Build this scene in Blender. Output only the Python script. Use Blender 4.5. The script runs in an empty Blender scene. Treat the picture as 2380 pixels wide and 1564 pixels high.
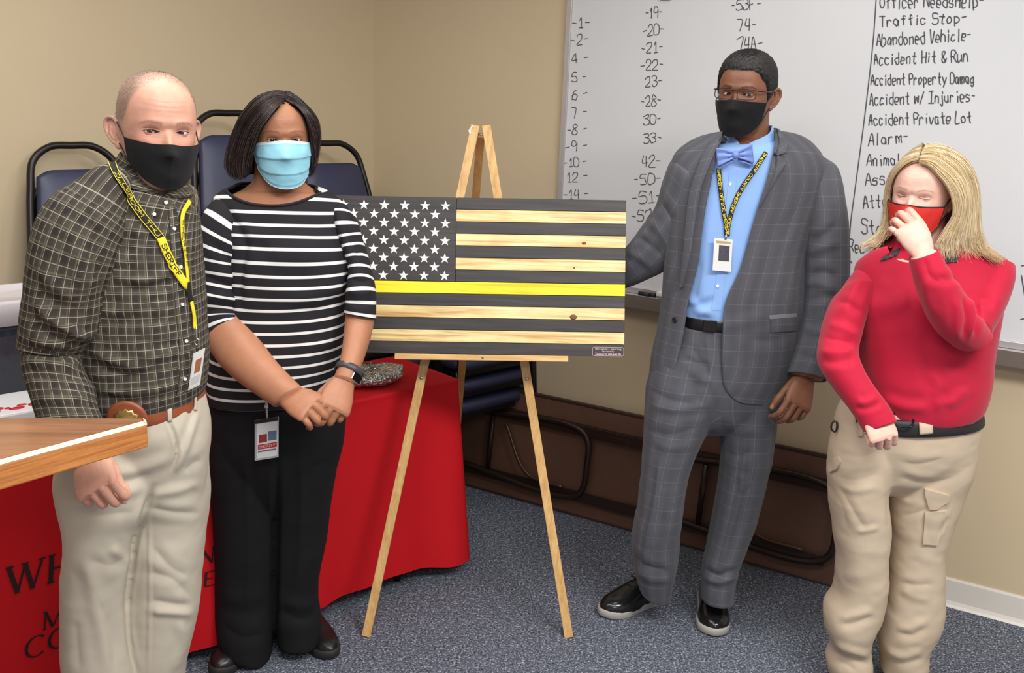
import bpy, bmesh, math, random
import numpy as np
from mathutils import Vector, Matrix
from mathutils.bvhtree import BVHTree
random.seed(7); rng = np.random.default_rng(7)
SC = bpy.context.scene
COL = SC.collection

# ---------------------------------------------------------------- camera
FPX, CX, CY = 2300.0, 1190.0, 782.0
PITCH, ROLL, CAMH = math.radians(13.9), math.radians(2.34), 1.72
_f = np.array([0, math.cos(PITCH), -math.sin(PITCH)]); _r = np.array([1.0, 0, 0]); _u = np.cross(_r, _f)
RT = _r*math.cos(ROLL) + _u*math.sin(ROLL)
UP = -_r*math.sin(ROLL) + _u*math.cos(ROLL)
FW = _f
CAM = np.array([0, 0, CAMH])
cam_data = bpy.data.cameras.new('camera'); cam = bpy.data.objects.new('camera', cam_data); COL.objects.link(cam)
cam_data.sensor_width = 36.0; cam_data.lens = FPX*36.0/2380.0; cam_data.clip_start = 0.05
M = Matrix.Identity(4)
for i in range(3):
    M[i][0], M[i][1], M[i][2], M[i][3] = RT[i], UP[i], -FW[i], CAM[i]
cam.matrix_world = M
SC.camera = cam

# ---------------------------------------------------------------- light, world, exposure
wd_ = bpy.data.worlds.new('room_fill'); SC.world = wd_; wd_.use_nodes = True
wd_.node_tree.nodes['Background'].inputs[0].default_value = (1.0, 0.985, 0.97, 1)
wd_.node_tree.nodes['Background'].inputs[1].default_value = 0.50
SC.view_settings.view_transform = 'Standard'; SC.view_settings.look = 'None'
SC.view_settings.exposure = 0.12; SC.view_settings.gamma = 1.0
SC.view_settings.use_curve_mapping = False
def area(name, loc, sx, sy, power, color=(1, 0.985, 0.965)):
    l = bpy.data.lights.new(name, 'AREA'); l.shape = 'RECTANGLE'; l.size = sx; l.size_y = sy; l.energy = power; l.color = color
    o = bpy.data.objects.new(name, l); o.location = loc; COL.objects.link(o); return o
area('ceiling_panel_or_fill_light', (-0.15, 1.1, 2.68), 1.2, 0.6, 30)
area('ceiling_panel_or_fill_light', (1.35, 1.0, 2.68), 1.2, 0.6, 66)
area('ceiling_panel_or_fill_light', (-1.0, 2.3, 2.68), 1.2, 0.6, 16)
area('ceiling_panel_or_fill_light', (0.5, -1.0, 2.68), 1.2, 0.6, 36)
area('ceiling_panel_or_fill_light', (0.55, 2.7, 2.68), 1.2, 0.6, 10)  # added fill lamp, set further back to brighten the walls

# ---------------------------------------------------------------- geometry helpers
def ray(x, y):
    x = np.asarray(x, float); y = np.asarray(y, float)
    return RT*((x-CX)/FPX)[..., None] + UP*((CY-y)/FPX)[..., None] + FW
def atY(x, y, Y):
    d = ray(x, y); return CAM + d*(np.asarray(Y, float)/d[..., 1])[..., None]
def atZ(x, y, z):
    d = ray(x, y); return CAM + d*((np.asarray(z, float)-CAMH)/d[..., 2])[..., None]
def onplane(x, y, p, n):
    d = ray(x, y); return CAM + d*(((p-CAM)@n)/(d@n))[..., None]
def proj(P):
    q = np.asarray(P, float)-CAM; w = q@FW
    return np.stack([CX+FPX*(q@RT)/w, CY-FPX*(q@UP)/w], -1)
def nrm(v):
    v = np.asarray(v, float); return v/np.maximum(np.linalg.norm(v, axis=-1, keepdims=True), 1e-12)

WLOC = {}
def empty(name, loc=(0, 0, 0), rotz=0.0, label=None, cat=None, group=None, parent=None):
    o = bpy.data.objects.new(name, None); COL.objects.link(o); o.empty_display_size = 0.05
    o.location = loc; o.rotation_euler = (0, 0, rotz)
    WLOC[o.name] = np.array(loc, float)
    if parent is not None: o.parent = parent
    tag(o, label, cat, group)
    return o
def tag(o, label=None, cat=None, group=None, kind=None):
    if label: o['label'] = label
    if cat: o['category'] = cat
    if group: o['group'] = group
    if kind: o['kind'] = kind
    return o

class MB:
    """collects vertices, faces, per-corner uv and vertex colours into one mesh"""
    def __init__(s): s.V = []; s.F = []; s.U = []; s.C = []; s.n = 0; s.MI = []
    def add(s, V, F, UV=None, C=None, mi=0):
        V = np.asarray(V, float).reshape(-1, 3)
        for k, f in enumerate(F):
            s.F.append([int(i)+s.n for i in f]); s.MI.append(mi)
            s.U.append(UV[k] if UV is not None else None)
        s.V.append(V); s.C.append(np.ones((len(V), 3)) if C is None else np.asarray(C, float))
        s.n += len(V); return s
    def mesh(s, name):
        me = bpy.data.meshes.new(name); V = np.concatenate(s.V) if s.V else np.zeros((0, 3))
        me.from_pydata(V.tolist(), [], s.F)
        if any(u is not None for u in s.U):
            uv = me.uv_layers.new(name='uv'); buf = []
            for f, u in zip(s.F, s.U): buf.extend(u if u is not None else [(0, 0)]*len(f))
            uv.data.foreach_set('uv', np.array(buf, np.float32).ravel())
        return me
    def obj(s, name, mat, parent=None, smooth=True, colors=False, local=False, fixn=True):
        me = s.mesh(name)
        if parent is not None and not local:
            me.transform(Matrix.Translation(-Vector(WLOC[parent.name])))
        o = bpy.data.objects.new(name, me); COL.objects.link(o)
        if parent is not None: o.parent = parent; WLOC[o.name] = WLOC[parent.name]
        else: WLOC[o.name] = np.zeros(3)
        for m in (mat if isinstance(mat, (list, tuple)) else [mat]): me.materials.append(m)
        if any(s.MI): me.polygons.foreach_set('material_index', s.MI)
        if colors:
            a = me.color_attributes.new('col', 'FLOAT_COLOR', 'POINT')
            c = np.concatenate(s.C); a.data.foreach_set('color', np.c_[c, np.ones(len(c))].astype(np.float32).ravel())
        if fixn:
            b = bmesh.new(); b.from_mesh(me); bmesh.ops.recalc_face_normals(b, faces=b.faces); b.to_mesh(me); b.free()
        if smooth: me.polygons.foreach_set('use_smooth', [True]*len(me.polygons))
        me.update(); return o

def bevel(o, w=0.004, seg=2, angle=0.6):
    m = o.modifiers.new('bevel', 'BEVEL'); m.width = w; m.segments = seg; m.limit_method = 'ANGLE'; m.angle_limit = angle
    m.harden_normals = False
    return o
def solidify(o, t, off=0.0):
    m = o.modifiers.new('thickness', 'SOLIDIFY'); m.thickness = t; m.offset = off; return o

BOXF = [(0, 3, 2, 1), (4, 5, 6, 7), (0, 1, 5, 4), (1, 2, 6, 5), (2, 3, 7, 6), (3, 0, 4, 7)]
def box(mb, c, ax, ay, az):
    """box centred at c with half-axis vectors ax, ay, az"""
    c, ax, ay, az = (np.asarray(v, float) for v in (c, ax, ay, az))
    V = [c+sx*ax+sy*ay+sz*az for sz in (-1, 1) for sx, sy in ((-1, -1), (1, -1), (1, 1), (-1, 1))]
    mb.add(V, BOXF); return mb
def gridF(nr, nc, wrap=False):
    F = []
    for i in range(nr-1):
        for j in range(nc if wrap else nc-1):
            k = (j+1) % nc; F.append((i*nc+j, i*nc+k, (i+1)*nc+k, (i+1)*nc+j))
    return F
def add_grid(mb, P, wrap=False, caps=False, UV=None, C=None, mi=0):
    """P (nr,nc,3). UV (nr, nc(+1 when wrapped), 2)."""
    nr, nc = P.shape[:2]; V = P.reshape(-1, 3); F = gridF(nr, nc, wrap); U = None
    if UV is not None:
        U = []
        for i in range(nr-1):
            for j in range(nc if wrap else nc-1):
                k = j+1; U.append([tuple(UV[i, j]), tuple(UV[i, k]), tuple(UV[i+1, k]), tuple(UV[i+1, j])])
    Cc = None if C is None else C.reshape(-1, 3)
    if caps and wrap:
        a = V[:nc].mean(0); b = V[-nc:].mean(0); n = len(V); V = np.concatenate([V, [a], [b]])
        if Cc is not None: Cc = np.concatenate([Cc, Cc[:1], Cc[-1:]])
        for j in range(nc):
            k = (j+1) % nc; F.append((n, k, j)); F.append((n+1, (nr-1)*nc+j, (nr-1)*nc+k))
            if U is not None: U += [[tuple(UV[0, j])]*3, [tuple(UV[-1, j])]*3]
    return mb.add(V, F, U, Cc, mi)

def spline(pts, n, closed=False):
    """Catmull-Rom through pts (k,d) at n samples by chord length"""
    p = np.asarray(pts, float)
    if len(p) == 2 and not closed: return p[0]+(p[1]-p[0])*np.linspace(0, 1, n)[:, None]
    if closed: p = np.concatenate([p[-1:], p, p[:2]])
    else: p = np.concatenate([2*p[:1]-p[1:2], p, 2*p[-1:]-p[-2:-1]])
    d = np.linalg.norm(np.diff(p, axis=0), axis=1)**0.5; d = np.maximum(d, 1e-9); t = np.concatenate([[0], np.cumsum(d)])
    lo, hi = t[1], t[-2]; q = np.linspace(lo, hi, n, endpoint=not closed); out = []
    for x in q:
        i = min(max(np.searchsorted(t, x, 'right')-1, 1), len(p)-3)
        P0, P1, P2, P3 = p[i-1:i+3]; t0, t1, t2, t3 = t[i-1:i+3]
        A1 = (t1-x)/(t1-t0)*P0+(x-t0)/(t1-t0)*P1; A2 = (t2-x)/(t2-t1)*P1+(x-t1)/(t2-t1)*P2; A3 = (t3-x)/(t3-t2)*P2+(x-t2)/(t3-t2)*P3
        B1 = (t2-x)/(t2-t0)*A1+(x-t0)/(t2-t0)*A2; B2 = (t3-x)/(t3-t1)*A2+(x-t1)/(t3-t1)*A3
        out.append((t2-x)/(t2-t1)*B1+(x-t1)/(t2-t1)*B2)
    return np.array(out)
def frames(P, up=(0, 0, 1), closed=False):
    """parallel-transport frames along a polyline"""
    T = np.gradient(P, axis=0)
    if closed: T = np.roll(P, -1, 0)-np.roll(P, 1, 0)
    T = nrm(T); a = np.asarray(up, float)
    if abs(a@T[0]) > 0.95: a = np.array([1.0, 0, 0]) if abs(T[0][0]) < .9 else np.array([0, 1.0, 0])
    N = []; n = nrm(a-(a@T[0])*T[0])
    for t in T:
        n = nrm(n-(n@t)*t); N.append(n)
    N = np.array(N); return T, N, np.cross(T, N)
def pipe(mb, pts, r, ns=10, n=None, closed=False, caps=True, up=(0, 0, 1), flat=1.0, smooth=True, C=None, mi=0):
    """round (or flattened) tube through points; r scalar or per point"""
    pts = np.asarray(pts, float); n = n or max(len(pts)*6, 2)
    if smooth and len(pts) > 2: P = spline(pts, n, closed)
    else: P = pts; n = len(pts)
    r = np.asarray(r, float)
    R = np.full(n, float(r)) if r.ndim == 0 else np.interp(np.linspace(0, 1, n), np.linspace(0, 1, len(r)), r)
    T, N, B = frames(P, up, closed); th = np.linspace(0, 2*np.pi, ns, endpoint=False)
    G = P[:, None]+R[:, None, None]*(np.cos(th)[None, :, None]*B[:, None]+flat*np.sin(th)[None, :, None]*N[:, None])
    Cc = None if C is None else np.broadcast_to(np.asarray(C, float), G.shape)
    if closed: G = np.concatenate([G, G[:1]]); Cc = None if Cc is None else np.concatenate([Cc, Cc[:1]])
    return add_grid(mb, G, True, caps and not closed, C=Cc, mi=mi)
def capsule(mb, pts, rad, ns=14, n=None):
    """tapered tube with rounded ends (closed)"""
    pts = np.asarray(pts, float); rad = np.asarray(rad, float); n = n or len(pts)*6
    P = spline(pts, n) if len(pts) > 2 else spline(pts, n)
    R = np.interp(np.linspace(0, 1, n), np.linspace(0, 1, len(rad)), rad)
    T, N, B = frames(P); a = np.linspace(0, np.pi/2, 5)[:-1]
    Pa = [P[0]-T[0]*R[0]*math.cos(x) for x in a]; Ra = [R[0]*math.sin(x) for x in a]
    Pb = [P[-1]+T[-1]*R[-1]*math.cos(x) for x in a[::-1]]; Rb = [R[-1]*math.sin(x) for x in a[::-1]]
    PP = np.concatenate([Pa, P, Pb]); RR = np.maximum(np.concatenate([Ra, R, Rb]), 1e-4)
    NN = np.concatenate([[N[0]]*4, N, [N[-1]]*4]); BB = np.concatenate([[B[0]]*4, B, [B[-1]]*4])
    th = np.linspace(0, 2*np.pi, ns, endpoint=False)
    G = PP[:, None]+RR[:, None, None]*(np.cos(th)[None, :, None]*BB[:, None]+np.sin(th)[None, :, None]*NN[:, None])
    return add_grid(mb, G, True, True)
def ellipsoid(mb, c, ax, ay, az, nu=24, nv=14):
    c, ax, ay, az = (np.asarray(v, float) for v in (c, ax, ay, az))
    ph = np.linspace(0.02, np.pi-0.02, nv); th = np.linspace(0, 2*np.pi, nu, endpoint=False)
    G = c+np.sin(ph)[:, None, None]*(np.cos(th)[None, :, None]*ax+np.sin(th)[None, :, None]*ay)+np.cos(ph)[:, None, None]*az
    return add_grid(mb, G, True, True)
def extrude_poly(mb, pts, d, mi=0):
    """pts (n,3) planar outline extruded along vector d, with end faces"""
    pts = np.asarray(pts, float); n = len(pts); V = np.concatenate([pts, pts+np.asarray(d, float)])
    F = [tuple(range(n))[::-1], tuple(range(n, 2*n))]+[(i, (i+1) % n, n+(i+1) % n, n+i) for i in range(n)]
    return mb.add(V, F, mi=mi)

def _hash(ix, iy, iz, seed):
    h = (ix*374761393+iy*668265263+iz*2147483647+seed*1274126177) & 0xffffffff
    h = ((h ^ (h >> 13))*1274126177) & 0xffffffff
    return ((h ^ (h >> 16)) & 0xffff)/65535.0*2-1
def noise(P, seed=0):
    P = np.asarray(P, float); i = np.floor(P).astype(np.int64); f = P-i; f = f*f*f*(f*(f*6-15)+10); r = 0
    for dx in (0, 1):
        for dy in (0, 1):
            for dz in (0, 1):
                w = (f[..., 0] if dx else 1-f[..., 0])*(f[..., 1] if dy else 1-f[..., 1])*(f[..., 2] if dz else 1-f[..., 2])
                r = r+w*_hash(i[..., 0]+dx, i[..., 1]+dy, i[..., 2]+dz, seed)
    return r
def fbm(P, o=3, seed=0):
    r = 0; a = 1.0
    for k in range(o): r = r+a*noise(np.asarray(P)*2**k, seed+k); a *= .5
    return r

# ---------------------------------------------------------------- node-material helpers
def lin(c):
    c = np.array(c, float)/255.0
    return tuple(np.where(c <= .04045, c/12.92, ((c+.055)/1.055)**2.4))
class NM:
    def __init__(s, name, base=(.5, .5, .5), rough=.6, metal=0.0, spec=.5):
        s.m = bpy.data.materials.new(name); s.m.use_nodes = True; s.t = s.m.node_tree; s.N = s.t.nodes; s.L = s.t.links
        s.b = s.N['Principled BSDF']; s.set('Base Color', (*base, 1)); s.set('Roughness', rough); s.set('Metallic', metal); s.set('Specular IOR Level', spec)
    def set(s, k, v):
        if isinstance(v, bpy.types.NodeSocket): s.L.new(v, s.b.inputs[k])
        else: s.b.inputs[k].default_value = v
        return s
    def inp(s, n, k, v):
        if isinstance(v, bpy.types.NodeSocket): s.L.new(v, n.inputs[k])
        else:
            if isinstance(v, tuple) and len(v) == 3 and n.inputs[k].type == 'RGBA': v = (*v, 1)
            n.inputs[k].default_value = v
    def math(s, op, a, b=0.0, c=0.0, clamp=False):
        n = s.N.new('ShaderNodeMath'); n.operation = op; n.use_clamp = clamp; s.inp(n, 0, a); s.inp(n, 1, b); s.inp(n, 2, c); return n.outputs[0]
    def coord(s, k='Object'): return s.N.new('ShaderNodeTexCoord').outputs[k]
    def sep(s, v):
        n = s.N.new('ShaderNodeSeparateXYZ'); s.L.new(v, n.inputs[0]); return n.outputs
    def comb(s, x, y, z):
        n = s.N.new('ShaderNodeCombineXYZ'); s.inp(n, 0, x); s.inp(n, 1, y); s.inp(n, 2, z); return n.outputs[0]
    def mapping(s, v, scale=(1, 1, 1), loc=(0, 0, 0)):
        n = s.N.new('ShaderNodeMapping'); s.L.new(v, n.inputs[0]); n.inputs['Scale'].default_value = scale; n.inputs['Location'].default_value = loc; return n.outputs[0]
    def noise(s, v, scale=10, detail=3, rough=.5, dist=0.0):
        n = s.N.new('ShaderNodeTexNoise'); s.L.new(v, n.inputs['Vector']); n.inputs['Scale'].default_value = scale; n.inputs['Detail'].default_value = detail
        n.inputs['Roughness'].default_value = rough; n.inputs['Distortion'].default_value = dist; return n.outputs[0]
    def voronoi(s, v, scale=10):
        n = s.N.new('ShaderNodeTexVoronoi'); s.L.new(v, n.inputs['Vector']); n.inputs['Scale'].default_value = scale; return n.outputs
    def ramp(s, f, stops):
        n = s.N.new('ShaderNodeValToRGB'); s.inp(n, 0, f); e = n.color_ramp.elements
        while len(e) < len(stops): e.new(.5)
        for x, (p, c) in zip(e, stops): x.position = p; x.color = (*c, 1)
        return n.outputs[0]
    def mix(s, f, a, b, mode='MIX'):
        n = s.N.new('ShaderNodeMix'); n.data_type = 'RGBA'; n.blend_type = mode; s.inp(n, 0, f); s.inp(n, 6, a); s.inp(n, 7, b); return n.outputs[2]
    def attr(s, k='col'):
        n = s.N.new('ShaderNodeAttribute'); n.attribute_name = k; return n.outputs['Color']
    def bump(s, h, strength=.3, dist=.002):
        n = s.N.new('ShaderNodeBump'); s.L.new(h, n.inputs['Height']); n.inputs['Strength'].default_value = strength; n.inputs['Distance'].default_value = dist
        s.L.new(n.outputs[0], s.b.inputs['Normal']); return s
    def line(s, u, period, off, width, soft=.25):
        """1 on thin lines of given width repeating every period along u"""
        a = s.math('FRACT', s.math('DIVIDE', s.math('ADD', u, off+100*period), period))
        d = s.math('MULTIPLY', s.math('ABSOLUTE', s.math('SUBTRACT', a, .5)), period)
        n = s.N.new('ShaderNodeMapRange'); s.L.new(d, n.inputs[0]); n.inputs[1].default_value = width*.5*(1+soft); n.inputs[2].default_value = width*.5*(1-soft)
        n.inputs[3].default_value = 0; n.inputs[4].default_value = 1; return n.outputs[0]
def simple(name, rgb, rough=.6, metal=0.0, spec=.5, var=.06, scale=40, bump=0.0, bscale=None):
    m = NM(name, lin(rgb), rough, metal, spec); c = m.coord(); f = m.noise(c, scale, 3)
    b = np.array(lin(rgb)); m.set('Base Color', m.mix(f, tuple(b*(1-var)), tuple(np.minimum(b*(1+var), 1))))
    if bump: m.bump(m.noise(c, bscale or scale*4, 4), bump, .002)
    return m.m
def wood(name, c1, c2, axis=0, scale=(1, 1, 1), rough=.45, ring=9.0, coat=0.0, turn=0.0):
    m = NM(name, lin(c1), rough); c = m.coord()
    if turn:
        n = m.N.new('ShaderNodeMapping'); m.L.new(c, n.inputs[0]); n.inputs['Rotation'].default_value = (0, 0, turn); c = n.outputs[0]
    sc = [22, 22, 22]; sc[axis] = 1.6; sc = tuple(a*b for a, b in zip(sc, scale))
    v = m.mapping(c, sc); g = m.noise(v, ring*.35, 5, .6, .6); fine = m.noise(m.mapping(c, tuple(x*6 for x in sc)), 3, 3)
    f = m.math('ADD', m.math('MULTIPLY', g, .75), m.math('MULTIPLY', fine, .25))
    m.set('Base Color', m.ramp(f, [(.32, lin(c2)), (.62, lin(c1))])); m.bump(f, .12, .001)
    if coat: m.set('Coat Weight', coat)
    return m.m

# ---------------------------------------------------------------- one-stroke lettering
# x 0-6, y hex 0-a (cap height a, x-height 6), descenders given with letters z..w for -1..-4 through DESC
RAW = {
'0':'4a 1a 08 02 10 40 62 68 4a','1':'17 3a 30/10 50','2':'07 19 3a 5a 67 55 00 60','3':'09 2a 5a 68 46 26/46 64 61 40 10 02',
'4':'2a 04 64/5a 50','5':'6a 1a 06 46 64 61 40 10 01','6':'5a 28 04 01 20 40 62 64 46 26 04','7':'0a 6a 30','8':'36 17 19 3a 5a 68 57 36 14 01 20 50 62 54 36',
'9':'68 4a 1a 08 06 25 45 67 68 60','-':'05 45','.':'00 10','/':'00 6a',
'A':'00 3a 60/14 54','D':'00 0a 3a 67 63 30 00','F':'00 0a 6a/05 45','H':'00 0a/60 6a/05 65','I':'0a 6a/3a 30/00 60','L':'0a 00 60','N':'00 0a 60 6a',
'O':'3a 07 03 30 63 67 3a','P':'00 0a 4a 68 57 45 05','R':'00 0a 4a 68 57 45 05/25 60','S':'69 4a 1a 08 16 55 63 61 40 10 01','T':'0a 6a/3a 30','V':'0a 30 6a',
'U':'0a 02 20 40 62 6a','E':'6a 0a 00 60/05 45','B':'00 0a 4a 68 46 06/46 63 40 00','M':'00 0a 35 6a 60','C':'69 4a 2a 07 03 20 40 61','G':'69 4a 2a 07 03 20 50 62 64 34','Y':'0a 35 6a/35 30',
'a':'55 36 16 03 11 30 41 55 50','b':'0a 00 30 52 54 36 06','c':'55 36 16 04 02 10 30 51','d':'5a 50 20 02 04 26 56','e':'03 53 55 36 16 04 02 10 40','f':'59 4a 39 30/16 56',
'g':'56 26 04 02 20 51/56 5z 3y 1z','h':'0a 00/04 26 46 54 50','i':'26 20/28 29','j':'36 3z 2y 0z/38 39','k':'0a 00/46 03 50','l':'2a 20','m':'06 00/04 16 26 34 30/34 46 56 64 60','n':'06 00/04 26 46 54 50',
'o':'36 16 04 02 10 30 52 54 36','p':'06 0y/06 36 54 52 30 00','r':'06 00/03 16 36 45','s':'55 36 16 04 43 52 40 10 01','t':'3a 31 40 50/06 56','u':'06 02 10 30 52/56 50','v':'06 30 66','w':'06 10 35 50 66','y':'06 30/66 1y',
'&':'60 17 19 3a 48 13 01 20 40 64',' ':''}
def glyph(ch):
    out = []
    for st in RAW.get(ch, '').split('/'):
        p = []
        for q in st.split():
            y = {'z': -1.5, 'y': -3.0}.get(q[1]); p.append((int(q[0])*1.0, y if y is not None else float(int(q[1], 16))))
        if len(p) > 1: out.append(np.array(p))
    return out
def text_strokes(s, jit=0.0, seed=1):
    """strokes in units: cap height 1, advancing along x; returns list and total width"""
    r = np.random.default_rng(seed); x = 0; out = []
    for ch in s:
        w = {'-': 4, ' ': 3.0, 'i': 4, 'l': 4, '1': 5, 'I': 6, '/': 6, 'j': 4, 'm': 6.5}.get(ch, 6)
        for st in glyph(ch):
            q = st.copy(); q += r.normal(0, jit, q.shape); q[:, 0] += x+q[:, 1]*.0
            k = spline(q, max(6, len(q)*4)) if len(q) > 2 and jit > 0 else q
            out.append(k/10.0)
        x += w+2.0
    return out, (x-2.0)/10.0
def ribbon(mb, P, n, w, mi=0, C=None):
    """flat stroke along P (k,3); n surface normal(s), width w"""
    P = np.asarray(P, float); T = nrm(np.gradient(P, axis=0)); n = np.broadcast_to(np.asarray(n, float), P.shape); S = nrm(np.cross(T, n))*w*.5
    e = T[0]*w*.3; f = T[-1]*w*.3; A = P-S; B = P+S
    A = np.concatenate([[P[0]-e-S[0]*.4], A, [P[-1]+f-S[-1]*.4]]); B = np.concatenate([[P[0]-e+S[0]*.4], B, [P[-1]+f+S[-1]*.4]])
    G = np.stack([A, B], 1); return add_grid(mb, G, mi=mi, C=None if C is None else np.broadcast_to(np.asarray(C, float), G.shape))
def write(mb, s, o, ex, ey, n, w, jit=.35, seed=1, mi=0, C=None):
    """write s from origin o; ex spans the whole string, ey the cap height"""
    st, W = text_strokes(s, jit, seed); o, ex, ey = (np.asarray(v, float) for v in (o, ex, ey))
    for k in st: ribbon(mb, o+k[:, :1]/W*ex+k[:, 1:]*ey, n, w, mi, C)
    return mb
# ================================================================ the room
W0 = np.array([1.582, 3.238, 0.0]); AZ = math.radians(59.6)
WD = np.array([-math.sin(AZ), math.cos(AZ), 0]); WN = np.array([math.cos(AZ), math.sin(AZ), 0])   # along the right wall to the corner, and into the wall
Z3 = np.array([0, 0, 1.0])
CORNER = onplane(868, 300, W0, WN)*np.array([1, 1, 0])
LD = nrm(np.array([-0.64, -0.768, 0]))                       # along the left wall, from the corner towards the camera
LN = np.array([-LD[1], LD[0], 0]); LN = LN if LN@np.array([-1, 1, 0]) > 0 else -LN        # out of the room
def wallpt(s, z, off=0.0): return W0+WD*s+Z3*z-WN*off         # point on the right wall, off = distance into the room
def wall_sz(x, y, off=0.0):
    p = onplane(x, y, W0-WN*off, WN); return float((p-W0)@WD), float(p[2])
H = 2.7
m = NM('beige_wall_paint', lin((210, 191, 158)), .7); c = m.coord(); f = m.noise(c, 120, 3)
m.set('Base Color', m.mix(m.noise(c, 1.5, 2), lin((207, 188, 155)), lin((213, 194, 161)))); m.bump(f, .08, .001); M_wall = m.m
def slab(name, p0, p1, z0, z1, out, t, mat, kind='structure', bev=0):
    """vertical slab from p0 to p1 between two heights, thickness t in direction out"""
    mb = MB(); p0, p1 = np.array(p0), np.array(p1); e = (p1-p0)/2
    box(mb, (p0+p1)/2+out*t/2+Z3*(z0+z1)/2, e, out*t/2, Z3*(z1-z0)/2); o = mb.obj(name, mat, smooth=False)
    if kind: o['kind'] = kind
    if bev: bevel(o, bev)
    return o
s_cor = float((CORNER-W0)@WD)
slab('wall_right', W0+WD*(s_cor+.1), W0-WD*3.4, 0, H, WN, .1, M_wall)
slab('wall_left', CORNER+LN*0-LD*.1, CORNER+LD*4.6, 0, H, LN, .1, M_wall)
# carpet: blue-grey loop pile with light and dark flecks
m = NM('flecked_blue_grey_carpet', rough=.95, spec=.15); c = m.coord()
n1 = m.noise(m.mapping(c, (1, 1, 1)), 150, 2, .75); n2 = m.noise(c, 60, 2); n3 = m.noise(c, 3, 2)
ff = m.math('ADD', m.math('MULTIPLY', n1, .8), m.math('MULTIPLY', n2, .2))
cc = m.ramp(ff, [(.36, lin((34, 37, 45))), (.47, lin((84, 89, 101))), (.56, lin((116, 121, 133))), (.66, lin((200, 205, 215)))])
m.set('Base Color', m.mix(m.math('MULTIPLY', n3, .18), cc, lin((84, 88, 100)))); m.bump(ff, .7, .004); M_carpet = m.m
mb = MB(); box(mb, (0, 2.2, -.05), (4.2, 0, 0), (0, 4.2, 0), (0, 0, .05)); mb.obj('floor', M_carpet, smooth=False)['kind'] = 'structure'
M_ceil = simple('white_ceiling_tile', (225, 223, 216), .9, var=.05, scale=90, bump=.3)
mb = MB(); box(mb, (0, 2.2, H+.04), (4.2, 0, 0), (0, 4.2, 0), (0, 0, .04)); mb.obj('ceiling', M_ceil, smooth=False)['kind'] = 'structure'
M_base = simple('pale_vinyl_baseboard', (222, 216, 207), .5, var=.03)
def baseboard(name, a, b, out):
    a, b = np.array(a), np.array(b); e = (b-a); L = np.linalg.norm(e)
    prof = np.array([[0, 0], [.022, 0], [.014, .008], [.009, .02], [.007, .095], [.004, .102], [0, .102]])
    P = a[None]+prof[:, :1]*out[None]+prof[:, 1:]*Z3[None]; mb = MB(); extrude_poly(mb, P, e); o = mb.obj(name, M_base, smooth=False); o['kind'] = 'structure'; return o
baseboard('baseboard_right', W0+WD*s_cor, W0-WD*3.3, -WN)
baseboard('baseboard_left', CORNER+LD*0.02, CORNER+LD*4.5, -LN)

# ================================================================ whiteboard on the right wall
BO = 0.018
m = NM('white_board_enamel', lin((222, 222, 222)), .22); c = m.coord(); f = m.noise(m.mapping(c, (1, 1, 1)), 2.5, 4, .6)
m.set('Base Color', m.mix(f, lin((224, 224, 225)), lin((212, 213, 216)))); m.set('Roughness', m.math('ADD', m.math('MULTIPLY', f, .2), .22)); M_board = m.m
M_alu = simple('satin_aluminium', (198, 194, 196), .35, .55, var=.04, scale=60)
M_tray = simple('grey_tray_metal', (196, 190, 190), .4, .2, var=.03)
M_traydark = simple('taupe_tray_face', (112, 100, 92), .6, var=.05)
M_ink = simple('black_marker_ink', (82, 82, 88), .7, var=.2, scale=300)
sL, _ = wall_sz(1314, 220, BO); zB = .975; zT = 2.24; sR = -1.15
wb = empty('whiteboard', wallpt((sL+sR)/2, zB, 0), label='long whiteboard with handwritten codes mounted on the beige right wall', cat='whiteboard')
mb = MB(); box(mb, wallpt((sL+sR)/2, (zB+zT)/2, BO/2), WD*(sL-sR)/2, WN*BO/2*.98, Z3*(zT-zB)/2); bevel(mb.obj('panel', M_board, wb, smooth=False), .001)
mb = MB(); fw = .012
box(mb, wallpt(sL, (zB+zT)/2, .013), WD*fw, WN*.0125, Z3*((zT-zB)/2+fw)); box(mb, wallpt(sR, (zB+zT)/2, .013), WD*fw, WN*.0125, Z3*((zT-zB)/2+fw))
box(mb, wallpt((sL+sR)/2, zT, .013), WD*(sL-sR)/2, WN*.0125, Z3*fw); box(mb, wallpt((sL+sR)/2, zB, .0135), WD*(sL-sR)/2, WN*.013, Z3*fw)
bevel(mb.obj('frame', M_alu, wb, smooth=False), .002)
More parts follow.
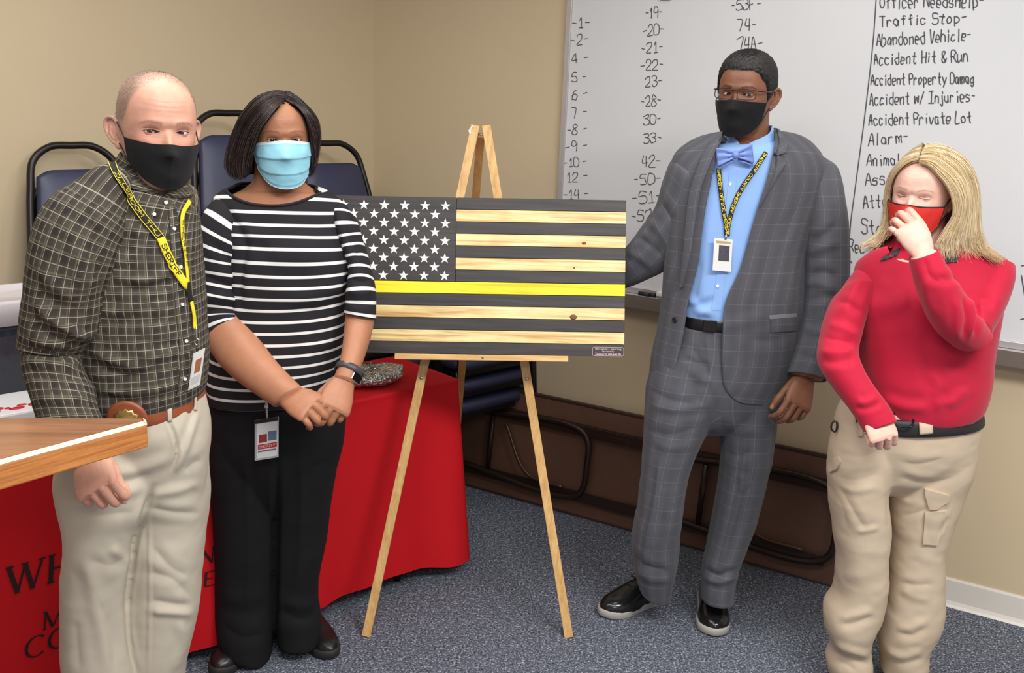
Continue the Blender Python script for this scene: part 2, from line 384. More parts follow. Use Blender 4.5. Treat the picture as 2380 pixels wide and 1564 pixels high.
# tray: shallow lipped profile
prof = np.array([[.001, -.012], [.07, -.016], [.074, -.008], [.078, -.008], [.078, -.062], [.066, -.064], [.062, -.03], [.001, -.028]])
mb = MB(); P = wallpt(sL, zB)[None]-WN[None]*prof[:, :1]+Z3[None]*prof[:, 1:]; extrude_poly(mb, P, -WD*(sL-sR)); tr = mb.obj('marker_tray', [M_tray, M_traydark], wb, smooth=False)
for p in tr.data.polygons:
    if abs(p.normal @ Vector(WN)) > .9 and p.area > .01: p.material_index = 1
bevel(tr, .002)
def on_board(x, y): return onplane(x, y, W0-WN*(BO+.0012), WN)
TX = [('-1-', 1330, 66, 1370, 64, 24), ('-2-', 1328, 105, 1365, 102, 24), ('4 -', 1329, 150, 1366, 145, 25), ('5 -', 1330, 191, 1362, 188, 22), ('6 -', 1330, 233, 1364, 227, 23),
 ('7 -', 1328, 277, 1363, 272, 25), ('-8 -', 1319, 314, 1363, 310, 23), ('-9 -', 1316, 354, 1364, 349, 24), ('-10 -', 1312, 390, 1363, 385, 21), ('12 -', 1318, 424, 1364, 419, 22), ('-14 -', 1310, 464, 1367, 459, 21),
 ('-19-', 1501, 43, 1538, 39, 24), ('-20-', 1494, 83, 1543, 79, 24), ('-21-', 1491, 124, 1540, 120, 24), ('-22-', 1490, 165, 1540, 161, 24), ('23-', 1500, 203, 1538, 199, 24), ('-28-', 1490, 248, 1536, 244, 24),
 ('30-', 1496, 291, 1536, 287, 23), ('33-', 1496, 334, 1536, 330, 23), ('42-', 1492, 389, 1534, 385, 26), ('-50-', 1474, 431, 1535, 427, 25), ('-51-', 1470, 473, 1535, 469, 26), ('-52-', 1468, 515, 1528, 511, 25),
 ('-53F-', 1700, 25, 1768, 19, 24), ('74-', 1713, 74, 1756, 71, 29), ('74A-', 1714, 118, 1770, 114, 30),
 ('Officer NeedsHelp-', 2045, 20, 2284, 16, 30), ('Traffic Stop-', 2045, 62, 2245, 52, 24), ('Abandoned Vehicle-', 2038, 106, 2255, 94, 27), ('Accident Hit & Run', 2031, 151, 2250, 143, 26),
 ('Accident Property Damag', 2024, 197, 2264, 194, 24), ('Accident w/ Injuries-', 2021, 244, 2265, 236, 26), ('Accident Private Lot', 2019, 291, 2258, 286, 26), ('Alarm-', 2018, 338, 2110, 331, 27),
 ('Animal', 2015, 385, 2092, 383, 26), ('Ass', 2012, 431, 2058, 427, 28), ('Attem', 2006, 484, 2080, 480, 28), ('Stole', 2003, 541, 2080, 548, 32), ('Rec', 1974, 586, 2010, 588, 30)]
for k, (s, x0, y0, x1, y1, h) in enumerate(TX):
    o = on_board(x0, y0); e = on_board(x1, y1)-o; u = on_board(x0+(y0-y1)*.0, y0-h)-o
    mb = MB(); write(mb, s, o, e, u, -WN,   .0037 if x0 > 1900 else .0032, .38, k+1); mb.obj('handwritten_entry', M_ink, wb, smooth=False, fixn=False)
for a in ([(2038, -30), (2030, 90), (2018, 200), (2006, 300), (1990, 420), (1974, 550), (1972, 690)], [(1972, 607), (1978, 608), (1980, 612)], [(2374, 618), (2383, 616)], [(2374, 640), (2384, 700)], [(2372, 742), (2384, 740)], [(1716, 136), (1724, 135)]):
    mb = MB(); ribbon(mb, on_board(*spline(np.array(a, float), 14 if len(a) > 3 else 5).T), -WN, .0038); mb.obj('marker_line', M_ink, wb, smooth=False, fixn=False)
# small things on the tray and a magnet at the top
M_black = simple('black_plastic', (26, 26, 28), .4, var=.1)
M_white = simple('white_plastic', (228, 228, 226), .4, var=.03)
sa, _ = wall_sz(1505, 672, .045)
def lie(s, z, off): return wallpt(s, z, off)
mk = empty('dry_erase_marker', lie(sa, zB-.003, .045), label='black capped marker lying on the whiteboard tray beside the flag', cat='marker')
mb = MB(); pipe(mb, [lie(sa+.035, zB-.0055, .045), lie(sa-.012, zB-.0055, .045)], .0085, 12, n=4); mb.obj('barrel', M_black, mk)
mb = MB(); pipe(mb, [lie(sa-.012, zB-.0055, .045), lie(sa-.035, zB-.0055, .045)], .0095, 12, n=4); mb.obj('cap', M_black, mk)
er = empty('whiteboard_eraser', lie(sa-.085, zB-.015, .045), label='small white block eraser on the tray just right of the marker', cat='eraser')
mb = MB(); box(mb, lie(sa-.085, zB+.005, .042), WD*.042, WN*.019, Z3*.009); bevel(mb.obj('grip', M_white, er), .003)
mb = MB(); box(mb, lie(sa-.085, zB-.009, .042), WD*.041, WN*.018, Z3*.005); mb.obj('felt_pad', simple('grey_felt', (120, 118, 116), .95), er, smooth=False)
s_, z_ = wall_sz(1547, -3, BO+.004)
mb = MB(); box(mb, wallpt(s_, z_+.008, BO+.007), WD*.022, WN*.0055, Z3*.012); o = bevel(mb.obj('board_magnet', M_black, smooth=True), .004)
tag(o, 'dark rectangular magnet at the top edge of the whiteboard', 'magnet')

# ================================================================ folding table leaning against the right wall
M_fold = simple('brown_hardboard_underside', (98, 68, 52), .55, var=.12, scale=25)
M_edge = simple('dark_walnut_edge', (58, 38, 30), .45, var=.15, scale=40)
M_steel = simple('brown_enamelled_steel', (50, 36, 30), .38, .35, var=.1)
s1, s0, TW = 2.16, 0.34, .478
lean = math.radians(7.0); tu = nrm(Z3*math.cos(lean)+WN*math.sin(lean)); tn = nrm(-WN*math.cos(lean)+Z3*math.sin(lean))   # up along the top and out of its underside
b0 = wallpt(0, 0, .03+TW*math.sin(lean)+.028)
ft = empty('folding_table', b0+WD*(s0+s1)/2, label='brown folding table on its edge, leaning against the wall behind the grey suit', cat='table')
def FP(s, u, n=0.0): return b0+WD*s+tu*u+tn*n
mb = MB(); box(mb, FP((s0+s1)/2, TW/2, -.009), WD*(s1-s0)/2, tu*TW/2*.985, tn*.009); bevel(mb.obj('tabletop', M_fold, ft, smooth=False), .003)
mb = MB()
for u in (.004, TW-.004): box(mb, FP((s0+s1)/2, u, -.009), WD*(s1-s0)/2, tu*.007, tn*.011)
for s in (s0, s1): box(mb, FP(s, TW/2, -.009), WD*.006, tu*TW/2, tn*.011)
bevel(mb.obj('edge_banding', M_edge, ft, smooth=False), .003)
for u in (.085, TW-.095):
    mb = MB(); box(mb, FP((s0+s1)/2, u, .014), WD*(s1-s0-.12)/2, tu*.011, tn*.014); box(mb, FP((s0+s1)/2, u+.02*(1 if u < .2 else -1), .026), WD*(s1-s0-.12)/2, tu*.012, tn*.002)
    bevel(mb.obj('apron_rail', M_steel, ft, smooth=False), .002)
def leg_frame(sa_, sb_, foot_s):
    mb = MB(); ua, ub = .115, TW-.125
    pipe(mb, [FP(sa_, ua, .03), FP(foot_s, ua-.012, .034), FP(foot_s+(.03 if foot_s > sa_ else -.03), (ua+ub)/2, .036), FP(foot_s, ub+.012, .034), FP(sa_, ub, .03)], .0125, 10, n=60)
    mb.obj('leg_frame', M_steel, ft)
    mb = MB(); pipe(mb, [FP(sa_+(foot_s-sa_)*.3, ua, .031), FP(sa_+(foot_s-sa_)*.3, ub, .031)], .011, 10, n=3); mb.obj('cross_bar', M_steel, ft)
    mb = MB(); pipe(mb, [FP(sa_+(foot_s-sa_)*.42, ub-.02, .045), FP(sa_+(foot_s-sa_)*.62, ua+.03, .05), FP(sa_+(foot_s-sa_)*.9, ua+.01, .05)], .007, 8, n=20); mb.obj('folding_brace', simple('worn_brass_steel', (92, 66, 50), .35, .6), ft)
leg_frame(s1-.12, s1-.3, s1-.75); leg_frame(s0+.75, s0+.5, s0+.06)

# ================================================================ stacked chairs along the left wall
M_navy = NM('navy_vinyl', lin((46, 50, 78)), .42); c = M_navy.coord(); M_navy.bump(M_navy.noise(c, 350, 3), .12, .0006)
M_navy.set('Base Color', M_navy.mix(M_navy.noise(c, 5, 3), lin((42, 45, 70)), lin((54, 58, 88)))); M_navy = M_navy.m
M_frame = simple('black_chair_frame', (33, 30, 29), .32, .3, var=.08)
def rsq(w, d, r, n=6):
    """rounded rectangle outline"""
    out = []
    for cx_, cy_, a0 in ((w-r, d-r, 0), (-w+r, d-r, 90), (-w+r, -d+r, 180), (w-r, -d+r, 270)):
        for a in np.linspace(a0, a0+90, n): out.append((cx_+r*math.cos(math.radians(a)), cy_+r*math.sin(math.radians(a))))
    return np.array(out)
def pad(mb, outline, fr, t, puff):
    """cushion: outline in (a,b), frame fr(a,b,n)->point, thickness t, swelling puff"""
    n = len(outline); rows = []
    for k, h in ((.9, 0), (1, .25), (1, .75), (.93, 1), (.7, 1+puff*.6), (.35, 1+puff), (.02, 1+puff*1.05)): rows.append([fr(a*k, b*k, h*t) for a, b in outline])
    return add_grid(mb, np.array(rows), True, True)
def make_chair():
    """stacking banquet chair: local x = right, -y = front; seat top 0.46, back top 0.90"""
    r = empty('stacking_chair')
    seat = rsq(.205, .20, .06)
    mb = MB(); pad(mb, seat, lambda a, b, h: np.array([a*(1.0+.10*(-b/.2)*.5), b-.02, .425+h]), .05, .25); mb.obj('seat', M_navy, r, local=True)
    mb = MB(); box(mb, (0, -.02, .415), (.19, 0, 0), (0, .18, 0), (0, 0, .012)); bevel(mb.obj('seat_frame', M_frame, r, local=True, smooth=False), .004)
    def bk(a, z, n=0.0):               # the back plane leans away from the seat; a sideways, z height
        return np.array([a, .175+(z-.46)*.27-n*.96, z+n*.26])
    def hw(z): return .20-(z-.46)*.15   # narrows upward
    ol = []
    for z in np.linspace(.54, .80, 9): ol.append((hw(z)-.018, z))
    ol += [(hw(.80)-.018-q*.05, .80+.02*math.sin(q*math.pi/2)) for q in (.3, .6, 1)]
    ol = ol+[(-a, z) for a, z in ol[::-1]]; ol = np.array(ol); cz = np.array([0, .66])
    mb = MB(); pad(mb, ol-cz, lambda a, b, h: bk(a, b+.66, h-.005), .028, .35); mb.obj('backrest', M_navy, r, local=True)
    P = [bk(-hw(.46)-.0, .46), bk(-hw(.6), .6), bk(-hw(.76), .76), bk(-hw(.84)+.012, .855), bk(-hw(.88)+.065, .898), bk(0, .902), bk(hw(.88)-.065, .898), bk(hw(.84)-.012, .855), bk(hw(.76), .76), bk(hw(.6), .6), bk(hw(.46), .46)]
    mb = MB(); pipe(mb, P, .0125, 10, n=70); mb.obj('back_frame', M_frame, r, local=True)
    for sx in (-1, 1):
        mb = MB(); pipe(mb, [(sx*.2, -.19, .43), (sx*.208, -.205, .22), (sx*.215, -.215, .0)], .0125, 10, n=10); mb.obj('leg', M_frame, r, local=True)
        mb = MB(); pipe(mb, [tuple(bk(sx*hw(.46), .46)), (sx*.208, .165, .35), (sx*.214, .21, .0)], .0125, 10, n=14); mb.obj('leg', M_frame, r, local=True)
    return r
def dup(src, loc, rotz, label):
    o = src.copy(); COL.objects.link(o); o.location = loc; o.rotation_euler = (0, 0, rotz); o['label'] = label; WLOC[o.name] = np.array(loc, float)
    for ch in list(src.children):
        k = ch.copy(); COL.objects.link(k); k.parent = o
        for g in list(ch.children):
            q = g.copy(); COL.objects.link(q); q.parent = k
    return o
proto = make_chair(); proto['category'] = 'chair'; first = [True]
ORD = ['bottom', 'second', 'third', 'fourth', 'fifth', 'sixth', 'seventh', 'eighth']
def stack(x, y, rot, n, where, grp, dz=.092, dy=.012):
    for k in range(n):
        loc = (x+math.sin(rot)*dy*k, y-math.cos(rot)*dy*k, dz*k)
        nm = ORD[k] if k < n-1 else 'top'
        lab = 'navy stacking chair, %s of the stack %s' % (nm if nm in ('top', 'bottom') else nm+' from the floor', where)
        if first[0]: proto.location = loc; proto.rotation_euler = (0, 0, rot); proto['label'] = lab; WLOC[proto.name] = np.array(loc); o = proto; first[0] = False
        else: o = dup(proto, loc, rot, lab)
        o['group'] = grp
RC = math.radians(43.5)
def stack_at(px, py, Y, n, where, grp):
    """stack whose topmost back rail is centred at the given spot"""
    P = atY(px, py, Y); k = n-1; dz = (P[2]-.902)/max(k, 1); dy = .006; d = -.294+dy*k
    stack(P[0]-math.sin(RC)*d, P[1]+math.cos(RC)*d, RC, n, where, grp, dz, dy)
stack_at(762, 333, 4.13, 7, 'behind the striped top', 'chairs stacked behind the striped top')
stack(-.215, 4.125, RC, 4, 'behind the easel', 'chairs stacked behind the easel', .094)
stack_at(528, 263, 3.78, 8, 'between the two at left', 'chairs stacked between the two at left')
stack_at(166, 338, 3.42, 6, 'left of the plaid shirt', 'chairs stacked at the far left')

# ================================================================ table under the red cloth
TA = np.array([-.19, 3.33, 0]); TDR = nrm(np.array([-.73, -.683, 0])); TNB = np.array([TDR[1], -TDR[0], 0]); TNB = TNB if TNB[1] > 0 else -TNB
TL, TD, TH = 1.83, .36, .735
def TP(a, b, z): return TA+TDR*a+TNB*b+Z3*z        # a along the front edge from the right end, b towards the back
tb = empty('long_table', TP(TL/2, TD/2, 0), label='long narrow table hidden under the red cloth', cat='table')
M_lam = simple('grey_laminate', (150, 146, 140), .5)
mb = MB(); box(mb, TP(TL/2, TD/2, TH-.014), TDR*TL/2, TNB*TD/2, Z3*.013); bevel(mb.obj('tabletop', M_lam, tb, smooth=False), .003)
for a in (.2, TL-.2):
    for b in (.06, TD-.06):
        mb = MB(); pipe(mb, [TP(a, b, TH-.027), TP(a, b, 0)], .0125, 10, n=3); mb.obj('leg', M_frame, tb)
# cloth: closed drape, built as rings round the table outline
m = NM('red_tablecloth_fabric', lin((196, 22, 32)), .75, spec=.3); c = m.coord(); m.bump(m.noise(c, 600, 2), .15, .0005)
m.set('Base Color', m.mix(m.noise(c, 4, 3), lin((192, 12, 22)), lin((204, 16, 27)))); M_red = m.m
NP = 420; per = []; r_ = .02
ol = [(0, 0), (TL, 0), (TL, TD), (0, TD)]
seg = [np.linspace(np.array(ol[i]), np.array(ol[(i+1) % 4]), (150 if i % 2 == 0 else 60), endpoint=False) for i in range(4)]
OL = np.concatenate(seg); nout = []
for a, b in OL:                                   # outward direction, blended round the corners
    v = np.array([(-1 if a < .04 else (1 if a > TL-.04 else 0))*(1-min(a, TL-a)/.04 if min(a, TL-a) < .04 else 0), (-1 if b < .04 else (1 if b > TD-.04 else 0))*(1-min(b, TD-b)/.04 if min(b, TD-b) < .04 else 0)])
    nout.append(v/max(np.linalg.norm(v), 1e-6))
nout = np.array(nout); tpar = np.arange(len(OL))/len(OL)
fold = np.sin(tpar*2*np.pi*17+1.2)*.5+np.sin(tpar*2*np.pi*29+.4)*.3+np.sin(tpar*2*np.pi*9)*.6
cd = np.minimum.reduce([np.hypot(OL[:, 0]-p[0], OL[:, 1]-p[1]) for p in ol]); cor = np.exp(-(cd/.09)**2)
rows = []
for k in (.0, .5, .9, .97): 
    q = np.array([TL/2, TD/2])+(OL-np.array([TL/2, TD/2]))*k; rows.append(TA+TDR*q[:, :1]+TNB*q[:, 1:]+Z3*(TH+.002))
for t in np.concatenate([[0, .006, .02], np.linspace(.05, 1, 26)]):
    zz = TH+.002-t*(TH-.05-.02*(1-cor)*np.sin(tpar*2*np.pi*5)**2); out = (.006 if t > 0 else .0)+t*(.012+.016*fold*(1-.4*cor)+.045*cor)+(.003 if t == .006 else 0)
    q = OL+nout*out[:, None] if np.ndim(out) else OL+nout*out
    rows.append(TA+TDR*q[:, :1]+TNB*q[:, 1:]+Z3*(np.broadcast_to(zz, (len(OL),))[:, None]))
mb = MB(); G = np.array(rows); add_grid(mb, G, True); cl = mb.obj('tablecloth', M_red); tag(cl, 'red cloth with black lettering draped over the long table', 'tablecloth')
DG = bpy.context.evaluated_depsgraph_get()
def bvh_of(*objs):
    V = []; F = []; n = 0
    for o in objs:
        w = Vector(WLOC[o.name]); V += [v.co+w for v in o.data.vertices]; F += [[i+n for i in p.vertices] for p in o.data.polygons]; n = len(V)
    return BVHTree.FromPolygons(V, F)
def hit(bv, x, y, off=0.0):
    d = nrm(ray(x, y)); r = bv.ray_cast(Vector(CAM), Vector(d))
    if r[0] is None: return None, None
    n = np.array(r[1]); n = n if n@d < 0 else -n
    return np.array(r[0])+n*off, n
# lettering on the front of the cloth (serif capitals)
M_letter = simple('black_cloth_lettering', (38, 8, 12), .8, var=.05)
SER = {'W': [('d', 0, 10, 3.2, 0, 1.6), ('d', 3.2, 0, 5.2, 10, .8), ('d', 5.2, 10, 8.2, 0, 1.6), ('d', 8.2, 0, 11, 10, .8), ('s', -1, 1.6, 10), ('s', 4, 6.6, 10), ('s', 9.8, 12.2, 10)],
 'H': [('v', 1.2, 1.6), ('v', 8, 1.6), ('h', 1.2, 8, 5), ('s', 0, 2.6, 0), ('s', 0, 2.6, 10), ('s', 6.8, 9.4, 0), ('s', 6.8, 9.4, 10)], 'I': [('v', 1.3, 1.6), ('s', 0, 2.7, 0), ('s', 0, 2.7, 10)],
 'M': [('v', 1, .8), ('d', 1, 10, 5.4, 0, 1.5), ('d', 5.4, 0, 9.6, 10, .8), ('v', 9.8, 1.6), ('s', 0, 2.2, 0), ('s', -.2, 1.6, 10), ('s', 8.6, 11, 0), ('s', 9.4, 11, 10)],
 'C': [('c', 45, 315)], 'O': [('c', 0, 360)], 'N': [('v', 1, .8), ('d', 1, 10, 8, 0, 1.6), ('v', 8, .8), ('s', 0, 2.2, 0), ('s', -.2, 1.6, 10), ('s', 7, 9.2, 10)], 'E': [('v', 1.2, 1.6), ('h', 1.2, 7, 9.7), ('h', 1.2, 5.6, 5.2), ('h', 1.2, 7.4, .3)]}
SW = {'W': 11.4, 'H': 9.4, 'I': 2.7, 'M': 11, 'C': 9, 'O': 10, 'N': 9.2, 'E': 7.6}
def serif(mb, s, place, size, slant=.12):
    x = 0; u = size/10.0
    def R(a, b, w):
        a, b = np.array(a, float), np.array(b, float); d = nrm(b-a); n = np.array([-d[1], d[0]])*w*.5
        k = max(2, int(np.linalg.norm(b-a)/1.2)); L = a+(b-a)*np.linspace(0, 1, k)[:, None]; G = np.array([[place((p[0]+p[1]*slant)*u, p[1]*u) for p in (q-n, q+n)] for q in L]); add_grid(mb, G)
    for ch in s:
        for e in SER.get(ch, []):
            if e[0] == 'v': R((x+e[1], 0), (x+e[1], 10), e[2])
            elif e[0] == 'd': R((x+e[1], e[2]), (x+e[3], e[4]), e[5])
            elif e[0] == 'h': R((x+e[1], e[3]), (x+e[2], e[3]), .7)
            elif e[0] == 's': R((x+e[1], e[3]), (x+e[2], e[3]), .6)
            else:
                A = np.radians(np.linspace(e[1], e[2], 26)); G = []
                for a in A:
                    w = .4+.8*abs(math.cos(a)); cxy = np.array([x+4.8+4.6*math.cos(a), 5+5*math.sin(a)]); nn = np.array([math.cos(a), math.sin(a)])
                    G.append([place((p[0]+p[1]*slant)*u, p[1]*u) for p in (cxy-nn*w*.6, cxy+nn*w*.6)])
                add_grid(mb, np.array(G))
        x += SW.get(ch, 6)+1.6
clb = bvh_of(cl)
def cloth_place(a0, z0):
    def f(u, v):
        a = a0-u; p = TP(a, -.5, z0+v); r = clb.ray_cast(Vector(p), Vector(TNB)); q = np.array(r[0]) if r[0] is not None else TP(a, 0, z0+v)
        return q-TNB*.0025
    return f
def cloth_at(x, y):
    p = onplane(x, y, TP(0, -.03, 0), TNB); return float((p-TA)@TDR), float(p[2])
for s, x, y, h in (('WHI', 22, 1390, 64), ('ME', 104, 1470, 40), ('COM', 62, 1538, 46), ('I', 480, 1215, 36), ('N', 470, 1318, 34), ('E', 478, 1370, 34)):
    mb = MB(); a, z = cloth_at(x, y); a2, z2 = cloth_at(x, y-h); serif(mb, s, cloth_place(a, z), (z2-z)); mb.obj('lettering', M_letter, cl, smooth=False, fixn=False)

# ---- things standing on the table
M_foil = NM('crumpled_foil', lin((205, 203, 198)), .28, .9); c = M_foil.coord(); M_foil.bump(M_foil.voronoi(c, 90)[0], 1.0, .006); M_foil = M_foil.m
p = onplane(872, 862, TP(0, .1, 0), TNB); a_ = float((p-TA)@TDR)
fo = empty('foil_tray', TP(a_, .12, TH), label='crumpled foil covered tray on the red cloth beside the wristwatch', cat='foil tray')
mb = MB(); th = np.linspace(0, 2*np.pi, 64, endpoint=False); rows = []
for k, (rr, z) in enumerate(((.02, .0), (.075, .0), (.095, .008), (.11, .02), (.1, .04), (.07, .05), (.02, .055))):
    q = np.stack([np.cos(th)*rr*1.15, np.sin(th)*rr*.8], 1); nz = fbm(np.c_[np.cos(th)*3, np.sin(th)*3, np.full(64, k*1.0)]*1.7, 3, 5)
    rows.append(TP(a_, .13, TH+.003)+TDR*(q[:, :1]*(1+.1*nz[:, None]))+TNB*q[:, 1:]+Z3*np.maximum(z+.008*nz, 0)[:, None])
add_grid(mb, np.array(rows), True, True); mb.obj('foil_cover', M_foil, fo)
def table_a(x, y, b=0.1):
    q = onplane(x, y, TP(0, b, 0), TNB); return float((q-TA)@TDR), float(q[2])
# water bottle and snack box seen between the two at the left
M_clear = NM('clear_plastic', (.85, .88, .9), .15); M_clear.set('Transmission Weight', .75); M_clear.set('IOR', 1.2); M_clear = M_clear.m
a_, _ = table_a(484, 880, .2)
wbt = empty('water_bottle', TP(a_, .2, TH+.003), label='clear plastic water bottle on the table between plaid shirt and striped top', cat='bottle')
mb = MB(); th = np.linspace(0, 2*np.pi, 28, endpoint=False); P0 = TP(a_, .2, TH+.003)
def lathe(mb, P0, prof, n=28):
    th = np.linspace(0, 2*np.pi, n, endpoint=False); G = np.array([P0+np.stack([r*np.cos(th), r*np.sin(th), np.full(n, z)], 1) for r, z in prof]); return add_grid(mb, G, True, True)
lathe(mb, P0, [(.028, 0), (.032, .006), (.031, .03), (.029, .04), (.032, .05), (.032, .13), (.028, .155), (.014, .185), (.0125, .2)]); mb.obj('bottle', M_clear, wbt)
mb = MB(); lathe(mb, P0+Z3*.198, [(.0145, 0), (.0148, .002), (.0148, .016), (.013, .018)]); mb.obj('cap', M_white, wbt)
mb = MB(); lathe(mb, P0+Z3*.07, [(.0325, 0), (.0327, .001), (.0327, .045), (.0325, .046)]); mb.obj('label_band', M_white, wbt)
a_, _ = table_a(481, 945, .03)
m = NM('orange_snack_card', lin((220, 120, 30)), .5); f = m.sep(m.coord())[2]; m.set('Base Color', m.ramp(m.math('MULTIPLY', m.math('SUBTRACT', f, TH), 10), [(.1, lin((160, 60, 20))), (.35, lin((212, 110, 40))), (.7, lin((235, 178, 60)))])); M_or = m.m
mb = MB(); box(mb, TP(a_, .055, TH+.034), TDR*.05, TNB*.03, Z3*.03); o = bevel(mb.obj('snack_box', M_or, smooth=False), .002); tag(o, 'small orange and yellow snack box at the table edge behind the khaki trousers', 'box')
# sheet cake box and storage tote at the left end
M_cake = NM('white_icing_card', lin((240, 238, 238)), .5); M_cake = M_cake.m
M_redp = simple('red_icing', (205, 32, 42), .45)
a0_, z0_ = table_a(45, 930, .0)
a_ = a0_-.02
ck = empty('sheet_cake_box', TP(a_, .14, TH), label='white sheet cake box with red icing trim on the table at far left', cat='cake box')
mb = MB(); box(mb, TP(a_, .16, TH+.074), TDR*.2, TNB*.13, Z3*.07); bevel(mb.obj('box_body', M_cake, ck, smooth=False), .006)
mb = MB()
for k in range(22):
    t = k/21; ellipsoid(mb, TP(a_-.2+.4*t, .075+.012*math.sin(k*2.1), TH+.1445), TDR*(.008+.006*(k % 3)), TNB*(.006+.004*(k % 2)), Z3*.003, 10, 6)
mb.obj('icing_trim', M_redp, ck)
a_, z_ = table_a(30, 700, .34)
M_tote = NM('dark_glossy_plastic', lin((44, 46, 58)), .16); c = M_tote.coord(); M_tote.bump(M_tote.noise(m.mapping(c, (1, 1, 1)) if False else c, 9, 3), .5, .02); M_tote = M_tote.m
M_lid = simple('pale_lilac_grey_lid', (206, 198, 202), .45, var=.02)
zt = table_a(10, 672, .26)[1]-.022
tt = empty('storage_tote', TP(a_+.1, .32, TH), label='dark glossy plastic tote with a pale lid at far left behind the cake box', cat='storage tote')
mb = MB(); hb = zt-.07-TH
ol = rsq(.26, .12, .03, 5)
rows = [[TP(a_+.1, .32, TH+.004)+TDR*(x*k)+TNB*(y*k)+Z3*(z*hb) for x, y in ol] for z, k in ((0, .86), (.02, .9), (.5, .94), (.52, .95), (.9, .97), (.91, .985), (1, .985))]
add_grid(mb, np.array(rows), True, True); mb.obj('body', M_tote, tt)
mb = MB(); rows = [[TP(a_+.1, .32, TH+.004+hb)+TDR*(x*k)+TNB*(y*k)+Z3*z for x, y in ol] for z, k in ((0, 1.0), (0, 1.03), (.058, 1.03), (.066, 1.0), (.066, .9), (.06, .88), (.06, .1))]
add_grid(mb, np.array(rows), True, True); mb.obj('lid', M_lid, tt)

# ================================================================ wooden easel
M_pine = wood('pale_pine', (226, 184, 122), (192, 142, 80), 2, rough=.5)
M_pinex = wood('pale_pine_bar', (228, 190, 128), (200, 152, 90), 0, rough=.5)
M_screw = simple('zinc_screw', (180, 178, 172), .3, .9)
ez = empty('easel', (-.1, 2.95, 0), label='pale wooden tripod easel holding the flag board in the middle of the room', cat='easel')
def stick(mb, a, b, w, d, side):
    a, b = np.array(a), np.array(b); t = nrm(b-a); s = nrm(np.asarray(side, float)-(np.asarray(side, float)@t)*t); n = np.cross(t, s)
    box(mb, (a+b)/2, s*w/2, n*d/2, (b-a)/2)
FL, FR = atZ(851, 1478, 0.0), atZ(1322, 1480, 0.0)
Ytop = 3.27
TLp, TRp = atY(1105, 292, Ytop), atY(1130, 292, Ytop)
for a, b in ((FL, TLp), (FR, TRp)):
    mb = MB(); stick(mb, a+(0, 0, .0), b, .0285, .018, (1, 0, 0)); bevel(mb.obj('leg', M_pine, ez, smooth=False), .0015)
tl = np.array(TLp); back_foot = atZ(1068, 1080, .0); back_foot = np.array([-.17, 3.74, 0.0])
bt = atY(1117, 318, Ytop+.03); kk = atY(1074, 852, 3.62)
bd = nrm(kk-bt); bf = bt+bd*(bt[2]/-bd[2])
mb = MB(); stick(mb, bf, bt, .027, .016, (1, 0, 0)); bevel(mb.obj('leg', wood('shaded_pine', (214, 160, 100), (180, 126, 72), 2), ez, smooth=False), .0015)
mb = MB(); pipe(mb, [atY(1096, 312, Ytop+.012), atY(1142, 312, Ytop+.012)], .004, 8, n=3); pipe(mb, [atY(1092, 312, Ytop+.012), atY(1100, 312, Ytop+.012)], .008, 8, n=3); mb.obj('hinge_bolt', M_screw, ez)
mb = MB()
for k in range(5): pipe(mb, [atY(1102, 292, Ytop), atY(1096-k*1.5, 296+k*2, Ytop-.014), atY(1092+k*2, 305+k*4, Ytop-.012), atY(1099+k, 310+k*2, Ytop-.012)], .0022, 6, n=12)
mb.obj('hinge_cord', simple('white_cord', (230, 224, 210), .8), ez)
# flag board plane: bottom edge rests on the ledge
B_R, B_L = atY(1450, 829, 2.985), None
T_R = atY(1455, 466, 3.108)
fu = nrm(T_R-B_R); Hf = float(np.linalg.norm(T_R-B_R)); Wf = .925
Lm = atY(1060, 466, 3.108); fr = nrm(np.array([1, 0.012, 0])); fr = nrm(fr-(fr@fu)*fu); T_L = T_R-fr*Wf
fn = np.cross(fr, fu); fn = fn if fn[1] < 0 else -fn
def FB(u, v, n=0.0): return T_L+fr*u-fu*v+fn*n       # u from the hoist edge, v down from the top, n towards the viewer
def flag_uv(x, y):
    p = onplane(x, y, T_L, fn); return float((p-T_L)@fr), float(-(p-T_L)@fu)
lu0, lv0 = flag_uv(918, 840); lu1, _ = flag_uv(1320, 840)
mb = MB(); box(mb, FB((lu0+lu1)/2, Hf+.0095, -.004), fr*(lu1-lu0)/2, fu*.009, fn*.02); bevel(mb.obj('ledge', M_pinex, ez, smooth=False), .002)
for a, b, px in ((FL, TLp, (980, 880)), (FR, TRp, (1250, 880))):
    a, b = np.array(a), np.array(b); k = float(((atY(*px, 2.98)-a)@(b-a))/((b-a)@(b-a))); p = a+(b-a)*k
    mb = MB(); ellipsoid(mb, p-np.array([0, .0105, 0]), (.0055, 0, 0), (0, 0, .0055), (0, .003, 0), 12, 8); mb.obj('screw', M_screw, ez)
u_, v_ = flag_uv(1122, 842)
mb = MB(); ellipsoid(mb, FB(u_, Hf+.009, .0165), fr*.004, fu*.004, fn*.002, 12, 8); mb.obj('screw', M_screw, ez)

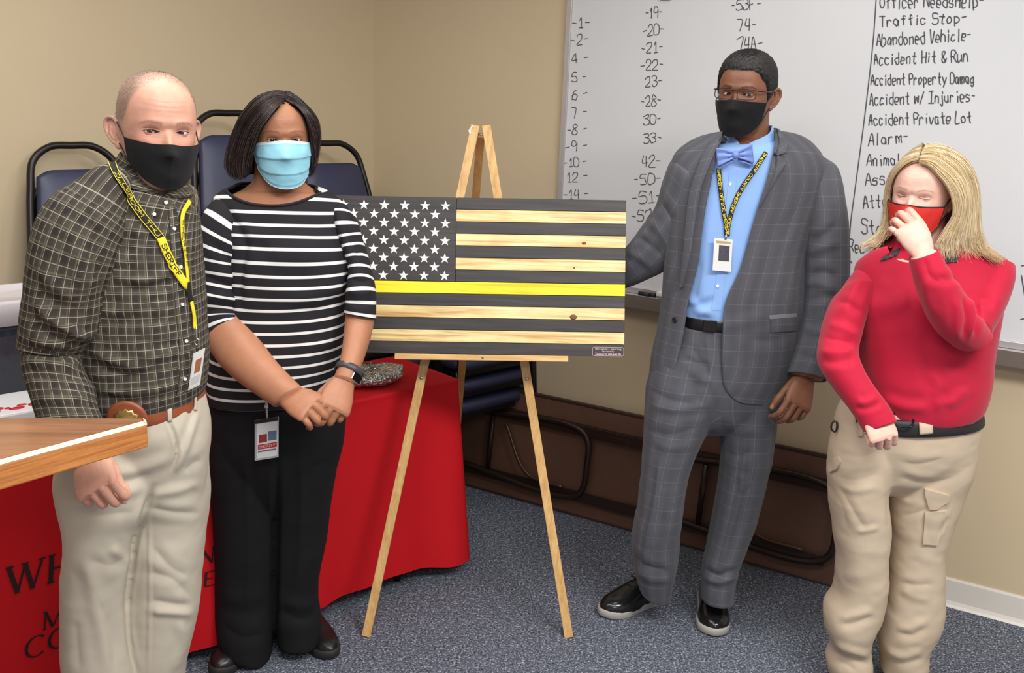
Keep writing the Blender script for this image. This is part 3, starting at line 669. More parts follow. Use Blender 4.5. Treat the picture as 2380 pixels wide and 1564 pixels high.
# ================================================================ wooden flag board
fl = empty('wooden_flag', FB(Wf/2, Hf, 0), label='wooden flag board of burnt planks with one yellow stripe resting on the easel', cat='flag')
def plank_mat(name, c1, c2, c3, sc=1.0, rough=.5, knots=True):
    m = NM(name, lin(c1), rough); c = m.coord(); v = m.mapping(c, (1.3*sc, 1, 34*sc)); g = m.noise(v, 2.2, 6, .62, .5); b = m.noise(m.mapping(c, (5, 1, 16)), 1.6, 2)
    col = m.ramp(g, [(.3, lin(c2)), (.52, lin(c1)), (.75, lin(c3))])
    m.set('Base Color', m.mix(m.math('MULTIPLY', m.math('SUBTRACT', b, .5, clamp=True), 1.6, clamp=True), col, lin(c2))); m.bump(g, .15, .001); return m
M_char = plank_mat('charred_black_plank', (56, 51, 50), (38, 34, 34), (74, 68, 66)).m
M_burn = plank_mat('flame_burnt_pine', (238, 214, 152), (188, 134, 72), (250, 236, 190)).m
M_yel = plank_mat('yellow_painted_plank', (246, 232, 36), (214, 190, 20), (252, 240, 60)).m
M_star = simple('white_star_paint', (240, 240, 238), .5, var=.02)
Wc = flag_uv(1060, 560)[0]; sh = Hf/13
mb = MB(); box(mb, FB(Wf/2, Hf/2, -.012), fr*(Wf/2-.004), fu*(Hf/2-.003), fn*.005); mb.obj('backing', M_char, fl, smooth=False)
for k in range(13):
    u0 = Wc if k < 7 else 0.0; mt = M_yel if k == 7 else (M_char if k % 2 == 0 else M_burn)
    mb = MB(); box(mb, FB((u0+Wf)/2, (k+.5)*sh, .001), fr*((Wf-u0)/2-.0004), fu*(sh/2-.0007), fn*.008); o = bevel(mb.obj('stripe', mt, fl, smooth=False), .0008)
    if k == 7: o['label'] = 'yellow painted stripe'
mb = MB(); box(mb, FB(Wc/2, 3.5*sh, .001), fr*(Wc/2-.0004), fu*(3.5*sh-.0007), fn*.008)
cn = bevel(mb.obj('canton', M_char, fl, smooth=False), .0008)
for k in range(1, 7):
    pass
def star(mb, c, r):
    pts = []
    for i in range(10):
        a = math.pi/2+i*math.pi/5; q = r if i % 2 == 0 else r*.40; pts.append(c+fr*q*math.cos(a)+fu*q*math.sin(a))
    pts = np.array(pts); extrude_poly(mb, pts, fn*.0012)
du, dv = flag_uv(1036, 480), flag_uv(1036, 642)
pu = (du[0]-flag_uv(847, 478)[0])/4/2; pv = (dv[1]-du[1])/8
for i in range(9):
    for j in range(6 if i % 2 == 0 else 5):
        u = du[0]-pu*2*j-(pu if i % 2 else 0); mb = MB(); star(mb, FB(u, du[1]+pv*i, .0088), .0165); mb.obj('star', M_star, cn, smooth=False)
# knots in the planks
M_knot = simple('dark_wood_knot', (120, 74, 34), .6, var=.3, scale=200)
mb = MB()
for x, y, a, b in ((1357, 566, .008, .005), (1332, 737, .012, .009), (1334, 623, .003, .003)):
    u, v = flag_uv(x, y); ellipsoid(mb, FB(u, v, .0086), fr*a, fu*b, fn*.0012, 16, 6)
mb.obj('knot', M_knot, fl)
u0, v0 = flag_uv(1375, 805); u1, v1 = flag_uv(1450, 829)
M_plate = simple('dark_maroon_plate', (58, 40, 46), .4, var=.1)
mb = MB(); hw_, hh_ = (u1-u0)/2, (v1-v0)/2; pc = FB((u0+u1)/2, (v0+v1)/2, .0088)
extrude_poly(mb, np.array([pc+fr*a+fu*b for a, b in rsq(hw_, hh_, .006, 5)]), fn*.0012); pl = mb.obj('maker_plate', M_plate, fl, smooth=False)
M_pt = simple('pale_plate_print', (226, 206, 208), .5)
mb = MB(); q = np.array([pc+fr*a+fu*b+fn*.0015 for a, b in rsq(hw_-.002, hh_-.002, .005, 5)]); ribbon(mb, np.concatenate([q, q[:1]]), fn, .0009)
for s, v, w, h, t in (('This Gold Line Flag', .0075, .082, .0052, .0008), ('Designed by', .0005, .036, .0042, .0007), ('Industrialsmith', -.0085, .08, .0062, .0012)):
    w = min(w, 2*hw_-.012); write(mb, s, pc-fr*w/2+fu*v+fn*.0016-fu*h*.4, fr*w, fu*h, fn, t, 0)
mb.obj('plate_lettering', M_pt, pl, smooth=False, fixn=False)

# ================================================================ podium corner in the foreground
zl = 1.075
c_fr, c_fl = atZ(341, 979, zl), atZ(0, 1071, zl); c_br = atZ(339, 969.5, zl); c_bl = atZ(0, 967.5, zl)
e1 = nrm(c_fl-c_fr); e2 = nrm(c_bl-c_br)                      # the two edges leaving the corner towards the left
ff = c_fr+e1*.62; bb = c_br+e2*.62; th_ = .053
top = np.array([c_fr, ff, ff+(bb-ff)*1.0, c_br])
pod = empty('podium', (top.mean(0))*np.array([1, 1, 0]), label='oak edged podium top jutting in at the lower left foreground', cat='podium')
oc = top.mean(0)
M_oak = wood('oak_edge', (204, 134, 72), (152, 88, 40), 0, (1.4, 2.2, 2.2), rough=.4, coat=.15, turn=-math.atan2(e1[1], e1[0]))
M_top = wood('walnut_laminate_top', (158, 112, 80), (120, 82, 58), 0, (1, .8, 1), rough=.3, ring=5, turn=-math.atan2(e2[1], e2[0]))
def inset(q, d): return np.array([p+nrm(oc-p)*d for p in q])
mb = MB(); extrude_poly(mb, np.array([p-Z3*.006 for p in top]), -Z3*(th_-.006)); bevel(mb.obj('edge_trim', M_oak, pod, smooth=False), .003)
mb = MB(); qn = [nrm(np.cross(nrm(top[(i+1) % 4]-top[i]), Z3)) for i in range(4)]; qn = [n if n@(oc-top[i]) > 0 else -n for i, n in enumerate(qn)]
tin = []
for i in range(4):
    n1, n2 = qn[i-1], qn[i]; A2 = np.array([n1[:2], n2[:2]]); r2 = np.linalg.solve(A2, [n1@top[i]+.008, n2@top[i]+.008]); tin.append(np.array([r2[0], r2[1], zl]))
extrude_poly(mb, np.array(tin)-Z3*.0058, Z3*.0058); o = mb.obj('top_panel', [M_top], pod, smooth=False)
M_bev = simple('pale_bevelled_edge', (216, 196, 176), .4, var=.03)
mb = MB()
for a, b in ((top[0], top[1]), (top[0], top[3])):
    t = nrm(b-a); n = np.cross(t, Z3); n = n if n@(oc-a) < 0 else -n; P = np.array([a-n*.012, a+n*.0015-Z3*.006, a+n*.0015-Z3*.011, a-n*.012-Z3*.0058]) if False else None
    G = np.array([[a-n*.0056+Z3*.0002, a+n*.0006-Z3*.0068], [b-n*.0056+Z3*.0002, b+n*.0006-Z3*.0068]]); add_grid(mb, G)
o = mb.obj('bevel_strip', M_bev, pod, smooth=False, fixn=False)
mb = MB(); pcx = ff*.62+bb*.38+e1*.02; box(mb, np.array([pcx[0]-.06, pcx[1], (zl-th_)/2]), (.07, .0, 0), (0, .14, 0), (0, 0, (zl-th_)/2)); bevel(mb.obj('column', M_oak, pod, smooth=False), .004)
# ================================================================ tools for people and clothes
def eval_mesh(o):
    dg = bpy.context.evaluated_depsgraph_get(); dg.update()
    return bpy.data.meshes.new_from_object(o.evaluated_get(dg))
def grid_normals(P, C):
    dj = np.roll(P, -1, 1)-np.roll(P, 1, 1); di = np.gradient(P, axis=0); N = nrm(np.cross(dj, di))
    s = np.sign(np.sum(N*(P-C[:, None]), -1).mean()); return N*(s if s != 0 else 1)
def rows_interp(rows, nr):
    r = np.array([list(q)+[0]*(7-len(q)) for q in rows], float); return spline(r, nr)
def tube(rows, nr=90, ns=96, ex=2.25, scale=1.0, hdadd=0.0):
    """limb or trunk through rows (xl, yl, xr, yr, Y, half depth[, dY right minus left]); returns points, normals, uv, centres"""
    r = rows_interp(rows, nr); L = atY(r[:, 0], r[:, 1], r[:, 4]-r[:, 6]/2); R = atY(r[:, 2], r[:, 3], r[:, 4]+r[:, 6]/2)
    c = (L+R)/2; u = (R-L)/2; t = nrm(np.gradient(c, axis=0)); v = nrm(np.cross(t, u)); v = v*np.sign(v@FW)[:, None]
    k = np.ones(9)/9; hd = r[:, 5]
    th = np.linspace(np.pi/2, 2.5*np.pi, ns, endpoint=False); cs, sn = np.cos(th), np.sin(th)
    cs = np.sign(cs)*np.abs(cs)**(2/ex); sn = np.sign(sn)*np.abs(sn)**(2/ex)
    P = c[:, None]+scale*(u[:, None]*cs[None, :, None]+v[:, None]*(sn[None, :]*(hd[:, None]+hdadd))[..., None])
    N = grid_normals(P, c)
    Q = np.concatenate([P, P[:, :1]], 1); d = np.linalg.norm(np.diff(Q, axis=1), axis=-1); U = np.concatenate([np.zeros((nr, 1)), np.cumsum(d, 1)], 1)
    U = U-U[:, ns//2:ns//2+1]
    V = np.concatenate([[0], np.cumsum(np.linalg.norm(np.diff(c, axis=0), axis=1))]); UV = np.stack([U, np.broadcast_to(V[:, None], U.shape)], -1)
    return P, N, UV, c
def folds(P, N, creases):
    """authored cloth folds: (points, width, depth in mm; + ridge, - valley), faded to nothing on the far side"""
    if not creases: return 0.0
    px = proj(P); w = np.clip(-(N@FW)*1.6+.25, 0, 1); d = np.zeros(P.shape[:-1])
    for cr in creases:
        pts, sg, amp = cr[:3]; q = spline(np.array(pts, float), max(3*len(pts), 6)) if len(pts) > 2 else spline(np.array(pts, float), 4)
        n = len(q)-1; best = np.full(d.shape, 1e9); tt = np.zeros(d.shape)
        for i in range(n):
            a, b = q[i], q[i+1]; ab = b-a; t = np.clip(((px-a)@ab)/(ab@ab+1e-9), 0, 1); ds = np.hypot(*np.moveaxis(px-a-t[..., None]*ab, -1, 0))
            m = ds < best; best = np.where(m, ds, best); tt = np.where(m, (i+t)/n, tt)
        tp = np.clip(np.minimum(tt, 1-tt)*5+.12, 0, 1)
        d += amp*.001*tp*((np.exp(-.5*(best/sg)**2) if amp > 0 else np.exp(-(best/(1.05*sg))**1.15))-.35*np.exp(-.5*((best-2.4*sg)/sg)**2))
    return d*w
def wrinkle(UV, fu, fv, amp, seed, ns):
    q = np.stack([UV[:, :ns, 0]*fu, UV[:, :ns, 1]*fv, np.full(UV[:, :ns, 0].shape, seed*3.7)], -1); return amp*.001*(.55*fbm(q, 3, seed)+.45*(.45-1.6*np.abs(fbm(q*.8+7.3, 2, seed+3))))
def cloth_tube(rows, creases=(), nr=110, ns=110, ex=2.25, wr=((9, 9, 2.0, 1),), hem0=0, hem1=0, add=0.0, dip=0.0, dipl=.12, dipe=1.6, dipc=0.0):
    P, N, UV, c = tube(rows, nr, ns, ex); d = folds(P, N, creases)
    if dip:
        fr = np.clip(-np.sin(np.linspace(np.pi/2, 2.5*np.pi, ns, endpoint=False)-dipc), 0, 1)**dipe; v = UV[:, 0, 1]; k = np.clip(1-v/dipl, 0, 1)**1.3; w = v[:, None]+dip*k[:, None]*fr[None]; ii = np.clip(np.searchsorted(v, w)-1, 0, nr-2); ff = (w-v[ii])/(v[ii+1]-v[ii]); jj = np.arange(ns)[None]
        sl = lambda A: A[ii, jj]*(1-ff[..., None])+A[ii+1, jj]*ff[..., None]
        Un = sl(UV[:, :ns]); UV = np.concatenate([Un, UV[:, ns:]], 1); P = sl(P); N = nrm(sl(N)); d = folds(P, N, creases)
    env = 1.0
    for fu, fv, amp, sd in wr: d = d+wrinkle(UV, fu, fv, amp, sd, ns)
    P = P+N*(np.asarray(d)+add)[..., None] if np.ndim(d) else P+N*add
    for end, h in ((0, hem0), (-1, hem1)):
        if not h: continue
        e = P[end]; m = e.mean(0); nx = P[1 if end == 0 else -2].mean(0); tdir = nrm(nx-m)
        a = m+(e-m)*.94+tdir*.002; b = m+(e-m)*.86+tdir*.035
        if h == 2: a, b = m+(e-m)*.75-tdir*.012, m+(e-m)*.02-tdir*.018
        P = np.concatenate([[b], [a], P]) if end == 0 else np.concatenate([P, [a], [b]])
        UV = np.concatenate([UV[:1], UV[:1], UV]) if end == 0 else np.concatenate([UV, UV[-1:], UV[-1:]])
    return P, UV
def garment(name, mat, parent, parts, caps=False):
    mb = MB()
    for P, UV in parts: add_grid(mb, P, True, caps, UV)
    return mb.obj(name, mat, parent)
def union(name, pieces, mat, parent):
    """one continuous body: boolean union of closed pieces"""
    obs = []
    for k, p in enumerate(pieces):
        me = p.mesh('tmp') if isinstance(p, MB) else p; b = bmesh.new(); b.from_mesh(me); bmesh.ops.remove_doubles(b, verts=b.verts, dist=1e-6); bmesh.ops.recalc_face_normals(b, faces=b.faces)
        if b.calc_volume(signed=True) < 0: bmesh.ops.reverse_faces(b, faces=b.faces)
        bmesh.ops.triangulate(b, faces=b.faces); b.to_mesh(me); b.free()
        o = bpy.data.objects.new('tmp%d' % k, me); COL.objects.link(o); obs.append(o)
    base = obs[0]
    for o in obs[1:]:
        m = base.modifiers.new('u', 'BOOLEAN'); m.operation = 'UNION'; m.solver = 'MANIFOLD'; m.object = o
    me = eval_mesh(base); nv = len(me.vertices); want = sum(len(o.data.vertices) for o in obs)
    if nv < .3*want: print('UNION FALLBACK', name, nv, want)
    for o in obs: bpy.data.objects.remove(o)
    b = bmesh.new(); b.from_mesh(me); seen = set(); junk = []
    for v in b.verts:                      # crumbs left by the union
        if v in seen: continue
        st = [v]; seen.add(v); isl = []
        while st:
            q = st.pop(); isl.append(q)
            for e in q.link_edges:
                w = e.other_vert(q)
                if w not in seen: seen.add(w); st.append(w)
        if len(isl) < 100: junk += isl
    bmesh.ops.delete(b, geom=junk, context='VERTS'); b.to_mesh(me); b.free()
    me.name = name; me.materials.clear(); me.materials.append(mat); me.transform(Matrix.Translation(-Vector(WLOC[parent.name])))
    o = bpy.data.objects.new(name, me); COL.objects.link(o); o.parent = parent; WLOC[o.name] = WLOC[parent.name]
    me.polygons.foreach_set('use_smooth', [True]*len(me.polygons)); return o
def paint(o, fn):
    """per-vertex skin colour: fn(world points) -> linear rgb"""
    me = o.data; n = len(me.vertices); V = np.zeros(n*3, np.float32); me.vertices.foreach_get('co', V); V = V.reshape(-1, 3)+WLOC[o.name]
    c = fn(V); a = me.color_attributes.get('col') or me.color_attributes.new('col', 'FLOAT_COLOR', 'POINT'); a.data.foreach_set('color', np.c_[c, np.ones(n)].astype(np.float32).ravel())
def remesh(mb, vox, it=4, fac=.5):
    o = bpy.data.objects.new('tmp', mb.mesh('tmp')); COL.objects.link(o); m = o.modifiers.new('r', 'REMESH'); m.mode = 'VOXEL'; m.voxel_size = vox; m.adaptivity = 0
    s = o.modifiers.new('s', 'SMOOTH'); s.factor = fac; s.iterations = it; me = eval_mesh(o); bpy.data.objects.remove(o); return me
def rot(ax, a):
    return np.array(Matrix.Rotation(a, 3, ax))
def g1(x, s): return np.exp(-.5*(x/s)**2)

# ---------------------------------------------------------------- heads
class Head:
    def __init__(s, cx, cy, Y, yaw=0, pitch=0, roll=0, size=1.0, wide=1.0, deep=1.0, nose=1.0, brow=1.0, lid=(.0044, .0040), eyex=.0315, eyez=-.001, jaw=1.0, lines=.3):
        s.c = atY(cx, cy, Y); s.R = rot('Z', math.radians(yaw))@rot('X', math.radians(pitch))@rot('Y', math.radians(roll)); s.k = size
        s.eyex, s.eyez, s.lid = eyex, eyez, lid
        zs = np.unique(np.concatenate([np.linspace(-.165, -.06, 34), np.linspace(-.06, -.02, 34), np.linspace(-.02, .03, 74), np.linspace(.03, .1, 36), .03+.088*np.sin(np.linspace(.92, 1.565, 26))]))
        tau = np.linspace(-np.pi, np.pi, 320, endpoint=False); t = tau-.6*np.sin(tau)
        tb = np.array([[-.165, -.032, .066, .054], [-.14, -.036, .064, .053], [-.125, -.05, .062, .051], [-.117, -.074, .061, .046], [-.108, -.088, .061, .05], [-.095, -.0915, .062, .0555], [-.075, -.092, .067, .063],
                       [-.05, -.0925, .077, .0695], [-.03, -.093, .087, .073], [-.01, -.0945, .095, .0755], [.01, -.0965, .098, .0772], [.03, -.0965, .098, .0775]])
        cs = spline(tb, 200); yc = .012
        q = np.clip((zs-.03)/.0885, 0, 1); f = (1-q**2.25)**(1/2.25)
        yf = np.where(zs < .03, np.interp(zs, cs[:, 0], cs[:, 1]), yc+(-.0965-yc)*f); yb = np.where(zs < .03, np.interp(zs, cs[:, 0], cs[:, 2]), yc+(.098-yc)*f)
        hw = np.where(zs < .03, np.interp(zs, cs[:, 0], cs[:, 3]), .0775*f)*wide; hw = hw*np.where(zs < -.06, 1+(jaw-1)*np.clip((-.06-zs)/.04, 0, 1), 1)
        n = 2.15; sn, co = np.sin(t), np.cos(t)
        X = hw[:, None]*(np.sign(sn)*np.abs(sn)**(2/n))[None]; rad = np.abs(co)**(2/n)
        Yv = np.where(co[None] > 0, yc+(yf[:, None]-yc)*rad[None], yc+(yb[:, None]*deep-yc)*rad[None]); Zv = np.broadcast_to(zs[:, None], X.shape).copy()
        front = np.clip(co, 0, 1)[None]**.5*(Yv < 0); ax = np.abs(X)
        d = -.0028*brow*g1(ax-.032, .017)*g1(Zv-.019, .007)-.001*g1(X, .012)*g1(Zv-.018, .008)
        d += .0095*np.exp(-((ax-eyex)/.0185)**2-((Zv-eyez+.002)/.0125)**2)
        d += .0035*g1(X, .010)*g1(Zv-.001, .007)
        hz = nose*np.interp(Zv, [-.064, -.054, -.047, -.040, -.025, -.012, .0, .006], [0, .008, .021, .0215, .0145, .008, .0025, 0]); wz = np.interp(Zv, [-.06, -.045, -.03, -.012, .005], [.015, .0155, .0105, .0078, .008])
        d += -hz*np.exp(-(ax/wz)**2.4)
        d += -.004*g1(ax-.045, .014)*g1(Zv+.033, .012)+.0035*g1(ax-.055, .02)*g1(Zv+.07, .02)
        d += .0015*g1(ax-.018, .008)*g1(Zv+.058, .006)-.002*g1(ax-.028, .02)*g1(Zv-.055, .014)
        for sx in (-1, 1): d += .0011*g1(Zv-eyez+.0125+.10*(X-sx*eyex)**2*8, .0016)*g1(X-sx*eyex, .010)
        d += lines*.0007*(g1(Zv-.047-.25*X**2*8, .0016)+g1(Zv-.057-.25*X**2*8, .0016)+g1(Zv-.038, .0016)*.6)*g1(X, .03)
        d += .0006*fbm(np.stack([X*55, Yv*20, Zv*55], -1), 2, 12)
        Yv = Yv+d*front
        # eyelids: skin wrapped over the eyeballs, opened by an almond slit
        s.ey = -.0685; rb = .0122; s.rb = rb; s.slit = None
        for sx in (-1, 1):
            dx = X-sx*eyex; dz = Zv-eyez; rr2 = dx**2+dz**2; m = (rr2 < .0133**2) & (Yv < 0); ysurf = s.ey-np.sqrt(np.maximum(.0133**2-rr2, 0))
            Yn = np.where(m, np.minimum(Yv, ysurf), Yv)
            xn = np.clip(dx/.0138, -1, 1); up = lid[0]*(1-np.abs(xn)**2.2)+.0006*xn*sx; lo = -lid[1]*(1-np.abs(xn)**2.4)+.0006*xn*sx
            op = (lid[0] > 0) & (dz < up) & (dz > lo) & (np.abs(dx) < .0136) & m
            crease = g1(dz-(up+.0042), .0011)*(np.abs(dx) < .0145)*(Yv < 0); Yn = Yn+.0013*crease
            Yv = np.where(op, s.ey-np.sqrt(np.maximum(.0108**2-rr2, 1e-6)), Yn)
        s.P = np.stack([X, Yv, Zv], -1)*s.k
        mb = MB(); add_grid(mb, s.P@s.R.T+s.c, True, True); s.mb = mb
        V = s.P.reshape(-1, 3); s.bvh = BVHTree.FromPolygons(V.tolist(), gridF(*s.P.shape[:2], True))
    def w(s, p): return np.asarray(p, float)*s.k@s.R.T+s.c              # local -> world
    def l(s, p): return (np.asarray(p, float)-s.c)@s.R/s.k             # world -> local
    def surf(s, az, z, off=0.0):
        """local point on the head at azimuth az (rad, 0 front) and height z"""
        dr = np.array([math.sin(az), -math.cos(az), 0]); o = np.array([0, .01, z])+dr*.3; r = s.bvh.ray_cast(Vector(o*s.k), Vector(-dr))
        p = np.array(r[0])/s.k if r[0] is not None else np.array([0, .01, z])+dr*.05
        return p+dr*off
    def ears(s, flare=.42, size=1.0):
        out = []
        for sx in (-1, 1):
            mb = MB(); B = np.array([sx*.073, .012, -.012]); ang = flare
            ex = np.array([sx*math.sin(ang), math.cos(ang), 0]); ez = nrm(np.array([sx*.12, .12, 1])); en = nrm(np.cross(ex, ez))*sx; en = en if en[0]*sx > 0 else -en
            def E(a, b, c=0.0): return s.w(B+(ex*a+ez*b+en*c)*size)
            ellipsoid(mb, E(.013, .003, .0), s.R@ex*.0165*size*s.k, s.R@ez*.029*size*s.k, s.R@en*.0045*size*s.k, 26, 16)
            capsule(mb, [E(.0, .0, .004), E(-.002, .018, .004), E(.008, .031, .004), E(.023, .030, .005), E(.0315, .015, .005), E(.028, -.005, .004), E(.018, -.02, .003)], np.array([.004, .0042, .0042, .0042, .0042, .0038, .0036])*size*s.k, 10)
            capsule(mb, [E(.018, .012, .004), E(.021, .0, .004), E(.015, -.012, .003)], np.array([.003, .0036, .003])*size*s.k, 10)
            ellipsoid(mb, E(.009, -.025, .001), s.R@ex*.0085*size*s.k, s.R@ez*.009*size*s.k, s.R@en*.0045*size*s.k, 16, 10)
            ellipsoid(mb, E(-.002, -.004, .002), s.R@ex*.006*size*s.k, s.R@ez*.009*size*s.k, s.R@en*.004*size*s.k, 14, 10)
            out.append(remesh(mb, .0016, 3))
        return out
    def eyes(s, parent, iris=(70, 45, 30), look=None, tint=(232, 226, 220)):
        M = NM('eye_wet', rough=.12, spec=.6); M.set('Base Color', M.attr()); M = M.m
        for sx in (-1, 1):
            c = s.w((sx*s.eyex, s.ey, s.eyez)); g = nrm((np.array(look) if look is not None else CAM)-c); a = nrm(np.cross(g, Z3)); b = np.cross(a, g)
            ph = np.concatenate([np.linspace(0, .6, 28), np.linspace(.64, np.pi, 16)]); th = np.linspace(0, 2*np.pi, 32, endpoint=False); r = s.rb*s.k
            G = c+r*(np.cos(ph)[:, None, None]*g+np.sin(ph)[:, None, None]*(np.cos(th)[None, :, None]*a+np.sin(th)[None, :, None]*b))
            G = G+(.0006*s.k*g1(ph, .3))[:, None, None]*g
            col = np.empty(G.shape); pu, ir, sc = np.array([.006, .005, .005]), np.array(lin(iris)), np.array(lin(tint))
            k = np.where(ph < .2, 0, np.where(ph < .47, 1, 2)); edge = (g1(ph-.46, .03)*.6)[:, None]; base = np.stack([pu, ir, sc])[k]*(1-edge); col[:] = base[:, None]
            mb = MB(); add_grid(mb, G, True, True, C=col); mb.obj('eye', M, parent, colors=True)
    def color(s, V, skin, brow=(70, 50, 40), brow_a=.85, brow_z=.0215, brow_w=.0042, lash=(40, 28, 24), blush=(200, 110, 95), blush_a=.25, stubble=None, hairline=None, under=.2, browthin=1.0, shadow=None, mott=.06):
        """albedo of the skin incl. brows, lash line, flush, cropped hair"""
        L = s.l(V); x, y, z = L.T; ax = np.abs(x); c = np.tile(np.array(lin(skin)), (len(V), 1)); n = fbm(L*60, 2, 3); c *= (1+mott*n)[:, None]
        fr = (y < -.03) & (np.abs(z) < .14)
        def mixin(w, col): 
            nonlocal c; w = np.clip(w, 0, 1)[:, None]; c = c*(1-w)+np.array(lin(col))*w
        mixin(blush_a*fr*(g1(ax-.045, .018)*g1(z+.035, .018)+.7*g1(x, .013)*g1(z+.04, .013)+.25*g1(z-.02, .02)), blush)
        mixin(under*fr*np.exp(-((ax-s.eyex)/.017)**2-((z-s.eyez)/.012)**2), tuple(int(v*.62) for v in skin))
        bz = brow_z+.0045*np.clip(1-((ax-.034)/.020)**2, -1, 1)-.003*np.clip((ax-.044)/.012, 0, 1)
        bw = brow_w*np.clip(1.15-np.clip((ax-.016)/.04, 0, 1)*.75, .2, 1.2)*browthin
        wgt = np.clip(1.25-np.abs(z-bz)/bw, 0, 1)*np.clip((ax-.0115)/.004, 0, 1)*np.clip((.0555-ax)/.006, 0, 1)*(y < -.03)*(.75+.35*noise(np.stack([x*900, z*500, y*0], 1), 4)); mixin(wgt*brow_a, brow)
        dx = (ax-s.eyex); xn = np.clip(dx/.0138, -1, 1); up = s.lid[0]*(1-np.abs(xn)**2.2); lo = -s.lid[1]*(1-np.abs(xn)**2.4); dz = z-s.eyez
        m = (np.abs(dx) < .0148) & (y < -.06)
        mixin(m*(1.1*np.clip(1.3-np.abs(dz-up-.0007)/.0011, 0, 1)), lash); mixin(m*((.55 if s.lid[0] > 0 else 0)*np.clip(1.2-np.abs(dz-lo+.0005)/.0008, 0, 1)), lash)
        if stubble is not None:
            col, fn = stubble; mixin(fn(x, y, z), col)
        return c
def mask(hd, parent, mat, A=54, zt=(-.030, -.026), zb=(-.116, -.07), off=.006, ridge=.004, trim=None, pleats=0, zpow=1.6, strap=None, puff=.004, name='face_mask', stz=(-.0, -.045), straprad=.0014, trimr=.0016, strapmat=None, skew=0.0, earaz=88):
    na, nt = 91, 56; A = math.radians(A); aa = np.linspace(-A, A, na); P = np.zeros((nt, na, 3)); base = np.zeros((nt, na)); D = np.zeros((na, 3))
    for j, a in enumerate(aa):
        k = abs(a/A)**zpow; z0 = zt[0]+(zt[1]-zt[0])*k+skew*a/A+.003*g1(a, .12)*(1-0); z1 = zb[0]+(zb[1]-zb[0])*k+skew*a/A
        for i in range(nt):
            t = i/(nt-1); z = z0+(z1-z0)*t; zz = max(z, -.113); p = hd.surf(a, zz); dr = np.array([math.sin(a), -math.cos(a), 0]); D[j] = dr
            base[i, j] = (p-np.array([0, .01, 0]))@dr-(0.6*(zz-z) if z < zz else 0); P[i, j] = (0, .01, z)
    r = base.copy()
    for _ in range(260):
        q = np.pad(r, 1, mode='edge'); av = (q[:-2, 1:-1]+q[2:, 1:-1]+q[1:-1, :-2]+q[1:-1, 2:])/4; r = np.maximum(av, base)
    tt = np.linspace(0, 1, nt)[:, None]; an = (aa/A)[None]
    r = r+off+puff*np.sin(np.pi*np.clip(tt, 0, 1))*(1-an**2)+ridge*np.exp(-np.abs(aa)/.1)[None]*np.sin(np.pi*tt**.8)
    pl = 0
    if pleats:
        ph = tt*pleats-.15+.03*np.cos(an*2); pl = .0042*((ph % 1.0)**1.5)*np.clip((.95-np.abs(an))*6, .25, 1)*((tt > .12) & (tt < .93)); r = r+pl
    L = P+D[None]*r[..., None]; nz = fbm(np.concatenate([L*28], -1), 3, 11); L = L+D[None]*(.0011*nz)[..., None]
    W = hd.w(L.reshape(-1, 3)).reshape(L.shape); UV = np.stack([np.broadcast_to(an, r.shape), np.broadcast_to(tt, r.shape)], -1)
    mb = MB(); add_grid(mb, W, UV=UV); m = solidify(mb.obj(name, mat, parent), .0016)
    if trim is not None:
        mb = MB()
        for e in (W[0], W[:, 0], W[:, -1], W[-1]): pipe(mb, e[::3], trimr, 8, n=60)
        mb.obj('binding', trim, m)
    if strap is not None:
        for sx, j in ((-1, 0), (1, -1)):
            pts = []
            ez = math.radians(earaz)
            p0, p1 = L[1, j], L[-2, j]
            e1, e2 = hd.surf(sx*ez, stz[0], .0025), hd.surf(sx*ez, stz[1], .0025)
            m1 = hd.surf(sx*(A+ez)/2, (p0[2]+stz[0])/2, .003); m2 = hd.surf(sx*(A+ez)/2, (p1[2]+stz[1])/2, .003)
            mb = MB(); pipe(mb, hd.w(np.array([p0, m1, e1])), straprad, 8, n=24); pipe(mb, hd.w(np.array([p1, m2, e2])), straprad, 8, n=24)
            mb.obj('ear_loop', strapmat or strap, m)
    return m, W

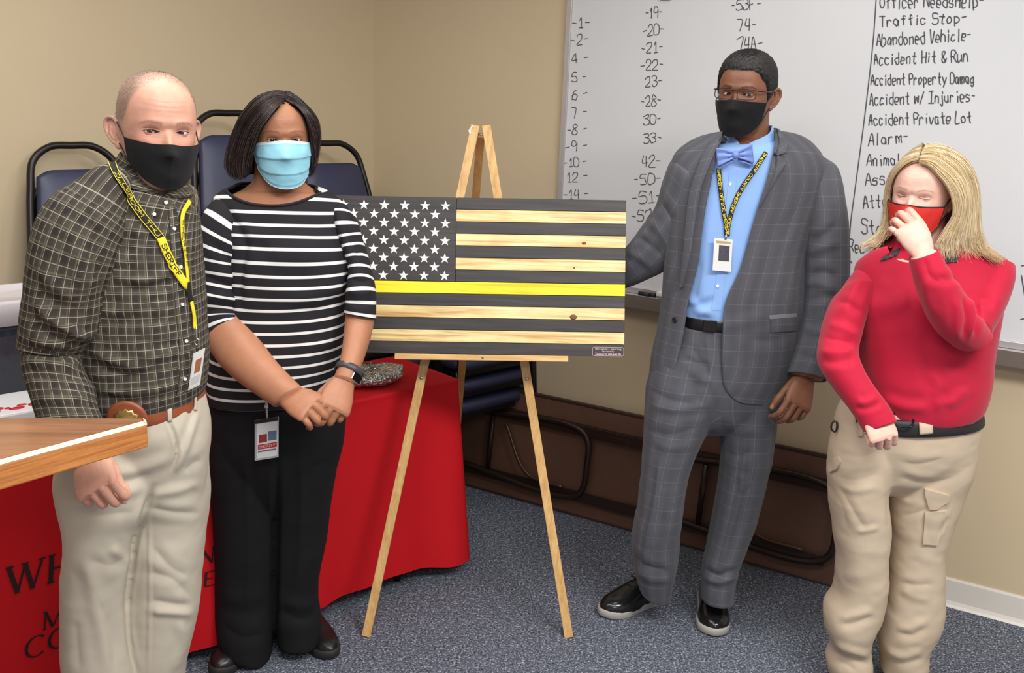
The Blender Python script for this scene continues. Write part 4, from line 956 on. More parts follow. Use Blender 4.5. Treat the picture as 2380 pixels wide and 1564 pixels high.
# ---------------------------------------------------------------- hands
def hand(W, f, n, left=False, size=1.0, curl=((45, 60, 35),)*4, spread=(6, 2, -2, -7), thumb=(35, 25, 20, 20), stub=.05, arm=None, plump=1.0):
    """W wrist, f towards the knuckles, n out of the back of the hand. returns (mesh, nails, joints)"""
    f = nrm(f); n = nrm(np.asarray(n, float)-(np.asarray(n, float)@f)*f); sd = np.cross(f, n)*(1 if left else -1); S = size
    W = np.asarray(W, float); mb = MB(); th = np.linspace(0, 2*np.pi, 26, endpoint=False)
    rows = []
    ax = nrm(np.asarray(arm, float)) if arm is not None else f
    for d, hw, ht, sh, nb in ((-stub, .029, .022, 0, 0), (-.02, .0275, .0195, 0, 0), (0, .028, .0185, .0, 0), (.02, .034, .0185, .002, 0), (.045, .0405, .0175, .002, .001), (.07, .0425, .0155, .001, .002), (.086, .0425, .0135, 0, .002), (.094, .038, .010, 0, .001)):
        c = W+(ax if d < 0 else f)*d*S+sd*sh*S+n*nb*S; g = np.abs(np.cos(th))**.85*np.sign(np.cos(th)); rows.append(c+sd*(g*hw*S*plump)[:, None]+n*(np.sin(th)*ht*S*plump)[:, None])
    add_grid(mb, np.array(rows), True, True)
    nails = []; J = {}
    Ls = ((.043, .026, .021), (.047, .030, .022), (.043, .028, .022), (.034, .021, .019)); bx = (.0305, .0105, -.0105, -.030); bl = (.088, .092, .088, .079); rr = (.0095, .0098, .0092, .0082)
    for i in range(4):
        cu = curl[i] if len(curl) > 1 else curl[0]; sp = math.radians(spread[i]); d0 = f*math.cos(sp)+sd*math.sin(sp); p = W+f*(bl[i]-.012)*S+sd*bx[i]*S+n*.003*S; pts = [p-d0*.02*S-n*.001*S, p+d0*.012*S]; a = 0; axd = d0
        p = pts[1]
        for k in range(3):
            a += math.radians(cu[k]); dd = axd*math.cos(a)-n*math.sin(a); p = p+dd*Ls[i][k]*S; pts.append(p)
        r = np.array([rr[i]*1.02, rr[i]*1.08, rr[i]*1.02, rr[i]*.92, rr[i]*.74])*S*plump
        # knuckled finger: straight phalanges with slightly fuller joints
        PP = []; RR = []
        for k in range(4):
            for t in (0, .25, .5, .75): 
                PP.append(pts[k]*(1-t)+pts[k+1]*t); RR.append(r[k]*(1-t)+r[k+1]*t-(.0006*S*math.sin(math.pi*t)))
        PP.append(pts[4]); RR.append(r[4]); PP = np.array(PP)
        q = np.pad(PP, ((1, 1), (0, 0)), mode='edge'); PP = np.concatenate([PP[:1], (q[:-2]+2*q[1:-1]+q[2:])[1:-1]/4, PP[-1:]])
        capsule(mb, PP, np.array(RR), 14, n=34)
        ndir = axd*math.sin(a)+n*math.cos(a); tip = pts[4]-nrm(pts[4]-pts[3])*.002*S; nails.append((tip+ndir*r[4]*.75, nrm(pts[4]-pts[3]), ndir, .0062*S, .0048*S)); J[i] = pts
        # knuckle
        ellipsoid(mb, pts[1]+n*.0035*S, sd*.0085*S, f*.009*S, n*.0055*S, 14, 8)
    t0, t1, t2, t3 = (math.radians(v) for v in thumb)      # out from the palm, across the palm, joint bends
    b = W+f*.016*S+sd*.022*S-n*.006*S; d1 = nrm(f*math.cos(t0)+sd*math.sin(t0)-n*math.sin(t1)); side = nrm(f*.75-sd*.5-n*.45)
    p1 = b+d1*.042*S; d2 = nrm(d1*math.cos(t2)+side*math.sin(t2)); p2 = p1+d2*.034*S; d3 = nrm(d2*math.cos(t3)+side*math.sin(t3)); p3 = p2+d3*.026*S
    capsule(mb, [b, (b+p1)/2, p1, (p1+p2)/2, p2, (p2+p3)/2, p3], np.array([.015, .0145, .012, .0108, .0112, .0105, .0085])*S*plump, 14, n=30)
    nd = nrm(np.cross(d3, np.cross(sd*.7+n*.7, d3))); nails.append((p3+nd*.0065*S, d3, nd, .007*S, .0055*S)); J['t'] = [b, p1, p2, p3]
    return remesh(mb, .0017, 3, .5), nails, J
def skin_extra(c, V, nails=(), knuck=(), skin=(200, 150, 130), nail=(225, 170, 160), red=(190, 110, 95)):
    for p, d, nn, a, b in nails:
        q = V-p; u = q@d; s = np.cross(d, nn); v = q@s; h = q@nn; w = np.clip(1.4-((u/a)**2+(v/b)**2)*.9, 0, 1)*(np.abs(h) < .005); w = np.clip(w*3, 0, 1)[:, None]*.75; c = c*(1-w)+np.array(lin(nail))*w
    for p in knuck:
        w = (.28*np.exp(-np.sum((V-p)**2, 1)/(2*.0085**2)))[:, None]; c = c*(1-w)+np.array(lin(red))*w
    return c
def skin_mat(name, rough=.48, sss=.06):
    m = NM(name, rough=rough, spec=.4); a = m.attr(); m.set('Base Color', a); c = m.coord(); m.bump(m.math('ADD', m.noise(c, 420, 3), m.math('MULTIPLY', m.noise(c, 90, 3), .8)), .28, .0009)
    m.set('Subsurface Weight', sss); m.set('Subsurface Radius', (.012, .005, .003)); return m.m

# ---------------------------------------------------------------- hair
def vframe(c):
    """axes of a person looking at the photographer: right, away, up"""
    a = math.atan2(c[0]-CAM[0], c[1]-CAM[1]); return np.array([[math.cos(a), math.sin(a), 0], [-math.sin(a), math.cos(a), 0], [0, 0, 1.0]])
def strands(mb, curves, r, cols, ns=3):
    """many thin hairs (k,p,3) as three-sided tubes tapering to the tip"""
    C = np.asarray(curves, float); K, p, _ = C.shape; T = nrm(np.gradient(C, axis=1)); a = np.array([.31, .47, .83]); N = nrm(np.cross(T, a)); B = np.cross(T, N)
    rad = r*np.linspace(1, .45, p)[None, :, None]; th = np.linspace(0, 2*np.pi, ns, endpoint=False)
    G = C[:, :, None]+rad[..., None]*(np.cos(th)[None, None, :, None]*N[:, :, None]+np.sin(th)[None, None, :, None]*B[:, :, None])
    V = G.reshape(-1, 3); idx = np.arange(K)[:, None, None]*(p*ns)+np.arange(p-1)[None, :, None]*ns; j = np.arange(ns)[None, None, :]; j2 = (j+1) % ns
    F = np.stack([idx+j, idx+j2, idx+ns+j2, idx+ns+j], -1).reshape(-1, 4); Cc = np.repeat(np.asarray(cols, float), p*ns, 0)
    mb.V.append(V); mb.F += (F+mb.n).tolist(); mb.U += [None]*len(F); mb.MI += [0]*len(F); mb.C.append(Cc); mb.n += len(V); return mb
def hair_sheet(mb, guides, nc, npt, thick, col, wav=.0, cut=1.0):
    """opaque under-layer through the guide curves"""
    gs = np.array([spline(np.array(g, float), npt) for g in guides]); G = np.array([spline(gs[:, k], nc) for k in range(npt)])       # (npt,nc,3)
    nz = fbm(np.stack([np.broadcast_to(np.linspace(0, nc/5, nc)[None], G.shape[:2]), np.broadcast_to(np.linspace(0, 2, npt)[:, None], G.shape[:2]), np.zeros(G.shape[:2])], -1), 2, 5)
    dj = np.gradient(G, axis=1); di = np.gradient(G, axis=0); N = nrm(np.cross(dj, di)); cen = G.mean((0, 1)); s = np.sign(np.sum(N*(G-cen), -1)); N = N*np.where(s == 0, 1, s)[..., None]
    G2 = G+N*(wav*nz)[..., None]; C = np.broadcast_to(np.array(col), G2.shape); h = int(npt*cut); add_grid(mb, G2[:h]-N[:h]*.001, C=C[:h]); add_grid(mb, G2[:h]-N[:h]*thick, C=C[:h]); return G2, N
def sheet_strands(mb, G, N, k, cols, r=.0006, lift=.003, jit=.004, seed=1, npt=16, t0=.0):
    r_ = np.random.default_rng(seed); npt_, nc, _ = G.shape; out = []; cc = []; cols = np.array(cols)
    for i in range(k):
        c = r_.uniform(0, nc-1.001); c2 = np.clip(c+r_.normal(0, nc*.012), 0, nc-1.001); st = r_.uniform(t0, .25) if r_.random() < .5 else t0; en = r_.uniform(.8, 1.0); t = np.linspace(st, en, npt); u = c+(c2-c)*t; j = u.astype(int); fj = (u-j)[:, None]; v = t*(npt_-1.001); i0 = v.astype(int); fi = (v-i0)[:, None]
        def S(A): return (A[i0, j]*(1-fj)+A[i0, j+1]*fj)*(1-fi)+(A[i0+1, j]*(1-fj)+A[i0+1, j+1]*fj)*fi
        h = abs(r_.normal(0, lift))+.0003; w = r_.normal(0, jit, 3)*np.linspace(0, 1, npt)[:, None]**2
        out.append(S(G)+S(N)*h+w); q = r_.random()**1.3; cc.append(cols[0]*(1-q)+cols[1]*q if r_.random() < .85 else cols[2])
    strands(mb, out, r, cc); return mb
def hair_mat(name, rough=.35):
    m = NM(name, rough=rough, spec=.5); m.set('Base Color', m.attr()); m.set('Anisotropic', .6); return m.m

# ---------------------------------------------------------------- drape helpers
class Surf:
    def __init__(s, *obs): s.b = bvh_of(*obs)
    def at(s, x, y, off=0.0):
        p, n = hit(s.b, x, y, off)
        return p, n
    def line(s, pts, k, off):
        q = spline(np.array(pts, float), k); P = []; N = []
        for x, y in q:
            p, n = s.at(x, y, off)
            if p is not None: P.append(p); N.append(n)
        return np.array(P), np.array(N)
def strap_on(mb, S, pts, w, k=60, off=.0035, flat=True, sm=3, mi=0, thick=.0016):
    """flat band lying over a surface along a path"""
    P, N = S.line(pts, k, off)
    for _ in range(sm):
        P[1:-1] = (P[:-2]+2*P[1:-1]+P[2:])/4; N[1:-1] = (N[:-2]+2*N[1:-1]+N[2:])/4
    N = nrm(N); T = nrm(np.gradient(P, axis=0)); B = nrm(np.cross(T, N)); G = np.stack([P-B*w/2, P-B*w/4+N*thick*.3, P+B*w/4+N*thick*.3, P+B*w/2, P+B*w/2-N*thick, P-B*w/2-N*thick], 1); add_grid(mb, G, True, True, mi=mi); return P, N, B
def patch_on(mb, S, poly, off, thick, nx=26, ny=34, UV=False, crease=0):
    """cloth patch with the given outline laid over a surface: poly is a list of left-edge and right-edge point pairs, top to bottom"""
    Lf = spline(np.array([p[0] for p in poly], float), ny); Rt = spline(np.array([p[1] for p in poly], float), ny); G = np.zeros((ny, nx, 3)); N = np.zeros((ny, nx, 3)); last = None
    for i in range(ny):
        for j in range(nx):
            q = Lf[i]+(Rt[i]-Lf[i])*j/(nx-1); p, n = S.at(*q)
            if p is None: p, n = last if last is not None else (atY(*q, 2.5), -FW)
            G[i, j] = p; N[i, j] = n; last = (p, n)
    for _ in range(4):
        q = np.pad(G, ((1, 1), (1, 1), (0, 0)), mode='edge'); A = (q[:-2, 1:-1]+q[2:, 1:-1]+q[1:-1, :-2]+q[1:-1, 2:])/4; G[1:-1, 1:-1] = A[1:-1, 1:-1]
        q = np.pad(N, ((1, 1), (1, 1), (0, 0)), mode='edge'); N = nrm((q[:-2, 1:-1]+q[2:, 1:-1]+q[1:-1, :-2]+q[1:-1, 2:])/4)
    top = G+N*(off+thick); bot = G+N*(off-.004); px = np.linalg.norm(np.diff(top, axis=1), axis=-1); U = np.concatenate([np.zeros((ny, 1)), np.cumsum(px, 1)], 1); V = np.concatenate([[0], np.cumsum(np.linalg.norm(np.diff(top[:, nx//2], axis=0), axis=1))])
    uv = np.stack([U, np.broadcast_to(V[:, None], U.shape)], -1)
    add_grid(mb, top, UV=uv); e = np.concatenate([top[0], top[1:, -1], top[-1, -2::-1], top[-2:0:-1, 0]]); e2 = np.concatenate([bot[0], bot[1:, -1], bot[-1, -2::-1], bot[-2:0:-1, 0]])
    add_grid(mb, np.stack([e, e2]), True); return top, N
def button(parent, S, x, y, r, mat, off=.002, name='button'):
    p, n = S.at(x, y, off); 
    if p is None: return
    a = nrm(np.cross(n, Z3)); b = np.cross(a, n); th = np.linspace(0, 2*np.pi, 18, endpoint=False); G = []
    for k, h in ((.05, .0012), (.55, .0011), (.7, .002), (.95, .0018), (1, .0008), (1, -.002)): G.append(p+a*(np.cos(th)*r*k)[:, None]+b*(np.sin(th)*r*k)[:, None]+n*h)
    mb = MB(); add_grid(mb, np.array(G), True, True); return mb.obj(name, mat, parent)
def id_card(parent, name, TL_, TR_, BL_, off_n, mats, photo=True, kind='plain'):
    """card from three corners; mats: holder, card, photo, band"""
    TL_, TR_, BL_ = (np.asarray(v, float) for v in (TL_, TR_, BL_)); ex = TR_-TL_; ey = BL_-TL_; n = nrm(np.cross(ex, ey)); n = n if n@FW < 0 else -n
    def Q(u, v, h=0.0): return TL_+ex*u+ey*v+n*h
    def quad(mb, u0, v0, u1, v1, h, t): extrude_poly(mb, [Q(u0, v0, h), Q(u1, v0, h), Q(u1, v1, h), Q(u0, v1, h)], n*t)
    mb = MB(); quad(mb, 0, 0, 1, 1, -.001, .0022); h_ = bevel(mb.obj(name, mats[0], parent, smooth=False), .0006)
    return h_, Q, quad, n
def shoe(heel, toe, parent, m_up, m_sole, L=.29, w=.052, h=.075, name='shoe', laces=None, up=0.0, pointed=0.0):
    heel, toe = np.asarray(heel, float), np.asarray(toe, float); f = nrm((toe-heel)*np.array([1, 1, 0])); s = np.cross(f, Z3); o = heel.copy(); o[2] = up
    y = np.linspace(0, 1, 26); wid = w*np.interp(y, [0, .05, .2, .45, .7, .85, .95, 1], [.30, .62, .74, .76, 1, .92, .6-.15*pointed, .12]); th = np.linspace(0, 2*np.pi, 48, endpoint=False)
    # sole
    out = np.concatenate([np.stack([y*L, wid], 1), np.stack([y[::-1]*L, -wid[::-1]*.93], 1)]); mb = MB()
    rows = [[o+f*(a+(.006 if a > L*.5 else -.004)*k2)+s*b*(1+.06*k2)+Z3*(z+.012*max(0, (a/L-.75))**2*8) for a, b in out] for z, k2 in ((0, .4), (.004, 1), (.02, 1), (.026, .4))]
    add_grid(mb, np.array(rows), True, True); root = mb.obj(name, m_sole, parent); root.name = name
    hgt = h*np.interp(y, [0, .06, .25, .4, .55, .75, .9, 1], [.75, .95, 1.0, 1.02, .86, .58, .46, .25]); mb = MB(); G = []
    for i in range(len(y)):
        c = o+f*(y[i]*L)+Z3*.02; G.append([c+s*(wid[i]*.97*np.sign(math.cos(t))*abs(math.cos(t))**.8)+Z3*(hgt[i]*max(0, math.sin(t))**(.75) if math.sin(t) > 0 else -.004) for t in th])
    add_grid(mb, np.array(G), True, True); u = mb.obj('upper', m_up, root); 
    if laces:
        for k, a in enumerate((.46, .53, .60)):
            hh = np.interp(a, y, hgt); ww = np.interp(a, y, wid); mb = MB(); pipe(mb, [o+f*(a*L)+s*(q*ww*.45)+Z3*(.021+hh*(1-.10*abs(q)**2)+.001) for q in (-1, -.5, 0, .5, 1)], .0022, 8, n=16); mb.obj('lace', laces, root)
        mb = MB(); hh = np.interp(.44, y, hgt)
        for q in (-1, 1): pipe(mb, [o+f*(.46*L)+Z3*(.024+hh), o+f*(.45*L)+s*q*.02+Z3*(.03+hh), o+f*(.5*L)+s*q*.03+Z3*(.018+hh), o+f*(.47*L)+Z3*(.024+hh)], .002, 8, n=20)
        mb.obj('lace', laces, root)
    return root
def dome(rows, h):
    """rounded closed head for a sleeve, added before its first row (h in pixels)"""
    r0, r1 = np.array(rows[0], float), np.array(rows[1], float); m0 = (r0[:2]+r0[2:4])/2; m1 = (r1[:2]+r1[2:4])/2; u = (m0-m1)/np.linalg.norm(m0-m1); e = (r0[2:4]-r0[:2])/2; out = []
    for a in (84, 62, 40, 20):
        k, s = math.cos(math.radians(a)), math.sin(math.radians(a)); m = m0+u*h*s; out.append((*(m-e*k), *(m+e*k), r0[4], r0[5]*k))
    return out+list(rows)
def trousers(name, mat, parent, W, LA, LB, creases, vox=.0045, it=12, seed=1, amp=2.0, uv=False, fscale=.8):
    """one pair of trousers: waist and legs melted into one surface, then folded"""
    mb = MB()
    for rows, nr in ((W, 60), (LA, 110), (LB, 110)):
        P, N, UV, c = tube(rows, nr, 84); add_grid(mb, P, True, True)
    me = remesh(mb, vox, it); n = len(me.vertices); V = np.zeros(n*3, np.float32); me.vertices.foreach_get('co', V); V = V.reshape(-1, 3).astype(float); N = np.zeros(n*3, np.float32); me.vertices.foreach_get('normal', N); N = N.reshape(-1, 3).astype(float)
    d = folds(V[None], N[None], creases)[0]*fscale if creases else np.zeros(n)
    q = V.copy(); d = d+.001*amp*(.6*fbm(q*np.array([7, 7, 11]), 3, seed)+.5*(.45-1.6*np.abs(fbm(q*np.array([6, 6, 9])+3.1, 2, seed+2))))+.001*amp*.4*fbm(q*np.array([14, 14, 26]), 2, seed+5)
    V2 = V+N*d[:, None]; me.vertices.foreach_set('co', V2.astype(np.float32).ravel()); me.transform(Matrix.Translation(-Vector(WLOC[parent.name])))
    if uv:
        cA = tube(LA, 60, 12)[3]; cB = tube(LB, 60, 12)[3]; mid = lambda z: (np.interp(z, cA[::-1, 2], cA[::-1, 0])+np.interp(z, cB[::-1, 2], cB[::-1, 0]))/2
        U = np.zeros((n, 2))
        for k, c in ((0, cA), (1, cB)):
            m = (V[:, 0] < mid(V[:, 2])) if k == 0 else (V[:, 0] >= mid(V[:, 2])); dx = V[m, 0]-np.interp(V[m, 2], c[::-1, 2], c[::-1, 0]); dy = V[m, 1]-np.interp(V[m, 2], c[::-1, 2], c[::-1, 1])
            U[m, 0] = .092*np.arctan2(dx, -dy)+.0235*k; U[m, 1] = V[m, 2]
        l = me.uv_layers.new(name='uv'); li = np.zeros(len(me.loops), np.int32); me.loops.foreach_get('vertex_index', li); l.data.foreach_set('uv', U[li].astype(np.float32).ravel())
    me.name = name; me.materials.clear(); me.materials.append(mat); me.polygons.foreach_set('use_smooth', [True]*len(me.polygons)); o = bpy.data.objects.new(name, me); COL.objects.link(o); o.parent = parent; WLOC[o.name] = WLOC[parent.name]; me.update(); return o
# ================================================================ clothes that open at the front
def open_tube(rows, opens, nr=90, ns=120, ex=2.25, creases=(), wr=((7, 7, 1.5, 2),), add=0.0, shape=None):
    """tube of cloth left open at the front: opens = (left px, right px) of the gap for every row"""
    R = np.array([list(q[:7])+[0]*(7-len(q[:7]))+list(o) for q, o in zip(rows, opens)], float); r = spline(R, nr)
    L = atY(r[:, 0], r[:, 1], r[:, 4]-r[:, 6]/2); Rr = atY(r[:, 2], r[:, 3], r[:, 4]+r[:, 6]/2); c = (L+Rr)/2; u = (Rr-L)/2; t = nrm(np.gradient(c, axis=0)); v = nrm(np.cross(t, u)); v = v*np.sign(v@FW)[:, None]; hd = r[:, 5]
    def ang(ox):
        f = np.clip((ox-(r[:, 0]+r[:, 2])/2)/((r[:, 2]-r[:, 0])/2), -.98, .98); return 2*np.pi-np.arccos(np.sign(f)*np.abs(f)**(ex/2))
    a0, a1 = ang(r[:, 8]), ang(r[:, 7])+2*np.pi; th = a0[:, None]+(a1-a0)[:, None]*np.linspace(0, 1, ns)[None]
    cs, sn = np.cos(th), np.sin(th); cs = np.sign(cs)*np.abs(cs)**(2/ex); sn = np.sign(sn)*np.abs(sn)**(2/ex)
    P = c[:, None]+u[:, None]*cs[..., None]+v[:, None]*(sn*hd[:, None])[..., None]
    dj = np.gradient(P, axis=1); di = np.gradient(P, axis=0); N = nrm(np.cross(dj, di)); s = np.sign(np.sum(N*(P-c[:, None]), -1).mean()); N = N*s
    d = np.linalg.norm(np.diff(P, axis=1), axis=-1); U = np.concatenate([np.zeros((nr, 1)), np.cumsum(d, 1)], 1); U = U-U[:, ns//2:ns//2+1]
    V = np.concatenate([[0], np.cumsum(np.linalg.norm(np.diff(c, axis=0), axis=1))]); UV = np.stack([U, np.broadcast_to(V[:, None], U.shape)], -1)
    dd = folds(P, N, creases)
    for fu, fv, amp, sd in wr: dd = dd+wrinkle(UV, fu, fv, amp, sd, ns)
    P = P+N*((np.asarray(dd) if np.ndim(dd) else np.zeros(P.shape[:2]))+add)[..., None]
    return P, N, UV
def body_tube(rows, scale=.86, hdadd=-.006, nr=26, ns=28):
    P, N, UV, c = tube(rows, nr, ns, 2.2, scale, hdadd); mb = MB(); add_grid(mb, P, True, True); return mb

# ================================================================ person 1: man in the plaid shirt
p1 = empty('person', (-.72, 2.16, 0), label='person in a plaid shirt and khaki trousers with a yellow lanyard, black mask', cat='person')
M_sk1 = skin_mat('fair_skin')
hd1 = Head(366, 301, 2.13, yaw=33, pitch=0, roll=2, size=1.005, wide=1.0, lid=(.0025, .0030), brow=1.3, lines=1.0)
T1 = [(290, 375, 425, 440, 2.14, .055), (225, 413, 440, 462, 2.14, .088), (165, 460, 456, 505, 2.13, .108), (140, 520, 463, 560, 2.13, .122), (150, 600, 466, 620, 2.13, .132), (165, 700, 473, 710, 2.13, .138), (180, 800, 478, 800, 2.13, .142), (195, 880, 478, 868, 2.13, .142), (203, 930, 472, 905, 2.13, .138), (208, 958, 464, 925, 2.13, .128)]
A1 = [(245, 434, 292, 468, 2.10, .03), (205, 424, 300, 475, 2.06, .065), (150, 445, 300, 530, 2.04, .092), (100, 500, 283, 585, 2.02, .097), (80, 570, 268, 630, 2.01, .097), (68, 660, 250, 685, 2.01, .092), (58, 740, 234, 765, 2.01, .087), (50, 808, 196, 832, 2.01, .08), (56, 848, 198, 862, 1.99, .074), (68, 900, 212, 898, 1.97, .068), (84, 950, 221, 945, 1.95, .062), (112, 1020, 240, 1000, 1.93, .054), (138, 1072, 252, 1046, 1.92, .048)]
B1 = [(410, 480, 440, 490, 2.22, .03), (395, 480, 455, 490, 2.26, .06), (385, 520, 459, 540, 2.29, .07), (385, 640, 460, 660, 2.31, .065), (388, 780, 455, 800, 2.31, .06), (380, 900, 450, 900, 2.28, .05), (370, 1000, 430, 990, 2.25, .045)]
W1 = [(212, 936, 462, 900, 2.13, .124), (196, 985, 478, 965, 2.13, .134), (160, 1050, 484, 1020, 2.135, .128), (150, 1120, 478, 1110, 2.15, .105), (165, 1180, 465, 1170, 2.165, .08), (200, 1215, 430, 1210, 2.17, .05)]
LA1 = [(185, 985, 365, 1010, 2.125, .10), (150, 1050, 380, 1070, 2.10, .122), (138, 1104, 372, 1120, 2.09, .126), (146, 1172, 352, 1185, 2.08, .122), (162, 1240, 318, 1240, 2.07, .108), (154, 1325, 304, 1325, 2.07, .10), (152, 1388, 294, 1388, 2.07, .095), (153, 1452, 298, 1452, 2.08, .097), (155, 1560, 315, 1560, 2.09, .10), (165, 1680, 325, 1680, 2.11, .098), (172, 1800, 325, 1800, 2.13, .09)]
LB1 = [(310, 975, 479, 960, 2.15, .10), (312, 1030, 484, 1010, 2.155, .118), (318, 1100, 478, 1090, 2.165, .122), (318, 1163, 481, 1163, 2.18, .115), (305, 1240, 472, 1240, 2.18, .112), (296, 1340, 464, 1340, 2.18, .106), (290, 1426, 457, 1426, 2.18, .10), (288, 1500, 440, 1500, 2.18, .098), (290, 1564, 427, 1564, 2.18, .094), (300, 1660, 424, 1660, 2.2, .09), (300, 1768, 420, 1768, 2.22, .088)]
Wr1 = atY(203, 1050, 1.925); f1 = nrm(atY(222, 1122, 1.875)-Wr1)
h1, nl1, J1 = hand(Wr1, f1, np.array([-.02, -.9, .42]), left=False, size=1.06, curl=((58, 72, 38), (64, 80, 42), (66, 82, 44), (66, 82, 46)), thumb=(8, 62, 30, 25), arm=nrm(Wr1-atY(165, 960, 1.95)))
neck1 = MB(); nk = []
P_, N_, U_, C_ = tube([(300, 300, 425, 330, 2.15, .056), (296, 360, 424, 390, 2.14, .058), (285, 410, 430, 440, 2.14, .06), (292, 450, 432, 478, 2.14, .07), (292, 500, 432, 520, 2.14, .075)], 24, 36); add_grid(neck1, P_, True, True)
b1 = union('body', [hd1.mb]+hd1.ears(.62)+[neck1, body_tube(T1[1:]), body_tube(A1[2:], .8), body_tube(B1, .8), body_tube(W1), body_tube(LA1, .82), body_tube(LB1, .82), h1], M_sk1, p1)
def stub1(x, y, z):
    az = np.degrees(np.arctan2(np.abs(x), -(y-.0))); zh = np.interp(az, [0, 22, 40, 52, 60, 72, 95, 110, 125, 180], [.098, .09, .075, .055, .03, .005, .002, .01, -.05, -.075]); n = noise(np.stack([x, y, z], 1)*500, 9)
    top = np.interp(az, [0, 40, 60, 180], [.4, .55, .92, .95]); return np.clip((z-zh)/.018, 0, 1)*top*(.75+.35*n)*(z > -.08)
def col1(V):
    c = hd1.color(V, (212, 160, 138), brow=(104, 74, 54), brow_a=.62, brow_w=.0042, brow_z=.0145, blush=(212, 120, 100), blush_a=.45, stubble=((118, 103, 92), stub1), under=.28)
    return skin_extra(c, V, nl1, [J1[i][1] for i in range(4)]+[J1[i][2] for i in range(4)], nail=(226, 178, 160), red=(214, 120, 100))
paint(b1, col1); hd1.eyes(p1, (78, 52, 36), tint=(214, 200, 190))
# cropped hair: short bristles over the sides and back of the head
M_bris = hair_mat('cropped_hair', .6); mb = MB(); r_ = np.random.default_rng(3); cv = []; cc = []
V = hd1.P.reshape(-1, 3)/hd1.k; wgt = stub1(*V.T); ids = r_.choice(len(V), 7000, p=np.clip(wgt, 0, 1)/np.clip(wgt, 0, 1).sum())
for i in ids:
    p = V[i]+r_.normal(0, .0012, 3); d = nrm(nrm(p-np.array([0, .01, .01]))+np.array([0, .35, -.35])+r_.normal(0, .2, 3)); cv.append(hd1.w(np.array([p-d*.0005, p+d*.0007, p+d*.0013]))); q = r_.random(); cc.append(np.array(lin((70, 58, 50)))*(1-q)+np.array(lin((150, 140, 130)))*q)
strands(mb, cv, .00028, cc); mb.obj('hair', M_bris, p1, colors=True)
M_mask = NM('black_cloth_mask_fabric', lin((22, 22, 23)), .85, spec=.25); c = M_mask.coord(); M_mask.bump(M_mask.noise(c, 700, 2), .25, .0006); M_mask.set('Sheen Weight', .05); M_mask = M_mask.m
M_el = simple('black_elastic', (24, 24, 25), .8)
mask(hd1, p1, M_mask, A=55, zt=(-.027, -.020), zb=(-.118, -.066), off=.006, ridge=.007, strap=M_el, stz=(.012, -.032), skew=-.004)
# plaid shirt
def plaid(name, base, dark, l1, l2, p, w, m1=.62, m2=.42, rough=.85, bands=True):
    m = NM(name, lin(base), rough, spec=.2); uv = m.sep(m.coord('UV')); u, v = uv[0], uv[1]; c = m.coord()
    bu = m.line(u, p*2, p*.25, p*.95, .12); bv = m.line(v, p*2, p*.25, p*.95, .12)
    k = m.mix(m.math('MULTIPLY', m.math('ADD', bu, bv), .45 if bands else 0.0), lin(base), lin(dark))
    k = m.mix(m.math('MULTIPLY', m.line(u, p*2, p*.72, w*2.4), m2), k, lin(l2)); k = m.mix(m.math('MULTIPLY', m.line(v, p*2, p*.72, w*2.4), m2), k, lin(l2))
    k = m.mix(m.math('MULTIPLY', m.line(u, p, 0, w), m1), k, lin(l1)); k = m.mix(m.math('MULTIPLY', m.line(v, p, 0, w), m1), k, lin(l1))
    k = m.mix(m.math('MULTIPLY', m.noise(c, 900, 2), .12), k, lin((20, 18, 16))); m.set('Base Color', k); m.bump(m.noise(c, 800, 2), .2, .0006); return m.m
M_pl = plaid('brown_cream_plaid', (76, 70, 62), (50, 45, 42), (190, 182, 164), (126, 120, 100), .0172, .0012, .62, .42)
cr_t1 = [([(281, 640), (318, 596)], 9, -9), ([(262, 668), (330, 672), (402, 648)], 9, -7), ([(300, 650), (360, 655), (400, 632)], 8, 5), ([(240, 757), (330, 748), (400, 742)], 9, -5), ([(205, 810), (290, 848), (350, 850)], 9, 6), ([(215, 845), (300, 872), (380, 862)], 9, -6),
 ([(240, 730), (300, 715), (350, 690)], 9, 5), ([(330, 790), (400, 800), (440, 790)], 8, -4), ([(230, 905), (320, 915), (420, 893)], 7, 5), ([(250, 560), (310, 580), (350, 560)], 12, -5), ([(280, 520), (330, 545)], 10, 5), ([(330, 700), (380, 690)], 7, -4), ([(310, 820), (370, 830), (420, 815)], 8, 4), ([(426, 560), (440, 680)], 6, -3), ([(445, 730), (452, 850)], 6, -4)]
cr_a1 = [([(77, 702), (137, 752), (201, 783), (228, 770)], 8, 10), ([(70, 730), (130, 785), (200, 806)], 10, -8), ([(52, 812), (120, 822), (182, 824)], 8, -10), ([(60, 838), (130, 846), (195, 842)], 9, 6), ([(215, 560), (232, 640), (240, 720)], 9, -6), ([(150, 500), (180, 600), (190, 700)], 14, 4), ([(90, 620), (120, 660), (180, 690)], 12, 5), ([(85, 660), (140, 712), (210, 728)], 10, -5), ([(75, 880), (140, 885), (200, 872)], 8, -5), ([(85, 925), (150, 930), (210, 915)], 8, 4), ([(196, 480), (215, 530), (230, 590)], 8, -5)]
parts = [cloth_tube(T1, cr_t1, 150, 150, wr=((5, 10, 2.2, 1), (12, 22, 1.0, 4)), hem1=1, dip=.06, dipl=.13), cloth_tube(A1, cr_a1, 140, 110, wr=((7, 12, 3.0, 2), (14, 26, 1.2, 5)), hem1=1), cloth_tube(B1, (), 60, 50, wr=((7, 12, 3, 3),), hem1=1)]
sh1 = garment('shirt', M_pl, p1, parts); S1 = Surf(sh1)
P, N, UV = open_tube([(286, 352, 424, 404, 2.135, .062), (276, 368, 430, 424, 2.135, .066), (262, 392, 438, 446, 2.135, .078), (258, 402, 440, 458, 2.135, .092)], [(326, 421), (356, 419), (384, 413), (392, 407)], 24, 90, creases=(), wr=())
